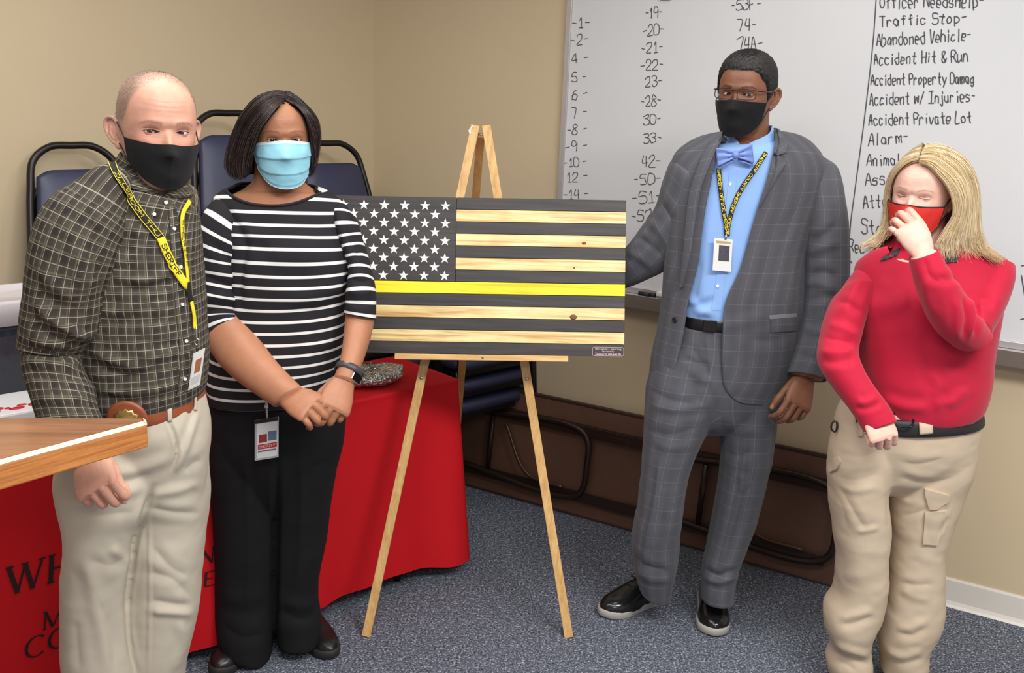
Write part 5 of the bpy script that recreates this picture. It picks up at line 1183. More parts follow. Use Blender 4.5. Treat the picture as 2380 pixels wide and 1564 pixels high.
mb = MB(); add_grid(mb, P, UV=UV); solidify(mb.obj('collar', M_pl, sh1), .003)
mb = MB(); patch_on(mb, S1, [((390, 478), (408, 474)), ((396, 560), (416, 556)), ((402, 660), (426, 656)), ((412, 770), (438, 768)), ((418, 850), (442, 846)), ((410, 915), (436, 905))], .001, .0016, 8, 60); mb.obj('placket', M_pl, sh1)
M_btn = simple('pearl_button', (232, 228, 220), .3, var=.03)
for x, y in ((384, 472), (403, 531), (417, 620), (421, 707), (431, 792), (427, 880), (358, 498)): button(sh1, S1, x, y, .0040, M_btn, .004)
# khaki trousers, belt, badge holder
m = NM('stone_chino_twill', lin((196, 186, 168)), .85, spec=.2); c = m.coord(); m.set('Base Color', m.mix(m.noise(c, 8, 3), lin((190, 180, 162)), lin((200, 191, 174)))); m.bump(m.noise(m.mapping(c, (1, 1, 1)), 900, 2), .2, .0005); M_kh = m.m
cr_w1 = [([(392, 975), (408, 1020), (412, 1050), (400, 1092)], 3, -9), ([(468, 935), (440, 1010), (412, 1085), (404, 1100)], 7, 6), ([(455, 950), (432, 1010), (415, 1050)], 6, -5), ([(250, 1100), (330, 1090), (400, 1060)], 10, 5), ([(180, 1080), (270, 1125), (350, 1100)], 10, -5), ([(430, 1100), (455, 1075), (470, 1070)], 8, -5)]
cr_la = [([(356, 1130), (340, 1176), (317, 1240), (304, 1325), (294, 1388), (299, 1494), (316, 1564)], 5, -16), ([(330, 1165), (308, 1240), (294, 1325), (284, 1388), (290, 1494)], 8, 6), ([(150, 1180), (230, 1160), (330, 1130)], 10, 6), ([(160, 1215), (230, 1200), (310, 1190)], 11, -5), ([(315, 1240), (296, 1290), (270, 1310)], 9, -6), ([(255, 1270), (290, 1300), (300, 1310)], 8, 6), ([(190, 1290), (220, 1380), (250, 1564)], 12, 6), ([(222, 1380), (262, 1480), (270, 1564)], 10, -5), ([(200, 1300), (260, 1315), (295, 1305)], 9, -4), ([(175, 1440), (185, 1564)], 10, -4)]
cr_lb = [([(345, 1180), (400, 1190), (470, 1192)], 7, -5), ([(350, 1150), (410, 1140), (470, 1120)], 8, 5), ([(352, 1270), (400, 1320), (440, 1340)], 9, -5), ([(345, 1330), (400, 1345), (450, 1395)], 9, -5), ([(348, 1420), (400, 1422), (455, 1428)], 7, 6), ([(350, 1395), (400, 1405), (450, 1405)], 8, -5), ([(420, 1440), (430, 1500), (400, 1564)], 10, 6), ([(347, 1200), (348, 1380), (345, 1564)], 3, 3)]
tr1 = trousers('trousers', M_kh, p1, W1, LA1, LB1, cr_w1+cr_la+cr_lb, seed=6)
ST1 = Surf(tr1)
M_lea = simple('brown_belt_leather', (140, 74, 44), .4, var=.15, scale=60, bump=.1)
bt1 = garment('belt', M_lea, p1, [cloth_tube([(205, 944, 465, 906, 2.13, .132), (205, 950, 466, 912, 2.13, .134), (203, 966, 469, 932, 2.13, .135), (202, 974, 470, 940, 2.13, .133)], (), 14, 90, wr=(), hem0=1, hem1=1)])
M_steelb = simple('brushed_steel', (190, 188, 182), .3, .9)
SB1 = Surf(bt1, tr1)
for x, y in ((393, 955), (452, 930)):
    mb = MB(); strap_on(mb, SB1, [(x, y-26), (x+1, y+24)], .010, 12, .003); mb.obj('belt_loop', M_kh, tr1)
p, n = Surf(sh1, bt1, tr1).at(299, 966, .012); n = nrm(n-FW*.7)
a = nrm(np.cross(n, Z3)); b_ = np.cross(a, n); th = np.linspace(0, 2*np.pi, 40, endpoint=False)
def disc(mb, p, a, b, n, prof, sq=1.0): return add_grid(mb, np.array([p+a*(np.cos(th)*r)[:, None]+b*(np.sin(th)*r*sq)[:, None]+n*h for r, h in prof]), True, True)
mb = MB(); disc(mb, p, a, b_, n, [(.001, .006), (.036, .006), (.042, .004), (.043, 0), (.041, -.006)]); bh = mb.obj('badge_holder', M_lea, p1)
M_gold = simple('brass_badge', (196, 166, 100), .3, .85, var=.2, scale=250)
mb = MB(); k = 14
for i in range(k*2): pass
star_ = np.array([(.029 if i % 2 == 0 else .023) for i in range(24)]); tt = np.linspace(0, 2*np.pi, 24, endpoint=False)
add_grid(mb, np.array([p+a*(np.cos(tt)*star_*s_)[:, None]+b_*(np.sin(tt)*star_*s_)[:, None]+n*h for s_, h in ((.02, .0105), (.5, .0105), (.55, .0095), (.8, .0095), (1, .008), (1, .005))]), True, True); mb.obj('badge', M_gold, bh)
# lanyard: black webbing with yellow print above, yellow webbing below
M_lb = simple('black_webbing', (30, 28, 22), .8); M_ly = simple('yellow_webbing', (232, 212, 40), .75, var=.08, scale=300)
M_yp = simple('yellow_print', (222, 200, 60), .7); M_bp = simple('black_print', (36, 32, 20), .8)
SS = Surf(sh1, *[o for o in sh1.children if o.name.startswith(('collar', 'placket'))])
mb = MB(); Pa, Na, Ba = strap_on(mb, SS, [(258, 378), (264, 400), (290, 444), (318, 482), (345, 518), (372, 552)], .0148, 60, .006, sm=10); ly = mb.obj('lanyard', M_lb, p1)
mb = MB()
for e in (-1, 1): ribbon(mb, Pa+Ba*.0072*e+Na*.0012, Na, .0016)
def along(mb, s, P, N, B, t0, t1, h, w, flip=1, jit=.1, rev=False):
    st, W = text_strokes(s, jit, 3); d = np.concatenate([[0], np.cumsum(np.linalg.norm(np.diff(P, axis=0), axis=1))]); d = d/d[-1]
    for k in st:
        t = t0+(t1-t0)*k[:, 0]/W; q = -(k[:, 1]-.5)*h; f = lambda A: np.stack([np.interp(t, d, A[:, i]) for i in range(3)], 1)
        ribbon(mb, f(P)+f(B)*q[:, None]+f(N)*.0013, f(N), w)
sg = 1 if Ba.mean(0)@UP > 0 else -1
along(mb, 'ILLEBOOM THU', Pa, Na, Ba, .2, .97, .0072, .0014, sg); mb.obj('print', M_yp, ly, smooth=False, fixn=False)
mb = MB(); Pb, Nb, Bb = strap_on(mb, SS, [(372, 552), (386, 588), (404, 624), (424, 655), (430, 664)], .0172, 44, .007); q = mb.obj('lower_band', M_ly, ly)
mb = MB(); sg = 1 if Bb.mean(0)@UP > 0 else -1; along(mb, 'SHERIFF', Pb, Nb, Bb, .12, .72, .009, .0018, sg); mb.obj('print', M_bp, q, smooth=False, fixn=False)
mb = MB(); Pc, Nc, Bc = strap_on(mb, SS, [(436, 470), (421, 495), (420, 540), (426, 600), (430, 640), (432, 664)], .0098, 50, .007); q = mb.obj('inner_band', M_ly, ly)
mb = MB(); along(mb, 'SHERIFF', Pc, Nc, Bc, .3, .8, .0058, .0011, 1); mb.obj('print', M_bp, q, smooth=False, fixn=False)
mb = MB(); Pd, Nd, Bd = strap_on(mb, SS, [(431, 655), (433, 676), (438, 700)], .012, 16, .009); mb.obj('buckle', M_black, ly)
mb = MB(); strap_on(mb, SS, [(438, 700), (444, 730), (448, 762)], .0095, 24, .009); mb.obj('tail', M_ly, ly)
mb = MB(); p, n = SS.at(449, 772, .01); pipe(mb, [p+Z3*.012, p, p-Z3*.016], .0025, 8, n=6); pipe(mb, [p-Z3*.012+UP*.0, p-Z3*.02+RT*.005, p-Z3*.028, p-Z3*.02-RT*.005], .0014, 8, n=24, closed=True); mb.obj('clip', M_steelb, ly)
M_hold = NM('clear_badge_holder', lin((206, 202, 198)), .2); M_hold = M_hold.m; M_card = simple('white_card', (214, 208, 204), .45, var=.03); M_photo = simple('brown_photo_print', (150, 96, 62), .5, var=.35, scale=160)
Yc = SS.at(448, 850)[0][1]-.025
h_, Q, quad, n = id_card(ly, 'id_badge', atY(449, 822, Yc), atY(477, 808, Yc+.012), atY(437, 908, Yc), 0, [M_hold])
mb = MB(); quad(mb, .08, .06, .92, .94, .0014, .0006); mb.obj('card', M_card, h_, smooth=False); mb = MB(); quad(mb, .3, .22, .8, .58, .0021, .0004); mb.obj('photo', M_photo, h_, smooth=False); mb = MB(); quad(mb, .15, .66, .85, .88, .0021, .0004); mb.obj('text_band', simple('pale_grey_print', (186, 182, 182), .5), h_, smooth=False)
M_shoeb = simple('brown_shoe_leather', (86, 54, 36), .35, var=.1); M_sole = simple('dark_rubber_sole', (38, 34, 32), .7)
q1 = atY(245, 1800, 2.13); q2 = atY(360, 1768, 2.22)
shoe((q1[0]-.01, 2.19, 0), (q1[0]+.05, 1.93, 0), p1, M_shoeb, M_sole, w=.05); shoe((q2[0]+.02, 2.27, 0), (q2[0]+.09, 2.02, 0), p1, M_shoeb, M_sole, w=.05)
# ================================================================ person 2: woman in the striped top
p2 = empty('person', (-.66, 2.74, 0), label='person in a black and white striped top and black trousers, pale blue mask, hands clasped', cat='person')
M_sk2 = skin_mat('warm_brown_skin')
hd2 = Head(655, 322, 2.72, yaw=18, pitch=-1, roll=-2, size=1.0, wide=1.02, lid=(.0026, .0032), brow=.5, nose=1.05)
NK2 = [(590, 300, 708, 300, 2.74, .05), (592, 390, 704, 395, 2.74, .055), (588, 420, 708, 425, 2.74, .06), (560, 442, 738, 446, 2.74, .064), (528, 462, 770, 466, 2.737, .074), (508, 500, 795, 502, 2.735, .085), (515, 560, 805, 560, 2.735, .09)]
T2 = [(553, 428, 735, 438, 2.74, .075), (520, 440, 772, 450, 2.74, .092), (494, 470, 800, 478, 2.735, .108), (488, 520, 815, 530, 2.73, .125), (510, 580, 826, 590, 2.725, .14), (526, 640, 822, 646, 2.725, .15), (520, 700, 806, 700, 2.725, .15), (506, 760, 804, 760, 2.725, .155), (492, 820, 798, 820, 2.725, .16), (486, 870, 788, 862, 2.725, .16), (490, 922, 782, 910, 2.725, .155)]
A2R = [(512, 458, 540, 486, 2.72, .012), (498, 466, 552, 508, 2.712, .042), (480, 486, 570, 550, 2.69, .075), (463, 520, 574, 580, 2.68, .08), (462, 600, 569, 620, 2.67, .08), (464, 680, 562, 700, 2.655, .076), (468, 745, 566, 735, 2.64, .07), (480, 798, 576, 748, 2.62, .062)]
F2R = [(472, 740, 562, 730, 2.64, .055), (484, 800, 580, 752, 2.61, .056), (512, 846, 604, 790, 2.57, .052), (550, 884, 640, 838, 2.53, .046), (600, 920, 676, 876, 2.50, .038), (640, 946, 700, 900, 2.48, .031)]
A2L = [(776, 466, 796, 468, 2.735, .012), (772, 484, 812, 486, 2.73, .045), (776, 516, 828, 514, 2.72, .07), (795, 570, 842, 560, 2.71, .07), (812, 630, 862, 626, 2.69, .068), (806, 680, 872, 676, 2.67, .062), (800, 728, 874, 742, 2.655, .056)]
F2L = [(806, 700, 868, 705, 2.67, .045), (802, 745, 868, 752, 2.65, .046), (797, 800, 855, 803, 2.60, .042), (788, 846, 838, 856, 2.55, .034), (776, 880, 824, 892, 2.52, .028)]
W2 = [(490, 905, 790, 900, 2.735, .15), (488, 960, 802, 955, 2.74, .158), (490, 1040, 797, 1030, 2.745, .155), (494, 1110, 780, 1100, 2.75, .125), (510, 1180, 765, 1170, 2.76, .08)]
LA2 = [(490, 960, 650, 960, 2.735, .12), (491, 1060, 652, 1060, 2.735, .13), (497, 1150, 648, 1150, 2.735, .12), (502, 1250, 642, 1250, 2.73, .105), (502, 1380, 636, 1380, 2.73, .095), (507, 1450, 634, 1450, 2.72, .095), (520, 1512, 628, 1528, 2.71, .09), (530, 1530, 620, 1552, 2.70, .085)]
LB2 = [(636, 960, 800, 960, 2.745, .12), (640, 1060, 787, 1060, 2.75, .13), (640, 1158, 770, 1158, 2.76, .12), (638, 1250, 759, 1250, 2.765, .105), (638, 1379, 737, 1379, 2.77, .092), (640, 1420, 742, 1430, 2.77, .092), (648, 1480, 746, 1490, 2.77, .09)]
WR = atY(668, 922, 2.485); kr = atY(735, 955, 2.43); fr2 = nrm(kr-WR)
h2r, nl2r, J2r = hand(WR, fr2, np.array([.25, -.78, .58]), left=False, size=.97, plump=1.12, curl=((56, 68, 40), (58, 72, 42), (56, 70, 42), (46, 60, 38)), spread=(4, 1, -3, -9), thumb=(22, 20, 18, 15), arm=nrm(WR-atY(560, 862, 2.56)))
WL = atY(800, 886, 2.525); kl = atY(776, 950, 2.47); fl2 = nrm(kl-WL)
h2l, nl2l, J2l = hand(WL, fl2, np.array([.42, -.85, .3]), left=True, size=.97, plump=1.1, curl=((35, 70, 45), (40, 75, 45), (45, 75, 45), (50, 75, 45)), spread=(3, 1, -1, -4), thumb=(30, 20, 25, 20), arm=nrm(WL-atY(830, 800, 2.6)))
def ct(rows, nr=36, ns=36):
    P, N, UV, c = tube(rows, nr, ns, 2.1); mb = MB(); add_grid(mb, P, True, True); return mb
b2 = union('body', [hd2.mb]+hd2.ears(.3, .92)+[ct(NK2, 60, 60), body_tube(T2[2:]), body_tube(A2R[3:], .8), ct(F2R), h2r, body_tube(A2L[3:], .8), ct(F2L), h2l, body_tube(W2), body_tube(LA2, .8), body_tube(LB2, .8)], M_sk2, p2)
def col2(V):
    c = hd2.color(V, (178, 122, 92), brow=(62, 40, 32), brow_a=.6, brow_w=.0032, brow_z=.0175, lash=(20, 14, 12), blush=(170, 96, 74), blush_a=.3, under=.3)
    c = skin_extra(c, V, nl2r+nl2l, [J2r[i][k] for i in range(4) for k in (1, 2)]+[J2l[i][k] for i in range(4) for k in (1, 2)], nail=(196, 146, 126), red=(132, 82, 60)); return c
paint(b2, col2); hd2.eyes(p2, (42, 26, 20))
M_surg = NM('pale_blue_mask_fabric', lin((150, 208, 226)), .8, spec=.25); uv = M_surg.sep(M_surg.coord('UV')); c = M_surg.coord(); M_surg.bump(M_surg.noise(c, 900, 2), .15, .0005)
M_surg.set('Base Color', M_surg.mix(M_surg.math('LESS_THAN', uv[1], .05), lin((152, 210, 228)), lin((214, 234, 240)))); M_surg = M_surg.m
M_wel = simple('white_elastic', (232, 232, 230), .8); M_wb = simple('pale_mask_edge', (196, 226, 236), .8)
mask(hd2, p2, M_surg, A=56, zt=(-.004, -.014), zb=(-.128, -.078), off=.007, ridge=.0, pleats=3, trim=M_wb, trimr=.0014, strap=M_wel, stz=(.010, -.05), straprad=.0011, puff=.006, zpow=2.0)
# striped knit top
m = NM('striped_knit', lin((30, 29, 32)), .85, spec=.2); uv = m.sep(m.coord('UV')); c = m.coord()
m.set('Base Color', m.mix(m.line(uv[1], .0318, .012, .0080, .12), m.mix(m.noise(c, 600, 2), lin((30, 29, 32)), lin((48, 46, 50))), lin((236, 234, 232)))); m.bump(m.noise(c, 900, 2), .25, .0006); M_st = m.m
cr_t2 = [([(574, 560), (560, 640), (556, 720)], 7, -9), ([(560, 520), (590, 545), (640, 550)], 12, 4), ([(800, 660), (740, 690), (660, 695)], 14, 4), ([(806, 690), (740, 720), (680, 722)], 10, -4), ([(500, 850), (540, 880), (600, 890)], 12, 5), ([(800, 780), (760, 800), (720, 806)], 10, 3), ([(828, 600), (812, 650), (806, 690)], 7, -7), ([(620, 600), (680, 585), (740, 600)], 26, 7), ([(520, 480), (560, 540), (572, 580)], 7, -6), ([(790, 490), (812, 550), (826, 600)], 7, -5)]
cr_a2 = [([(468, 640), (510, 655), (560, 672)], 8, -5), ([(466, 690), (510, 690), (558, 700)], 8, 5), ([(470, 728), (520, 715), (560, 716)], 8, -5), ([(490, 560), (530, 600), (562, 650)], 10, -4)]
cr_a2l = [([(812, 648), (840, 655), (866, 650)], 6, -4), ([(808, 676), (840, 680), (870, 674)], 6, 4), ([(806, 700), (840, 706), (872, 700)], 6, -4), ([(800, 520), (820, 570), (840, 600)], 7, -4)]
gT = cloth_tube(T2, cr_t2, 170, 150, wr=((5, 7, 2.0, 21), (10, 18, .8, 22)), hem1=1, dip=.052, dipl=.2, dipe=2.2)
top2 = garment('striped_top', M_st, p2, [gT, cloth_tube(A2R, cr_a2, 110, 100, wr=((7, 10, 2.0, 23),), hem1=1), cloth_tube(A2L, cr_a2l, 110, 90, wr=((7, 10, 1.8, 24),), hem1=1)])
# black neckline binding
mb = MB(); pipe(mb, gT[0][0][::4], .0042, 8, n=120, closed=True); mb.obj('neck_binding', simple('black_binding', (26, 25, 27), .85), top2)
m = NM('black_trouser_crepe', lin((22, 22, 24)), .85, spec=.25); c = m.coord(); m.bump(m.noise(c, 500, 2), .2, .0006); M_bk = m.m
cr_l2 = [([(645, 1060), (642, 1200), (638, 1380), (637, 1480)], 6, -14), ([(510, 1380), (560, 1395), (620, 1380)], 14, 5), ([(512, 1450), (560, 1480), (625, 1470)], 12, -6), ([(570, 1020), (580, 1300), (575, 1440)], 7, 4), ([(650, 1420), (700, 1440), (742, 1430)], 10, -6), ([(648, 1400), (700, 1405), (740, 1400)], 10, 5), ([(700, 1020), (700, 1250), (690, 1380)], 7, 4)]
tr2 = trousers('trousers', M_bk, p2, W2, LA2, LB2, cr_l2, seed=26)
M_bshoe = simple('black_shoe_leather', (22, 22, 23), .3, var=.1)
def ground(x, y): q = atZ(x, y, 0.0); return np.array([q[0], q[1], 0])
shoe(ground(590, 1470), ground(500, 1580), p2, M_bshoe, M_sole, L=.26, w=.046, h=.07); shoe(ground(700, 1440), ground(790, 1556), p2, M_bshoe, M_sole, L=.27, w=.046, h=.07)
# ID badge clipped at the waist
ST2 = Surf(tr2)
p, n = ST2.at(620, 1010, .012); Yb = p[1]-.004
hb_, Q, quad, n = id_card(p2, 'id_badge', atY(592, 977, Yb), atY(648, 968, Yb), atY(592, 1071, Yb), 0, [simple('grey_badge_holder', (176, 178, 184), .25, var=.03)])
M_rband = simple('red_print', (190, 36, 50), .5, var=.05); M_rmark = simple('dark_red_print', (150, 52, 56), .5, var=.25, scale=300); M_bphoto = simple('blue_photo_print', (96, 120, 150), .5, var=.4, scale=150); M_gprint = simple('grey_print', (110, 108, 112), .5)
mb = MB(); quad(mb, .09, .10, .95, .95, .0013, .0005); cd = mb.obj('card', M_white, hb_, smooth=False)
mb = MB(); quad(mb, .02, .0, .98, .085, .0013, .0012); mb.obj('dark_band', M_black, hb_, smooth=False)
for nm_, mt, q in (('crest', M_rmark, (.18, .37, .52, .57)), ('photo', M_bphoto, (.56, .32, .92, .55)), ('name_band', M_rband, (.14, .61, .93, .73)), ('text_band', M_gprint, (.14, .765, .9, .80))):
    mb = MB(); quad(mb, *q, .0019, .0004); mb.obj(nm_, mt, hb_, smooth=False)
mb = MB(); write(mb, 'SHERIFF', Q(.2, .70, .0025), Q(.87, .70, .0025)-Q(.2, .70, .0025), Q(.2, .64, .0025)-Q(.2, .70, .0025), n, .0009, 0); write(mb, 'NAME', Q(.38, .30, .0021), Q(.68, .30, .0021)-Q(.38, .30, .0021), Q(.38, .255, .0021)-Q(.38, .30, .0021), n, .0007, 0) if False else None; mb.obj('print', M_white, hb_, smooth=False, fixn=False)
mb = MB(); a_, b_ = atY(619, 935, Yb-.002), atY(621, 972, Yb); pipe(mb, [a_, (a_+b_)/2, b_], .0035, 8, n=8); ellipsoid(mb, atY(619, 945, Yb-.004), RT*.006, UP*.008, FW*.003, 14, 8); ellipsoid(mb, atY(620, 958, Yb-.004), RT*.004, UP*.004, FW*.003, 12, 8); mb.obj('clip', M_steelb, hb_)
# watch on the near wrist
wc = atY(812, 862, 2.545); d_ = nrm(atY(793, 900, 2.51)-atY(838, 800, 2.6)); s_ = nrm(np.cross(d_, FW)); nn = np.cross(s_, d_); nn = nn if nn@FW < 0 else -nn
th = np.linspace(0, 2*np.pi, 40, endpoint=False); mb = MB(); rows = [[wc+d_*k+s_*(np.cos(t)*(.0365+e))+nn*(np.sin(t)*(.0345+e)) for t in th] for k, e in ((-.009, .0), (-.009, .003), (.009, .003), (.009, .0))]; add_grid(mb, np.array(rows), True)
M_wband = simple('dark_grey_watch_band', (70, 70, 76), .45, .2); wt = mb.obj('watch', M_wband, p2); tagp = wt
wf = atY(829, 874, 2.525); wn = nrm(s_*(.75 if s_@RT > 0 else -.75)+nn*.66); wa = nrm(np.cross(wn, d_)); mb = MB(); box(mb, wf, wa*.017, d_*.019, wn*.005); bevel(mb.obj('case', M_steelb, wt, smooth=True), .004)
mb = MB(); box(mb, wf+wn*.0052, wa*.0148, d_*.0168, wn*.0008); mb.obj('screen', simple('black_watch_glass', (16, 16, 18), .08), wt, smooth=False)
# bobbed hair
M_h2 = hair_mat('dark_brown_hair', .24); hc2 = atY(648, 331, 2.72)
G2 = [[(.014, -.066, .110), (.004, -.092, .101), (-.022, -.109, .070), (-.042, -.109, .042), (-.055, -.099, .015), (-.063, -.086, -.01), (-.074, -.066, -.05), (-.078, -.05, -.082)],
 [(.024, -.055, .118), (-.0, -.075, .116), (-.036, -.092, .094), (-.066, -.084, .056), (-.088, -.066, .010), (-.102, -.052, -.045), (-.100, -.045, -.094)],
 [(.020, -.03, .126), (-.012, -.036, .130), (-.050, -.042, .113), (-.090, -.03, .070), (-.114, -.02, .022), (-.130, -.012, -.03), (-.132, -.01, -.075), (-.106, -.014, -.102)],
 [(.016, .0, .130), (-.015, .004, .131), (-.055, .012, .113), (-.090, .02, .068), (-.110, .03, .02), (-.122, .035, -.03), (-.118, .035, -.08), (-.09, .03, -.098)],
 [(.01, .03, .128), (-.01, .05, .124), (-.04, .08, .100), (-.07, .1, .05), (-.08, .11, 0), (-.085, .105, -.05), (-.075, .085, -.095)],
 [(.008, .04, .126), (.004, .07, .118), (0, .1, .092), (0, .12, .05), (0, .125, 0), (0, .115, -.05), (0, .09, -.095)],
 [(.012, .03, .128), (.024, .05, .121), (.05, .08, .096), (.07, .1, .05), (.08, .11, 0), (.082, .1, -.05), (.07, .08, -.095)],
 [(.018, .0, .130), (.036, .004, .126), (.066, .01, .103), (.094, .02, .062), (.1, .03, .02), (.098, .035, -.03), (.085, .03, -.09)],
 [(.022, -.03, .126), (.042, -.034, .120), (.072, -.034, .096), (.100, -.026, .058), (.104, -.02, .018), (.097, -.015, -.03), (.08, -.012, -.09)],
 [(.022, -.055, .119), (.046, -.064, .109), (.074, -.066, .084), (.094, -.058, .045), (.096, -.048, .008), (.088, -.04, -.035), (.076, -.03, -.085)],
 [(.020, -.066, .111), (.042, -.08, .100), (.062, -.083, .080), (.078, -.074, .038), (.083, -.062, -.002), (.085, -.052, -.05), (.076, -.044, -.085)]]
G2 = [[tuple(hc2+vframe(hc2)@np.array(q)) for q in g] for g in G2]
mb = MB(); dk = np.array(lin((36, 27, 27))); GG, NN = hair_sheet(mb, G2, 110, 34, .006, dk, .0022)
sheet_strands(mb, GG, NN, 3600, [lin((26, 19, 20)), lin((62, 48, 46)), lin((108, 90, 84))], .00055, .0016, .004, 5)
mb.obj('hair', M_h2, p2, colors=True, fixn=False)
# ================================================================ person 3: man in the grey suit
p3 = empty('person', (.55, 3.04, 0), label='person in a grey checked suit and blue bow tie with glasses and black mask', cat='person')
M_sk3 = skin_mat('deep_brown_skin')
Y3 = 3.05
hd3 = Head(1733, 219, 3.04, yaw=-29, pitch=0, roll=1, size=1.0, wide=1.0, lid=(.0036, .0036), brow=.9)
T3 = [(1668, 318, 1806, 298, 3.07, .066), (1625, 332, 1850, 327, 3.07, .092), (1578, 346, 1900, 352, 3.06, .11), (1556, 388, 1918, 395, 3.05, .125), (1545, 450, 1906, 455, 3.05, .135), (1543, 520, 1885, 525, 3.05, .14), (1543, 600, 1868, 610, 3.05, .145), (1540, 680, 1868, 690, 3.05, .148), (1529, 760, 1860, 768, 3.05, .15), (1515, 825, 1845, 845, 3.05, .15), (1511, 850, 1828, 888, 3.05, .15), (1510, 864, 1812, 916, 3.05, .148), (1510, 869, 1808, 925, 3.05, .148)]
O3 = [(1682, 1790), (1672, 1786), (1659, 1780), (1643, 1766), (1628, 1744), (1616, 1722), (1606, 1698), (1586, 1664), (1574, 1658), (1557, 1658), (1546, 1662), (1538, 1680), (1533, 1702)]
SH3 = [(1682, 310, 1792, 296, 3.06, .06), (1650, 340, 1830, 332, 3.06, .082), (1610, 380, 1860, 380, 3.05, .105), (1575, 450, 1850, 455, 3.05, .118), (1570, 540, 1840, 545, 3.05, .125), (1570, 640, 1830, 650, 3.05, .132), (1570, 720, 1825, 725, 3.05, .134), (1572, 770, 1820, 775, 3.05, .12)]
A3R = [(1590, 385, 1640, 395, 3.05, .04), (1568, 372, 1640, 420, 3.05, .085), (1540, 420, 1625, 520, 3.06, .085), (1520, 485, 1580, 580, 3.08, .075), (1490, 528, 1552, 622, 3.10, .068), (1456, 572, 1510, 645, 3.13, .06), (1418, 600, 1462, 664, 3.17, .054), (1385, 622, 1420, 672, 3.20, .05)]
A3L = [(1888, 366, 1922, 370, 3.055, .015), (1876, 388, 1942, 388, 3.05, .05), (1864, 424, 1955, 422, 3.045, .076), (1862, 470, 1962, 470, 3.04, .088), (1862, 520, 1968, 520, 3.03, .088), (1864, 610, 1972, 612, 3.02, .082), (1866, 700, 1966, 706, 3.00, .076), (1856, 768, 1952, 778, 2.98, .07), (1842, 830, 1930, 850, 2.95, .064), (1832, 866, 1916, 888, 2.93, .058)]
W3 = [(1560, 735, 1835, 745, 3.05, .13), (1530, 820, 1835, 830, 3.05, .14), (1504, 890, 1822, 900, 3.05, .145), (1500, 940, 1812, 950, 3.06, .13), (1508, 985, 1800, 985, 3.07, .09)]
LA3 = [(1530, 800, 1700, 820, 3.05, .11), (1504, 890, 1688, 900, 3.035, .122), (1499, 950, 1664, 955, 3.02, .122), (1497, 1005, 1640, 1005, 3.01, .112), (1491, 1078, 1607, 1078, 3.0, .10), (1481, 1180, 1590, 1165, 2.99, .09), (1467, 1262, 1580, 1245, 3.0, .088), (1472, 1305, 1574, 1305, 3.01, .086), (1478, 1338, 1566, 1348, 3.02, .08), (1486, 1362, 1560, 1384, 3.03, .076)]
LB3 = [(1650, 800, 1835, 820, 3.055, .11), (1660, 890, 1822, 900, 3.05, .122), (1664, 950, 1808, 950, 3.045, .12), (1672, 1005, 1800, 1005, 3.04, .112), (1676, 1060, 1792, 1060, 3.035, .105), (1665, 1158, 1772, 1150, 3.03, .095), (1648, 1250, 1742, 1250, 3.03, .09), (1633, 1318, 1716, 1318, 3.02, .085), (1630, 1360, 1706, 1360, 3.015, .08), (1630, 1392, 1703, 1396, 3.01, .078)]
W3h = atY(1872, 880, 2.93); f3 = nrm(atY(1856, 932, 2.885)-W3h)
h3, nl3, J3 = hand(W3h, f3, np.array([.12, -.95, .1]), left=True, size=1.08, curl=((30, 48, 25), (34, 52, 28), (38, 56, 30), (40, 58, 32)), spread=(5, 1, -2, -6), thumb=(20, 34, 12, 14), arm=nrm(W3h-atY(1890, 800, 2.96)))
W3g = atY(1415, 645, 3.185); h3g, nl3g, J3g = hand(W3g, nrm(np.array([-.9, -.05, -.15])), np.array([.0, .85, .5]), left=False, size=1.06, curl=((20, 30, 20),)*4, thumb=(40, 20, 10, 10), arm=nrm(W3g-atY(1480, 600, 3.11)))
NK3 = [(1686, 250, 1788, 250, 3.06, .055), (1688, 300, 1786, 300, 3.06, .058), (1692, 332, 1788, 328, 3.06, .056), (1692, 365, 1790, 362, 3.06, .06), (1694, 400, 1788, 400, 3.06, .062)]
b3 = union('body', [hd3.mb]+hd3.ears(.5, 1.0)+[ct(NK3, 40, 40), body_tube(SH3[1:], .9), body_tube(A3R[1:], .84), h3g, body_tube(A3L[1:], .84), capsule(MB(), [atY(1740, 440, 3.06), atY(1830, 430, 3.05), atY(1908, 440, 3.04)], [.06, .06, .055]), h3, body_tube(W3), body_tube(LA3, .8), body_tube(LB3, .8)], M_sk3, p3)
def hz3(x, y, z):
    az = np.degrees(np.arctan2(np.abs(x), -(y-.0))); return np.interp(az, [0, 25, 38, 48, 58, 66, 74, 82, 95, 112, 125, 180], [.064, .066, .058, .040, .032, .010, -.018, -.012, .012, -.012, -.055, -.078])
def stub3(x, y, z): return np.clip((z-hz3(x, y, z)+.004)/.010, 0, 1)*(z > -.1)*(np.abs(x) < .0785)
def col3(V):
    c = hd3.color(V, (132, 88, 66), brow=(26, 18, 16), brow_a=.9, brow_w=.0045, brow_z=.0165, lash=(14, 10, 9), blush=(140, 84, 62), blush_a=.3, under=.3, stubble=((22, 17, 16), stub3))
    return skin_extra(c, V, nl3+nl3g, [J3[i][k] for i in range(4) for k in (1, 2)], nail=(178, 124, 104), red=(98, 62, 48))
paint(b3, col3); hd3.eyes(p3, (40, 24, 18), tint=(220, 212, 204))
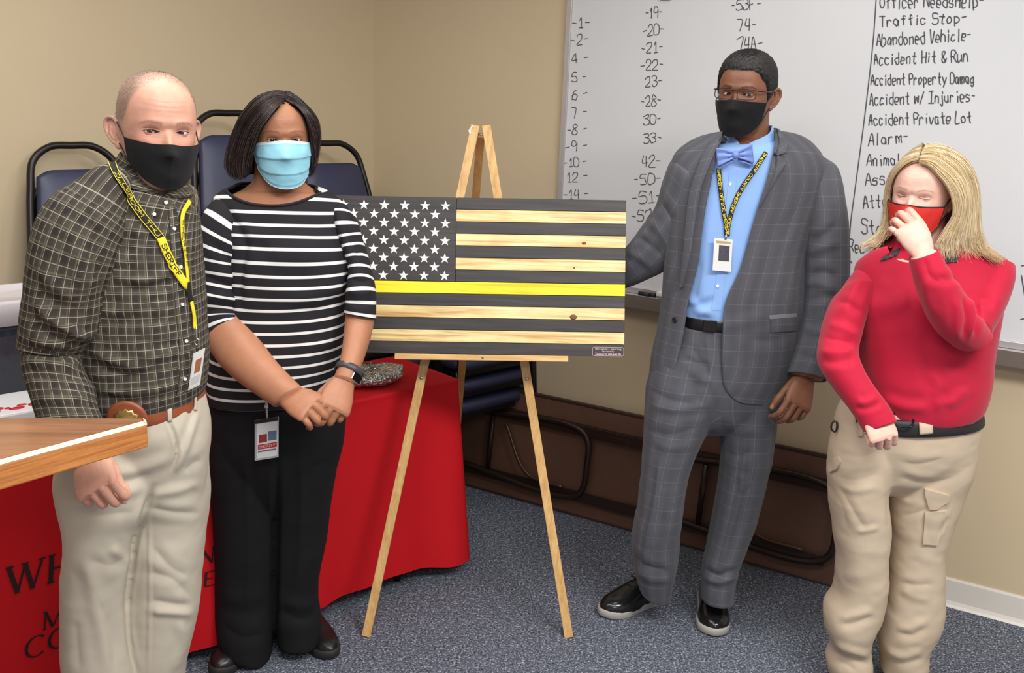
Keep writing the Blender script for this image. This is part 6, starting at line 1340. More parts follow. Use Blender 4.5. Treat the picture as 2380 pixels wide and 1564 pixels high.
# cropped black hair
M_h3 = hair_mat('black_cropped_hair', .55); mb = MB(); L = hd3.P/hd3.k; az_ = hz3(*np.moveaxis(L, -1, 0)); th_h = np.clip((L[..., 2]-az_)/.02, 0, 1)**.7*np.interp(L[..., 2], [-.08, -.02, .03, .08, .12], [.003, .006, .009, .012, .013])
nl = nrm(L-np.array([0, .01, .0])); HP = L+nl*(th_h+.0016*fbm(L*260, 2, 8)*np.clip(th_h*200, 0, 1)-.0015)[..., None]; keep = th_h > 0
nr_, nc_ = L.shape[:2]; F = [f for f in gridF(nr_, nc_, True) if all(keep.reshape(-1)[list(f)])]
top = len(HP.reshape(-1, 3)); HV = np.concatenate([hd3.w(HP.reshape(-1, 3)), hd3.w(np.array([[0, .012, .1325]]))]); F += [(top, (nr_-1)*nc_+(j+1) % nc_, (nr_-1)*nc_+j) for j in range(nc_)]
used = np.unique(np.concatenate([np.array(f) for f in F])); remap = -np.ones(len(HV), int); remap[used] = np.arange(len(used)); mb.add(HV[used], [[remap[i] for i in f] for f in F], C=np.tile(lin((20, 17, 17)), (len(used), 1)))
r_ = np.random.default_rng(4); ids = r_.choice(len(L.reshape(-1, 3)), 5000, p=(th_h.reshape(-1) > .002)/(th_h > .002).sum()); cv = []
for i in ids:
    p = HP.reshape(-1, 3)[i]; d = nrm(nl.reshape(-1, 3)[i]+r_.normal(0, .6, 3)); cv.append(hd3.w(np.array([p-d*.001, p+d*.0006, p+d*.0012+r_.normal(0, .0004, 3)])))
strands(mb, cv, .0004, np.tile(lin((26, 22, 21)), (5000, 1))); mb.obj('hair', M_h3, p3, colors=True)
mask(hd3, p3, M_mask, A=57, zt=(-.020, -.022), zb=(-.124, -.074), off=.006, ridge=.004, strap=M_el, stz=(.008, -.036), zpow=2.0)
# glasses
M_gf = simple('dark_tortoise_frame', (44, 28, 26), .25, var=.4, scale=120); M_gl = NM('spectacle_lens', (1, 1, 1), .03); M_gl.set('Transmission Weight', 1.0); M_gl.set('IOR', 1.08); M_gl.set('Alpha', .35); M_gl = M_gl.m
gz = .002; gl = None
def rim(sx):
    o = []
    for a, b in rsq(.0270, .0145, .009, 5): o.append((sx*.0335+a, -.1035+.10*(abs(sx*.0335+a))**1.5, gz-.003+b*(1-.05*a*sx/.02)))
    return np.array(o)
mb = MB()
for sx in (-1, 1): pipe(mb, hd3.w(rim(sx)), .0013, 8, n=90, closed=True)
pipe(mb, hd3.w(np.array([(-.0085, -.1055, gz+.006), (0, -.1075, gz+.0085), (.0085, -.1055, gz+.006)])), .0017, 8, n=14)
gl = mb.obj('glasses', M_gf, p3)
for sx in (-1, 1):
    mb = MB(); r = rim(sx); mb.add(hd3.w(r), [tuple(range(len(r)))]); solidify(mb.obj('lens', M_gl, gl, smooth=False), .001)
    mb = MB(); pipe(mb, hd3.w(np.array([(sx*.0605, -.0875, gz+.008), (sx*.073, -.075, gz+.008), (sx*.082, -.02, gz+.008), (sx*.083, .012, gz+.008), (sx*.081, .024, gz-.012)])), .0019, 8, n=40); mb.obj('temple', M_gf, gl)
# suit cloth: grey with a pale windowpane
def windowpane(name, base, l1, p, w):
    m = NM(name, lin(base), .82, spec=.25); uv = m.sep(m.coord('UV')); c = m.coord(); u, v = uv[0], uv[1]
    k = m.mix(m.noise(c, 700, 2), tuple(np.array(lin(base))*.86), tuple(np.array(lin(base))*1.14)); k = m.mix(m.math('MULTIPLY', m.line(u, p, 0, .028), .03), k, lin(l1)); k = m.mix(m.math('MULTIPLY', m.line(u, p, 0, w), .12), k, lin(l1)); k = m.mix(m.math('MULTIPLY', m.line(v, p*1.02, 0, w), .12), k, lin(l1))
    m.set('Base Color', k); m.bump(m.noise(c, 900, 2), .15, .0005); m.set('Sheen Weight', .1); return m.m
M_suit = windowpane('grey_windowpane_wool', (79, 79, 85), (164, 168, 182), .047, .0022)
cr_t3 = [([(1835, 480), (1800, 560), (1770, 640), (1740, 720)], 16, -5), ([(1870, 560), (1862, 640), (1866, 720)], 8, -6), ([(1780, 560), (1760, 640), (1730, 720)], 14, 4), ([(1660, 765), (1720, 750), (1790, 730)], 10, 3), ([(1850, 770), (1800, 790), (1740, 790)], 10, -4), ([(1545, 560), (1552, 640), (1545, 700)], 10, 4), ([(1560, 480), (1575, 560), (1570, 640)], 10, -3), ([(1690, 800), (1700, 870), (1720, 925)], 14, 3), ([(1850, 480), (1840, 520), (1826, 560)], 6, -4)]
cr_a3l = [([(1880, 560), (1915, 545), (1945, 520)], 7, -6), ([(1875, 590), (1915, 575), (1955, 560)], 7, 5), ([(1880, 640), (1910, 632), (1950, 645)], 7, -7), ([(1870, 660), (1905, 660), (1945, 675)], 7, 5), ([(1872, 700), (1915, 690), (1955, 690)], 7, -5), ([(1862, 760), (1900, 770), (1945, 760)], 7, 4), ([(1845, 820), (1880, 830), (1920, 835)], 7, -3)]
cr_a3r = [([(1535, 470), (1560, 510), (1590, 540)], 8, -8), ([(1508, 510), (1540, 545), (1560, 580)], 8, 6), ([(1480, 550), (1510, 570), (1540, 600)], 8, -7), ([(1460, 585), (1490, 600), (1520, 625)], 7, 5)]
Pj, Nj, Uj = open_tube(T3, O3, 150, 170, creases=cr_t3, wr=((5, 6, 1.5, 31),))
mb = MB(); add_grid(mb, Pj, UV=Uj)
for part in (cloth_tube(A3R, cr_a3r, 120, 100, wr=((7, 9, 2.2, 32),), hem1=1), cloth_tube(dome(A3L, 5), cr_a3l, 130, 100, wr=((7, 9, 2.0, 33),), hem1=1)): add_grid(mb, part[0], True, UV=part[1])
jk = mb.obj('jacket', M_suit, p3); solidify(jk, .0035, -1)
SJ = Surf(jk)
def lapel(poly, name='lapel', off=.004, th=.0065, mat=M_suit):
    mb = MB(); patch_on(mb, SJ, poly, off, th, 16, 60); return mb.obj(name, mat, jk)
lapel([((1656, 330), (1680, 320)), ((1640, 352), (1667, 346)), ((1624, 388), (1653, 378)), ((1606, 446), (1631, 436)), ((1597, 520), (1617, 516)), ((1591, 600), (1605, 599)), ((1583, 668), (1588, 668))])
lapel([((1786, 345), (1806, 364)), ((1778, 362), (1822, 378)), ((1760, 398), (1804, 410)), ((1737, 477), (1770, 468)), ((1718, 535), (1741, 528)), ((1700, 598), (1708, 602)), ((1668, 655), (1671, 658))])
lapel([((1795, 301), (1812, 312)), ((1792, 325), (1825, 338)), ((1784, 352), (1824, 355)), ((1781, 358), (1806, 363))], 'collar')
mb = MB(); patch_on(mb, SJ, [((1787, 733), (1850, 728)), ((1787, 737), (1850, 732)), ((1788, 741), (1850, 736))], .001, .0025, 30, 6); mb.obj('pocket_welt', simple('light_grey_welt', (120, 122, 128), .8), jk)
mb = MB(); patch_on(mb, SJ, [((1788, 738), (1850, 734)), ((1790, 755), (1852, 751)), ((1790, 772), (1852, 768))], .001, .002, 30, 12); mb.obj('pocket_flap', M_suit, jk)
button(jk, SJ, 1569, 743, .0085, simple('dark_horn_button', (36, 32, 32), .35), .003)
M_pin = simple('gold_lapel_pin', (226, 196, 130), .25, .9); p, n = SJ.at(1778, 385, .008)
a = nrm(np.cross(n, Z3)); b_ = np.cross(a, n); mb = MB(); ellipsoid(mb, p, a*.011, b_*.007, n*.0025, 20, 8); ellipsoid(mb, p+a*.004+b_*.006, a*.006, b_*.006, n*.0025, 16, 8); mb.obj('lapel_pin', M_pin, jk)
# shirt, collar, bow tie
m = NM('pale_blue_poplin', lin((142, 178, 232)), .8, spec=.25); c = m.coord(); m.bump(m.noise(c, 700, 2), .12, .0004); m.set('Base Color', m.mix(m.noise(c, 6, 3), lin((136, 172, 228)), lin((150, 186, 238)))); M_bl = m.m
cr_s3 = [([(1650, 480), (1640, 600), (1625, 700)], 10, 4), ([(1700, 450), (1690, 560), (1672, 640)], 8, -3), ([(1600, 690), (1630, 720), (1660, 716)], 7, 6), ([(1600, 715), (1640, 705), (1662, 690)], 6, -6), ([(1618, 735), (1640, 728), (1660, 735)], 6, 5), ([(1630, 600), (1620, 670), (1610, 700)], 8, -4)]
sh3 = garment('shirt', M_bl, p3, [cloth_tube(SH3, cr_s3, 130, 120, wr=((6, 5, 2.0, 34), (12, 14, 1.0, 35)), dip=.045, dipl=.12)])
SS3 = Surf(sh3)
P, N, UV = open_tube([(1684, 303, 1793, 292, 3.055, .060), (1680, 316, 1797, 306, 3.055, .066), (1674, 338, 1804, 330, 3.055, .082), (1670, 350, 1806, 344, 3.055, .092)], [(1690, 1790), (1697, 1778), (1708, 1722), (1704, 1726)], 24, 90, wr=())
mb = MB(); add_grid(mb, P, UV=UV); solidify(mb.obj('collar', M_bl, sh3), .003)
M_tie = simple('blue_satin_bow_tie', (112, 136, 200), .35, var=.1, scale=30)
kc = SS3.at(1709, 368, .03)[0]; bx = nrm(atY(1750, 366, 2.9)-atY(1666, 374, 2.9)); by = nrm(np.cross(bx, FW)); by = by if by[2] > 0 else -by; bn = np.cross(bx, by); bn = bn if bn@FW < 0 else -bn
bw = empty('bow_tie', tuple(WLOC[p3.name]*0), parent=p3); WLOC[bw.name] = WLOC[p3.name]
for sx, sc in ((-1, 1.0), (1, 1.0)):
    nu, nv = 22, 14; G = np.zeros((nu, nv, 3))
    for i in range(nu):
        t = i/(nu-1); hh = np.interp(t, [0, .12, .5, .85, 1], [.009, .011, .019, .026, .027])*sc
        for j in range(nv):
            s_ = j/(nv-1)*2-1; G[i, j] = kc+bx*sx*(.006+t*.045)+by*(s_*hh+.004*t*sx*0)+bn*(.008*math.sin(math.pi*t*.9)+.004*math.cos(s_*7)*(1-t*.6)-.012*t)
    mb = MB(); add_grid(mb, G); solidify(mb.obj('wing', M_tie, bw), .006)
    mb = MB(); add_grid(mb, (G-kc)*np.array(1.0)@np.eye(3)*.94+kc-by*.010-bn*.006+bx*sx*.002); solidify(mb.obj('wing', M_tie, bw), .004)
mb = MB(); ellipsoid(mb, kc+bn*.006, bx*.011, by*.012, bn*.008, 20, 12); mb.obj('knot', M_tie, bw)
M_btw = simple('white_shirt_button', (224, 230, 240), .3)
for x, y in ((1697, 428), (1690, 505), (1678, 590), (1668, 665)): button(sh3, SS3, x, y, .005, M_btw, .002)
mb = MB(); patch_on(mb, SS3, [((1696, 395), (1714, 394)), ((1690, 450), (1708, 450)), ((1680, 540), (1700, 540)), ((1666, 640), (1686, 640)), ((1654, 720), (1676, 720))], .0006, .0012, 6, 40); mb.obj('placket', M_bl, sh3)
# trousers, belt, shoes
cr_l3 = [([(1515, 945), (1580, 950), (1650, 940)], 7, 5), ([(1510, 905), (1560, 930), (1620, 940)], 9, -5), ([(1505, 1000), (1560, 1010), (1630, 990)], 8, -4), ([(1520, 1035), (1570, 1042), (1615, 1030)], 8, 4), ([(1534, 1060), (1524, 1150), (1500, 1270), (1495, 1340)], 4, 5), ([(1468, 1290), (1500, 1315), (1555, 1328)], 7, -8), ([(1475, 1325), (1520, 1350), (1562, 1345)], 7, 6), ([(1650, 900), (1662, 960), (1640, 1010)], 8, -5), ([(1540, 1180), (1545, 1260), (1560, 1300)], 10, -4)]
cr_lb3 = [([(1680, 1045), (1710, 1060), (1750, 1050)], 8, -5), ([(1715, 1100), (1730, 1120), (1722, 1145)], 7, 5), ([(1735, 1000), (1720, 1150), (1690, 1260), (1672, 1330)], 5, 6), ([(1632, 1318), (1670, 1338), (1712, 1322)], 6, -9), ([(1636, 1340), (1672, 1352), (1706, 1338)], 6, 7), ([(1760, 1060), (1745, 1160), (1715, 1260)], 10, -5), ([(1680, 960), (1720, 1000), (1760, 1000)], 9, 4)]
cr_w3 = [([(1600, 800), (1630, 840), (1650, 880)], 7, -4), ([(1600, 860), (1630, 880), (1656, 885)], 7, 4), ([(1590, 830), (1620, 845), (1650, 850)], 6, -4), ([(1640, 780), (1650, 840), (1652, 900)], 4, 4)]
tr3 = trousers('trousers', M_suit, p3, W3, LA3, LB3, cr_w3+cr_l3+cr_lb3, seed=36, uv=True)
bt3 = garment('belt', M_bshoe, p3, [cloth_tube([(1562, 722, 1832, 730, 3.05, .132), (1562, 726, 1832, 734, 3.05, .135), (1560, 744, 1834, 752, 3.05, .136), (1560, 748, 1834, 756, 3.05, .133)], (), 12, 80, wr=(), hem0=1, hem1=1)])
SB3 = Surf(bt3); p, n = SB3.at(1650, 757, .003)
if p is not None:
    a = nrm(np.cross(n, Z3)); b_ = np.cross(a, n); mb = MB(); box(mb, p, a*.02, b_*.018, n*.002); bevel(mb.obj('buckle', simple('dark_steel_buckle', (60, 58, 58), .3, .9), bt3, smooth=False), .002)
M_shoe3 = simple('polished_black_leather', (26, 26, 27), .18, var=.1); M_sole3 = simple('pale_grey_sole', (168, 164, 158), .7)
def g3(x, y): q = atZ(x, y, 0.0); return np.array([q[0], q[1], 0])
hL = g3(1551, 1392); tL = g3(1394, 1434); dL = nrm(tL-hL); shoe(hL-dL*.0+np.array([0, .02, 0]), tL, p3, M_shoe3, M_sole3, L=float(np.linalg.norm(tL-hL))*1.02, w=.056, h=.085, laces=M_black)
tR = g3(1661, 1481); hR = tR+np.array([.03, .285, 0]); shoe(hR, tR, p3, M_shoe3, M_sole3, L=.287, w=.056, h=.085, laces=M_black)
# lanyard and badge
SL3 = Surf(sh3, jk, *[o for o in sh3.children if o.name.startswith('collar')])
mb = MB(); Pa, Na, Ba = strap_on(mb, SL3, [(1671, 392), (1674, 430), (1680, 480), (1686, 520), (1688, 548)], .0135, 50, .007); ly3 = mb.obj('lanyard', M_lb, p3)
mb = MB(); sg = 1 if Ba.mean(0)@RT > 0 else -1; along(mb, 'SHERIFF OFFICE SHERIFF', Pa, Na, Ba, .02, .98, .0075, .0017, sg); mb.obj('print', M_yp, ly3, smooth=False, fixn=False)
mb = MB(); Pb, Nb, Bb = strap_on(mb, SL3, [(1779, 356), (1767, 374), (1748, 402), (1722, 440), (1704, 480), (1693, 520), (1690, 548)], .0135, 70, .007); q = mb.obj('second_strand', M_lb, ly3)
mb = MB(); sg = 1 if Bb.mean(0)@RT > 0 else -1; along(mb, 'SHERIFF COUNTY SHERIFF OFFICE', Pb, Nb, Bb, .02, .98, .0075, .0017, sg); mb.obj('print', M_yp, q, smooth=False, fixn=False)
Yb = SL3.at(1675, 600)[0][1]-.02
h_, Q, quad, n = id_card(ly3, 'id_badge', atY(1660, 553, Yb), atY(1703, 557, Yb), atY(1656, 628, Yb), 0, [M_white])
mb = MB(); quad(mb, .1, .07, .9, .14, .0014, .0005); mb.obj('gold_band', simple('gold_print', (186, 164, 110), .5), h_, smooth=False); mb = MB(); quad(mb, .28, .2, .85, .68, .0014, .0005); mb.obj('photo', simple('dark_photo_print', (74, 72, 80), .5, var=.5, scale=140), h_, smooth=False)
mb = MB(); pipe(mb, [atY(1688, 546, Yb-.002), atY(1686, 556, Yb-.002)], .0035, 8, n=4); mb.obj('clip', M_steelb, ly3)
# ================================================================ person 4: woman in the red polo
p4 = empty('person', (1.12, 2.70, 0), label='person in a red polo shirt and tan cargo trousers, long blonde hair, touching red mask', cat='person')
M_sk4 = skin_mat('pale_skin')
hd4 = Head(2143, 452, 2.67, yaw=-38, pitch=1, roll=2, size=.955, wide=1.0, lid=(-.0026, .0020), brow=.4, nose=.95)
NK4 = [(2098, 480, 2194, 480, 2.69, .046), (2100, 530, 2194, 530, 2.69, .05), (2095, 556, 2200, 552, 2.69, .055), (2075, 580, 2225, 574, 2.69, .065), (2052, 606, 2248, 600, 2.69, .075), (2040, 650, 2260, 650, 2.69, .085)]
T4 = [(2078, 562, 2222, 556, 2.70, .068), (2034, 578, 2272, 572, 2.70, .088), (1998, 604, 2308, 596, 2.69, .108), (1986, 650, 2322, 650, 2.68, .128), (1984, 710, 2320, 710, 2.67, .148), (1990, 770, 2310, 765, 2.67, .152), (1996, 830, 2298, 830, 2.67, .152), (2000, 880, 2293, 880, 2.67, .155), (2008, 922, 2284, 914, 2.67, .152), (2026, 946, 2270, 930, 2.675, .142), (2034, 956, 2262, 940, 2.675, .130)]
A4R = [(1998, 618, 2018, 622, 2.68, .012), (1984, 636, 2026, 642, 2.675, .042), (1964, 662, 2024, 668, 2.665, .062), (1946, 682, 2020, 692, 2.65, .07), (1926, 722, 2006, 742, 2.63, .066), (1907, 788, 1993, 800, 2.60, .06), (1902, 825, 1992, 834, 2.575, .056), (1914, 864, 2004, 858, 2.55, .052), (1945, 910, 2032, 902, 2.525, .047), (1980, 958, 2062, 940, 2.50, .042), (2008, 1004, 2084, 979, 2.48, .038)]
A4U = [(2296, 588, 2322, 592, 2.695, .012), (2284, 606, 2338, 610, 2.69, .042), (2268, 634, 2349, 638, 2.68, .068), (2252, 660, 2351, 660, 2.655, .08), (2238, 712, 2342, 704, 2.61, .078), (2224, 756, 2320, 750, 2.565, .072), (2214, 790, 2302, 780, 2.53, .062)]
F4 = [(2212, 800, 2296, 762, 2.50, .058), (2176, 768, 2262, 714, 2.455, .058), (2148, 716, 2232, 668, 2.43, .052), (2127, 655, 2202, 622, 2.42, .044), (2114, 602, 2178, 578, 2.425, .037)]
W4h = atY(2024, 950, 2.49); f4 = nrm(atY(2051, 1010, 2.455)-W4h)
h4r, nl4r, J4r = hand(W4h, f4, np.array([.05, -.95, .2]), left=False, size=.93, curl=((58, 75, 50), (60, 78, 50), (62, 78, 50), (60, 78, 50)), spread=(3, 1, -1, -3), thumb=(20, 50, 30, 25), arm=nrm(W4h-atY(1955, 890, 2.53)))
W4f = atY(2148, 592, 2.425); f4l = nrm(np.array([-.50, .24, .80]))
h4l, nl4l, J4l = hand(W4f, f4l, np.array([-.10, -.93, .30]), left=True, size=.92, curl=((34, 62, 40), (40, 60, 36), (44, 56, 34), (46, 50, 30)), spread=(2, 0, -3, -7), thumb=(18, 42, 20, 15), arm=nrm(W4f-atY(2165, 640, 2.42)))
b4 = union('body', [hd4.mb]+hd4.ears(.3, .9)+[ct(NK4, 44, 48), body_tube(T4[2:]), body_tube(A4R[2:], .84), h4r, body_tube(A4U[2:], .88), body_tube(F4, .86), h4l, body_tube([(1962, 930, 2268, 925, 2.68, .13), (1946, 975, 2272, 970, 2.68, .14), (1940, 1030, 2268, 1025, 2.685, .14), (1930, 1085, 2258, 1080, 2.69, .11)])], M_sk4, p4)
def col4(V):
    c = hd4.color(V, (228, 186, 168), brow=(150, 112, 84), brow_a=.75, brow_w=.0034, brow_z=.0165, lash=(70, 46, 36), blush=(216, 130, 116), blush_a=.45, under=.22)
    L = hd4.l(V); x, y, z = L.T; ax = np.abs(x); w = (.45*np.exp(-((ax-.0315)/.014)**2-((z-.004)/.006)**2)*(y < -.05))[:, None]; c = c*(1-w)+np.array(lin((176, 128, 112)))*w
    return skin_extra(c, V, nl4r+nl4l, [J4r[i][k] for i in range(4) for k in (1, 2)]+[J4l[i][k] for i in range(4) for k in (1, 2)], nail=(232, 186, 176), red=(222, 140, 126))
paint(b4, col4); hd4.rb = .0108; hd4.eyes(p4, (80, 90, 100))
# red mask with a yellow ray pattern and black binding
m = NM('red_mask_fabric', lin((206, 52, 44)), .8, spec=.25); uv = m.sep(m.coord('UV')); du = m.math('MULTIPLY', m.math('ADD', uv[0], .12), 1.15); dv = m.math('SUBTRACT', uv[1], .62); ang = m.math('ARCTAN2', du, dv); rr = m.math('SQRT', m.math('ADD', m.math('POWER', du, 2.0), m.math('POWER', dv, 2.0)))
rays = m.math('MULTIPLY', m.math('GREATER_THAN', m.math('SINE', m.math('MULTIPLY', ang, 24.0)), .25), m.math('LESS_THAN', rr, m.math('ADD', .36, m.math('MULTIPLY', .12, m.math('SINE', m.math('MULTIPLY', ang, 12.0))))))
m.set('Base Color', m.mix(m.math('MULTIPLY', rays, .55), lin((204, 50, 44)), lin((232, 168, 56)))); m.bump(m.noise(m.coord(), 800, 2), .2, .0005); M_rm = m.m
M_bind = simple('dark_binding', (44, 20, 22), .8)
mask(hd4, p4, M_rm, A=55, zt=(-.024, -.022), zb=(-.118, -.074), off=.007, ridge=.006, trim=M_bind, trimr=.0019, strap=M_bind, stz=(.004, -.046), straprad=.0019, zpow=2.2)
# red polo
m = NM('crimson_jersey', lin((186, 18, 52)), .75, spec=.3); c = m.coord(); m.bump(m.noise(c, 900, 2), .15, .0004); m.set('Base Color', m.mix(m.noise(c, 4, 3), lin((180, 16, 48)), lin((192, 20, 58)))); m.set('Sheen Weight', .15); M_rp = m.m
cr_t4 = [([(1995, 700), (2060, 712), (2120, 690)], 16, 5), ([(2060, 640), (2040, 700), (2020, 760)], 14, 4), ([(2140, 770), (2160, 840), (2168, 930)], 14, -6), ([(2165, 860), (2180, 910), (2178, 955)], 8, 5), ([(2190, 900), (2196, 940), (2200, 955)], 6, -5), ([(2010, 780), (2000, 800), (1996, 830)], 8, -8), ([(2250, 900), (2220, 930), (2180, 945)], 9, 6), ([(2050, 925), (2100, 945), (2160, 948)], 9, 6), ([(2270, 830), (2240, 850), (2200, 850)], 10, -4), ([(2120, 640), (2118, 690), (2124, 720)], 9, -5), ([(2210, 640), (2240, 680), (2260, 700)], 10, -4)]
cr_a4 = [([(1940, 700), (1970, 705), (2005, 730)], 7, -5), ([(1925, 755), (1960, 762), (1995, 780)], 7, 5), ([(1912, 785), (1950, 790), (1992, 800)], 6, -5), ([(1906, 815), (1940, 818), (1985, 815)], 7, 5), ([(1905, 840), (1945, 842), (1990, 836)], 7, -5), ([(1990, 930), (2010, 935), (2040, 920)], 6, 4), ([(1985, 950), (2015, 950), (2050, 935)], 5, -4), ([(2000, 640), (1975, 690), (1960, 730)], 8, 4)]
cr_f4 = [([(2240, 690), (2248, 740), (2240, 790)], 5, -6), ([(2262, 690), (2272, 730), (2266, 780)], 5, -6), ([(2250, 690), (2260, 735), (2252, 785)], 5, 5), ([(2220, 690), (2226, 740), (2222, 790)], 6, 4), ([(2250, 680), (2290, 690), (2310, 720)], 8, -7), ([(2160, 640), (2150, 690), (2170, 740)], 10, 4), ([(2150, 600), (2160, 640), (2190, 660)], 7, -4), ([(2180, 640), (2200, 650), (2230, 640)], 8, -5)]
gT4 = cloth_tube(T4, cr_t4, 160, 150, wr=((5, 5, 2.0, 41),), hem1=1, dip=.062, dipl=.16, dipe=6, dipc=-.42)
po = garment('polo_shirt', M_rp, p4, [gT4, cloth_tube(dome(A4R, 4), cr_a4, 130, 100, wr=((7, 10, 2.2, 42),), hem1=1), cloth_tube(dome(A4U, 4), cr_f4, 90, 100, wr=((7, 8, 2.0, 43),), hem1=2), cloth_tube(dome(F4, 30), cr_f4, 100, 100, wr=((7, 9, 2.0, 44),), hem1=1)])
SP4 = Surf(po)
P, N, UV = open_tube([(2086, 548, 2216, 542, 2.695, .060), (2078, 562, 2224, 556, 2.695, .070), (2058, 582, 2246, 574, 2.695, .090), (2042, 594, 2262, 586, 2.695, .102)], [(2112, 2190), (2108, 2192), (2098, 2200), (2100, 2198)], 20, 80, wr=())
mb = MB(); add_grid(mb, P, UV=UV); cl4 = solidify(mb.obj('collar', M_rp, po), .003)
M_grey = simple('charcoal_collar_panel', (62, 58, 62), .85)
mb = MB(); SC4 = Surf(po, cl4); patch_on(mb, SC4, [((2056, 596), (2092, 578)), ((2050, 602), (2090, 588)), ((2046, 608), (2086, 596))], .003, .002, 14, 12); mb.obj('collar_panel', M_grey, po)
mb = MB(); patch_on(mb, SC4, [((2196, 580), (2226, 590)), ((2196, 600), (2226, 600)), ((2198, 612), (2224, 610))], .003, .002, 14, 12); mb.obj('collar_panel', M_grey, po)
# cargo trousers
m = NM('tan_ripstop', lin((200, 180, 156)), .85, spec=.2); c = m.coord(); m.set('Base Color', m.mix(m.noise(c, 7, 3), lin((194, 174, 150)), lin((208, 190, 166)))); m.bump(m.noise(c, 800, 2), .2, .0005); M_tan = m.m
W4 = [(1966, 928, 2268, 922, 2.68, .128), (1946, 975, 2273, 970, 2.68, .14), (1940, 1030, 2268, 1025, 2.685, .14), (1930, 1085, 2258, 1080, 2.69, .115), (1960, 1130, 2230, 1130, 2.70, .06)]
LA4 = [(1945, 980, 2095, 1000, 2.68, .11), (1930, 1060, 2072, 1070, 2.67, .122), (1929, 1130, 2056, 1130, 2.665, .115), (1938, 1219, 2064, 1219, 2.66, .102), (1946, 1308, 2060, 1308, 2.66, .096), (1942, 1373, 2056, 1373, 2.665, .094), (1920, 1415, 2046, 1420, 2.67, .098), (1918, 1456, 2026, 1465, 2.675, .098), (1932, 1500, 2020, 1500, 2.68, .086), (1920, 1535, 2026, 1540, 2.68, .09), (1926, 1568, 2022, 1572, 2.685, .085)]
LB4 = [(2080, 980, 2273, 985, 2.69, .11), (2064, 1060, 2260, 1060, 2.695, .122), (2058, 1130, 2240, 1130, 2.70, .116), (2068, 1219, 2207, 1219, 2.70, .102), (2066, 1290, 2188, 1290, 2.70, .096), (2058, 1380, 2190, 1380, 2.70, .094), (2046, 1440, 2184, 1445, 2.70, .098), (2042, 1490, 2158, 1498, 2.70, .09), (2050, 1528, 2156, 1530, 2.70, .09), (2050, 1562, 2148, 1566, 2.70, .086)]
cr4 = [([(2203, 1168), (2192, 1215), (2174, 1254)], 3, -14), ([(1945, 1050), (2000, 1062), (2045, 1045)], 6, -6), ([(1938, 1078), (1990, 1090), (2045, 1076)], 6, 5), ([(1940, 1105), (1990, 1115), (2045, 1100)], 6, -5), ([(1945, 1130), (1990, 1140), (2040, 1130)], 6, 5), ([(1950, 1130), (1985, 1190), (2010, 1232)], 7, -7), ([(1990, 1236), (2020, 1232), (2042, 1225)], 5, 7), ([(1945, 1150), (1962, 1190), (1965, 1225)], 6, -5), ([(1950, 1330), (2000, 1340), (2050, 1330)], 10, 4), ([(1955, 1452), (1990, 1448), (2030, 1430)], 7, -9), ([(1950, 1440), (1985, 1430), (2035, 1418)], 7, 8), ([(1922, 1508), (1965, 1528), (2020, 1545)], 6, -9), ([(1930, 1496), (1975, 1512), (2022, 1526)], 6, 8), ([(1935, 1530), (1970, 1545), (1990, 1560)], 5, -6),
 ([(2090, 1075), (2140, 1080), (2200, 1062)], 6, -6), ([(2095, 1095), (2150, 1105), (2210, 1085)], 6, 5), ([(2085, 1110), (2150, 1125), (2220, 1110)], 6, -5), ([(2080, 1150), (2110, 1165), (2140, 1160)], 6, 5), ([(2095, 1200), (2130, 1192), (2160, 1180)], 6, -6), ([(2150, 1200), (2180, 1208), (2205, 1190)], 5, 6), ([(2146, 1225), (2175, 1232), (2195, 1222)], 5, -6), ([(2090, 1355), (2130, 1360), (2170, 1358)], 6, -8), ([(2095, 1368), (2120, 1385), (2165, 1395)], 7, 8), ([(2085, 1300), (2130, 1290), (2175, 1310)], 10, 5), ([(2085, 1470), (2120, 1478), (2150, 1460)], 7, -9), ([(2080, 1460), (2110, 1462), (2160, 1440)], 7, 8), ([(2045, 1530), (2090, 1545), (2150, 1530)], 6, -8), ([(2050, 1512), (2095, 1525), (2150, 1510)], 6, 8), ([(2058, 1070), (2062, 1150), (2064, 1250)], 4, -5), ([(2160, 1160), (2150, 1220), (2165, 1265)], 6, -5)]
tr4 = trousers('trousers', M_tan, p4, W4, LA4, LB4, cr4, seed=46, amp=3.0, fscale=.42)
S4 = Surf(tr4)
def flap(poly, nm='pocket_flap', th=.005, off=.002):
    mb = MB(); patch_on(mb, S4, poly, off, th, 16, 20); return mb.obj(nm, M_tan, tr4)
flap([((2148, 1134), (2206, 1150)), ((2152, 1158), (2204, 1162)), ((2160, 1180), (2190, 1172)), ((2168, 1183), (2180, 1180))])
flap([((2150, 1188), (2200, 1185)), ((2146, 1225), (2190, 1222)), ((2144, 1262), (2178, 1264))], 'cargo_pocket', .006)
flap([((1934, 1068), (1950, 1060)), ((1930, 1085), (1956, 1072)), ((1932, 1098), (1948, 1090))])
flap([((2186, 1000), (2244, 994)), ((2184, 1008), (2242, 1004)), ((2184, 1014), (2240, 1010))], 'pocket_welt', .003)
bt4 = garment('belt', simple('black_duty_belt', (34, 32, 34), .55, var=.1), p4, [cloth_tube([(1960, 944, 2271, 934, 2.68, .143), (1958, 948, 2272, 938, 2.68, .149), (1952, 976, 2277, 966, 2.68, .152), (1952, 981, 2277, 971, 2.68, .147)], (), 14, 90, wr=(), hem0=1, hem1=1)])
SB4 = Surf(bt4, tr4)
for x, y, w in ((2151, 978, .036), (2255, 955, .012), (2000, 985, .014)):
    mb = MB(); strap_on(mb, SB4, [(x, y-26), (x, y), (x+1, y+30)], w, 14, .004); mb.obj('belt_loop', M_tan, tr4)
p, n = SB4.at(2098, 978, .004)
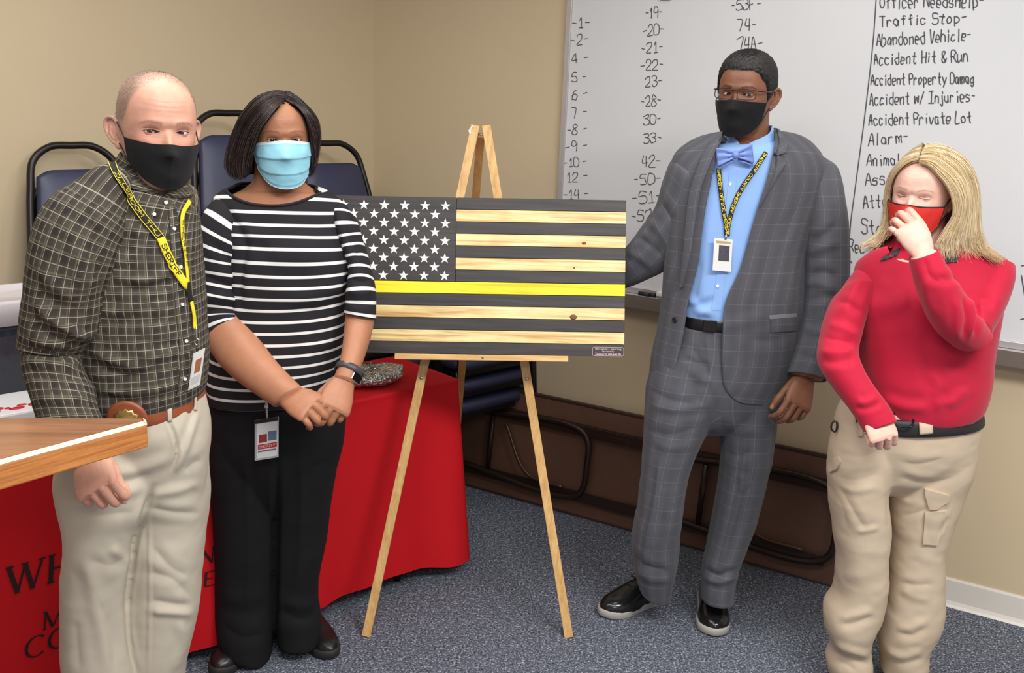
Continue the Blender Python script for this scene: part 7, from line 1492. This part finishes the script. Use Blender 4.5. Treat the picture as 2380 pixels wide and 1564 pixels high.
if p is not None:
    a = nrm(np.cross(n, Z3)); b_ = np.cross(a, n); mb = MB(); pipe(mb, [p+a*x*.022+b_*y*.018 for x, y in ((-1, -1), (1, -1), (1, 1), (-1, 1))], .0028, 8, n=40, closed=True); mb.obj('buckle', simple('black_buckle', (22, 22, 24), .3, .4), bt4)
# key clip at her side
q = atY(1938, 1000, 2.66); mb = MB(); pipe(mb, [q+Z3*.03, q+np.array([-.008, 0, .018]), q+np.array([-.006, 0, .002]), q+np.array([.004, 0, -.004]), q+np.array([.008, 0, .012]), q+np.array([.004, 0, .028])], .0028, 8, n=30); mb.obj('belt_clip', simple('dark_steel_clip', (70, 66, 60), .3, .8), bt4)
def g4(x, y): q = atZ(x, y, 0.0); return np.array([q[0], q[1], 0])
c1 = tube(LA4, 20, 12)[3][-1]; c2 = tube(LB4, 20, 12)[3][-1]
for c_ in (c1, c2): shoe((c_[0]+.02, c_[1]+.09, 0), (c_[0]-.06, c_[1]-.16, 0), p4, M_bshoe, M_sole, L=.265, w=.047, h=.072)
# long blonde hair
M_h4 = hair_mat('blonde_hair', .42); hc4 = atY(2148, 455, 2.67)
GA = [[(-.022, -.088, .088), (.0, -.1, .084), (.026, -.1, .062), (.050, -.092, .034), (.068, -.082, -.002), (.074, -.074, -.04), (.058, -.08, -.085), (.046, -.092, -.12), (.056, -.104, -.152)],
 [(-.022, -.075, .104), (.004, -.085, .106), (.036, -.084, .092), (.072, -.07, .058), (.094, -.058, .01), (.098, -.048, -.05), (.086, -.062, -.11), (.08, -.092, -.15)],
 [(-.018, -.05, .121), (.010, -.055, .124), (.042, -.052, .114), (.086, -.03, .082), (.117, .01, .03), (.130, .02, -.04), (.134, -.002, -.1), (.125, -.06, -.145)],
 [(-.012, -.02, .130), (.014, -.022, .131), (.048, -.015, .122), (.090, .0, .092), (.122, .03, .03), (.134, .04, -.05), (.148, .02, -.11), (.175, -.02, -.138), (.20, .0, -.15)],
 [(-.006, .01, .131), (.012, .03, .128), (.036, .06, .110), (.072, .1, .06), (.095, .115, 0), (.112, .12, -.08), (.15, .13, -.14), (.205, .135, -.18), (.235, .12, -.26)],
 [(-.002, .02, .130), (0, .06, .118), (0, .09, .098), (0, .125, .04), (0, .13, -.04), (.02, .14, -.14), (.05, .17, -.25), (.06, .18, -.36)],
 [(-.014, .01, .130), (-.026, .03, .120), (-.05, .05, .096), (-.08, .075, .05), (-.085, .09, -.02), (-.08, .1, -.1), (-.07, .14, -.2), (-.06, .16, -.3)],
 [(-.020, -.03, .127), (-.036, -.03, .118), (-.062, -.02, .092), (-.086, .004, .05), (-.090, .02, -.0), (-.086, .025, -.06), (-.094, .0, -.115), (-.14, -.04, -.14)],
 [(-.024, -.065, .112), (-.042, -.064, .104), (-.064, -.052, .086), (-.083, -.028, .05), (-.089, -.006, .005), (-.084, .008, -.05), (-.088, -.01, -.11), (-.125, -.06, -.14)],
 [(-.026, -.082, .096), (-.042, -.082, .091), (-.060, -.074, .076), (-.077, -.052, .048), (-.086, -.026, .01), (-.081, -.008, -.04), (-.076, -.004, -.09), (-.095, -.04, -.13)]]
GA = [[tuple(hc4+vframe(hc4)@np.array(q)) for q in g] for g in GA]
mb = MB(); GG, NN = hair_sheet(mb, GA, 120, 42, .005, lin((222, 198, 154)), .003, .9)
sheet_strands(mb, GG, NN, 5200, [lin((206, 178, 130)), lin((240, 220, 180)), lin((252, 242, 216))], .0006, .0022, .006, 6, 20)
mb.obj('hair', M_h4, p4, colors=True, fixn=False)
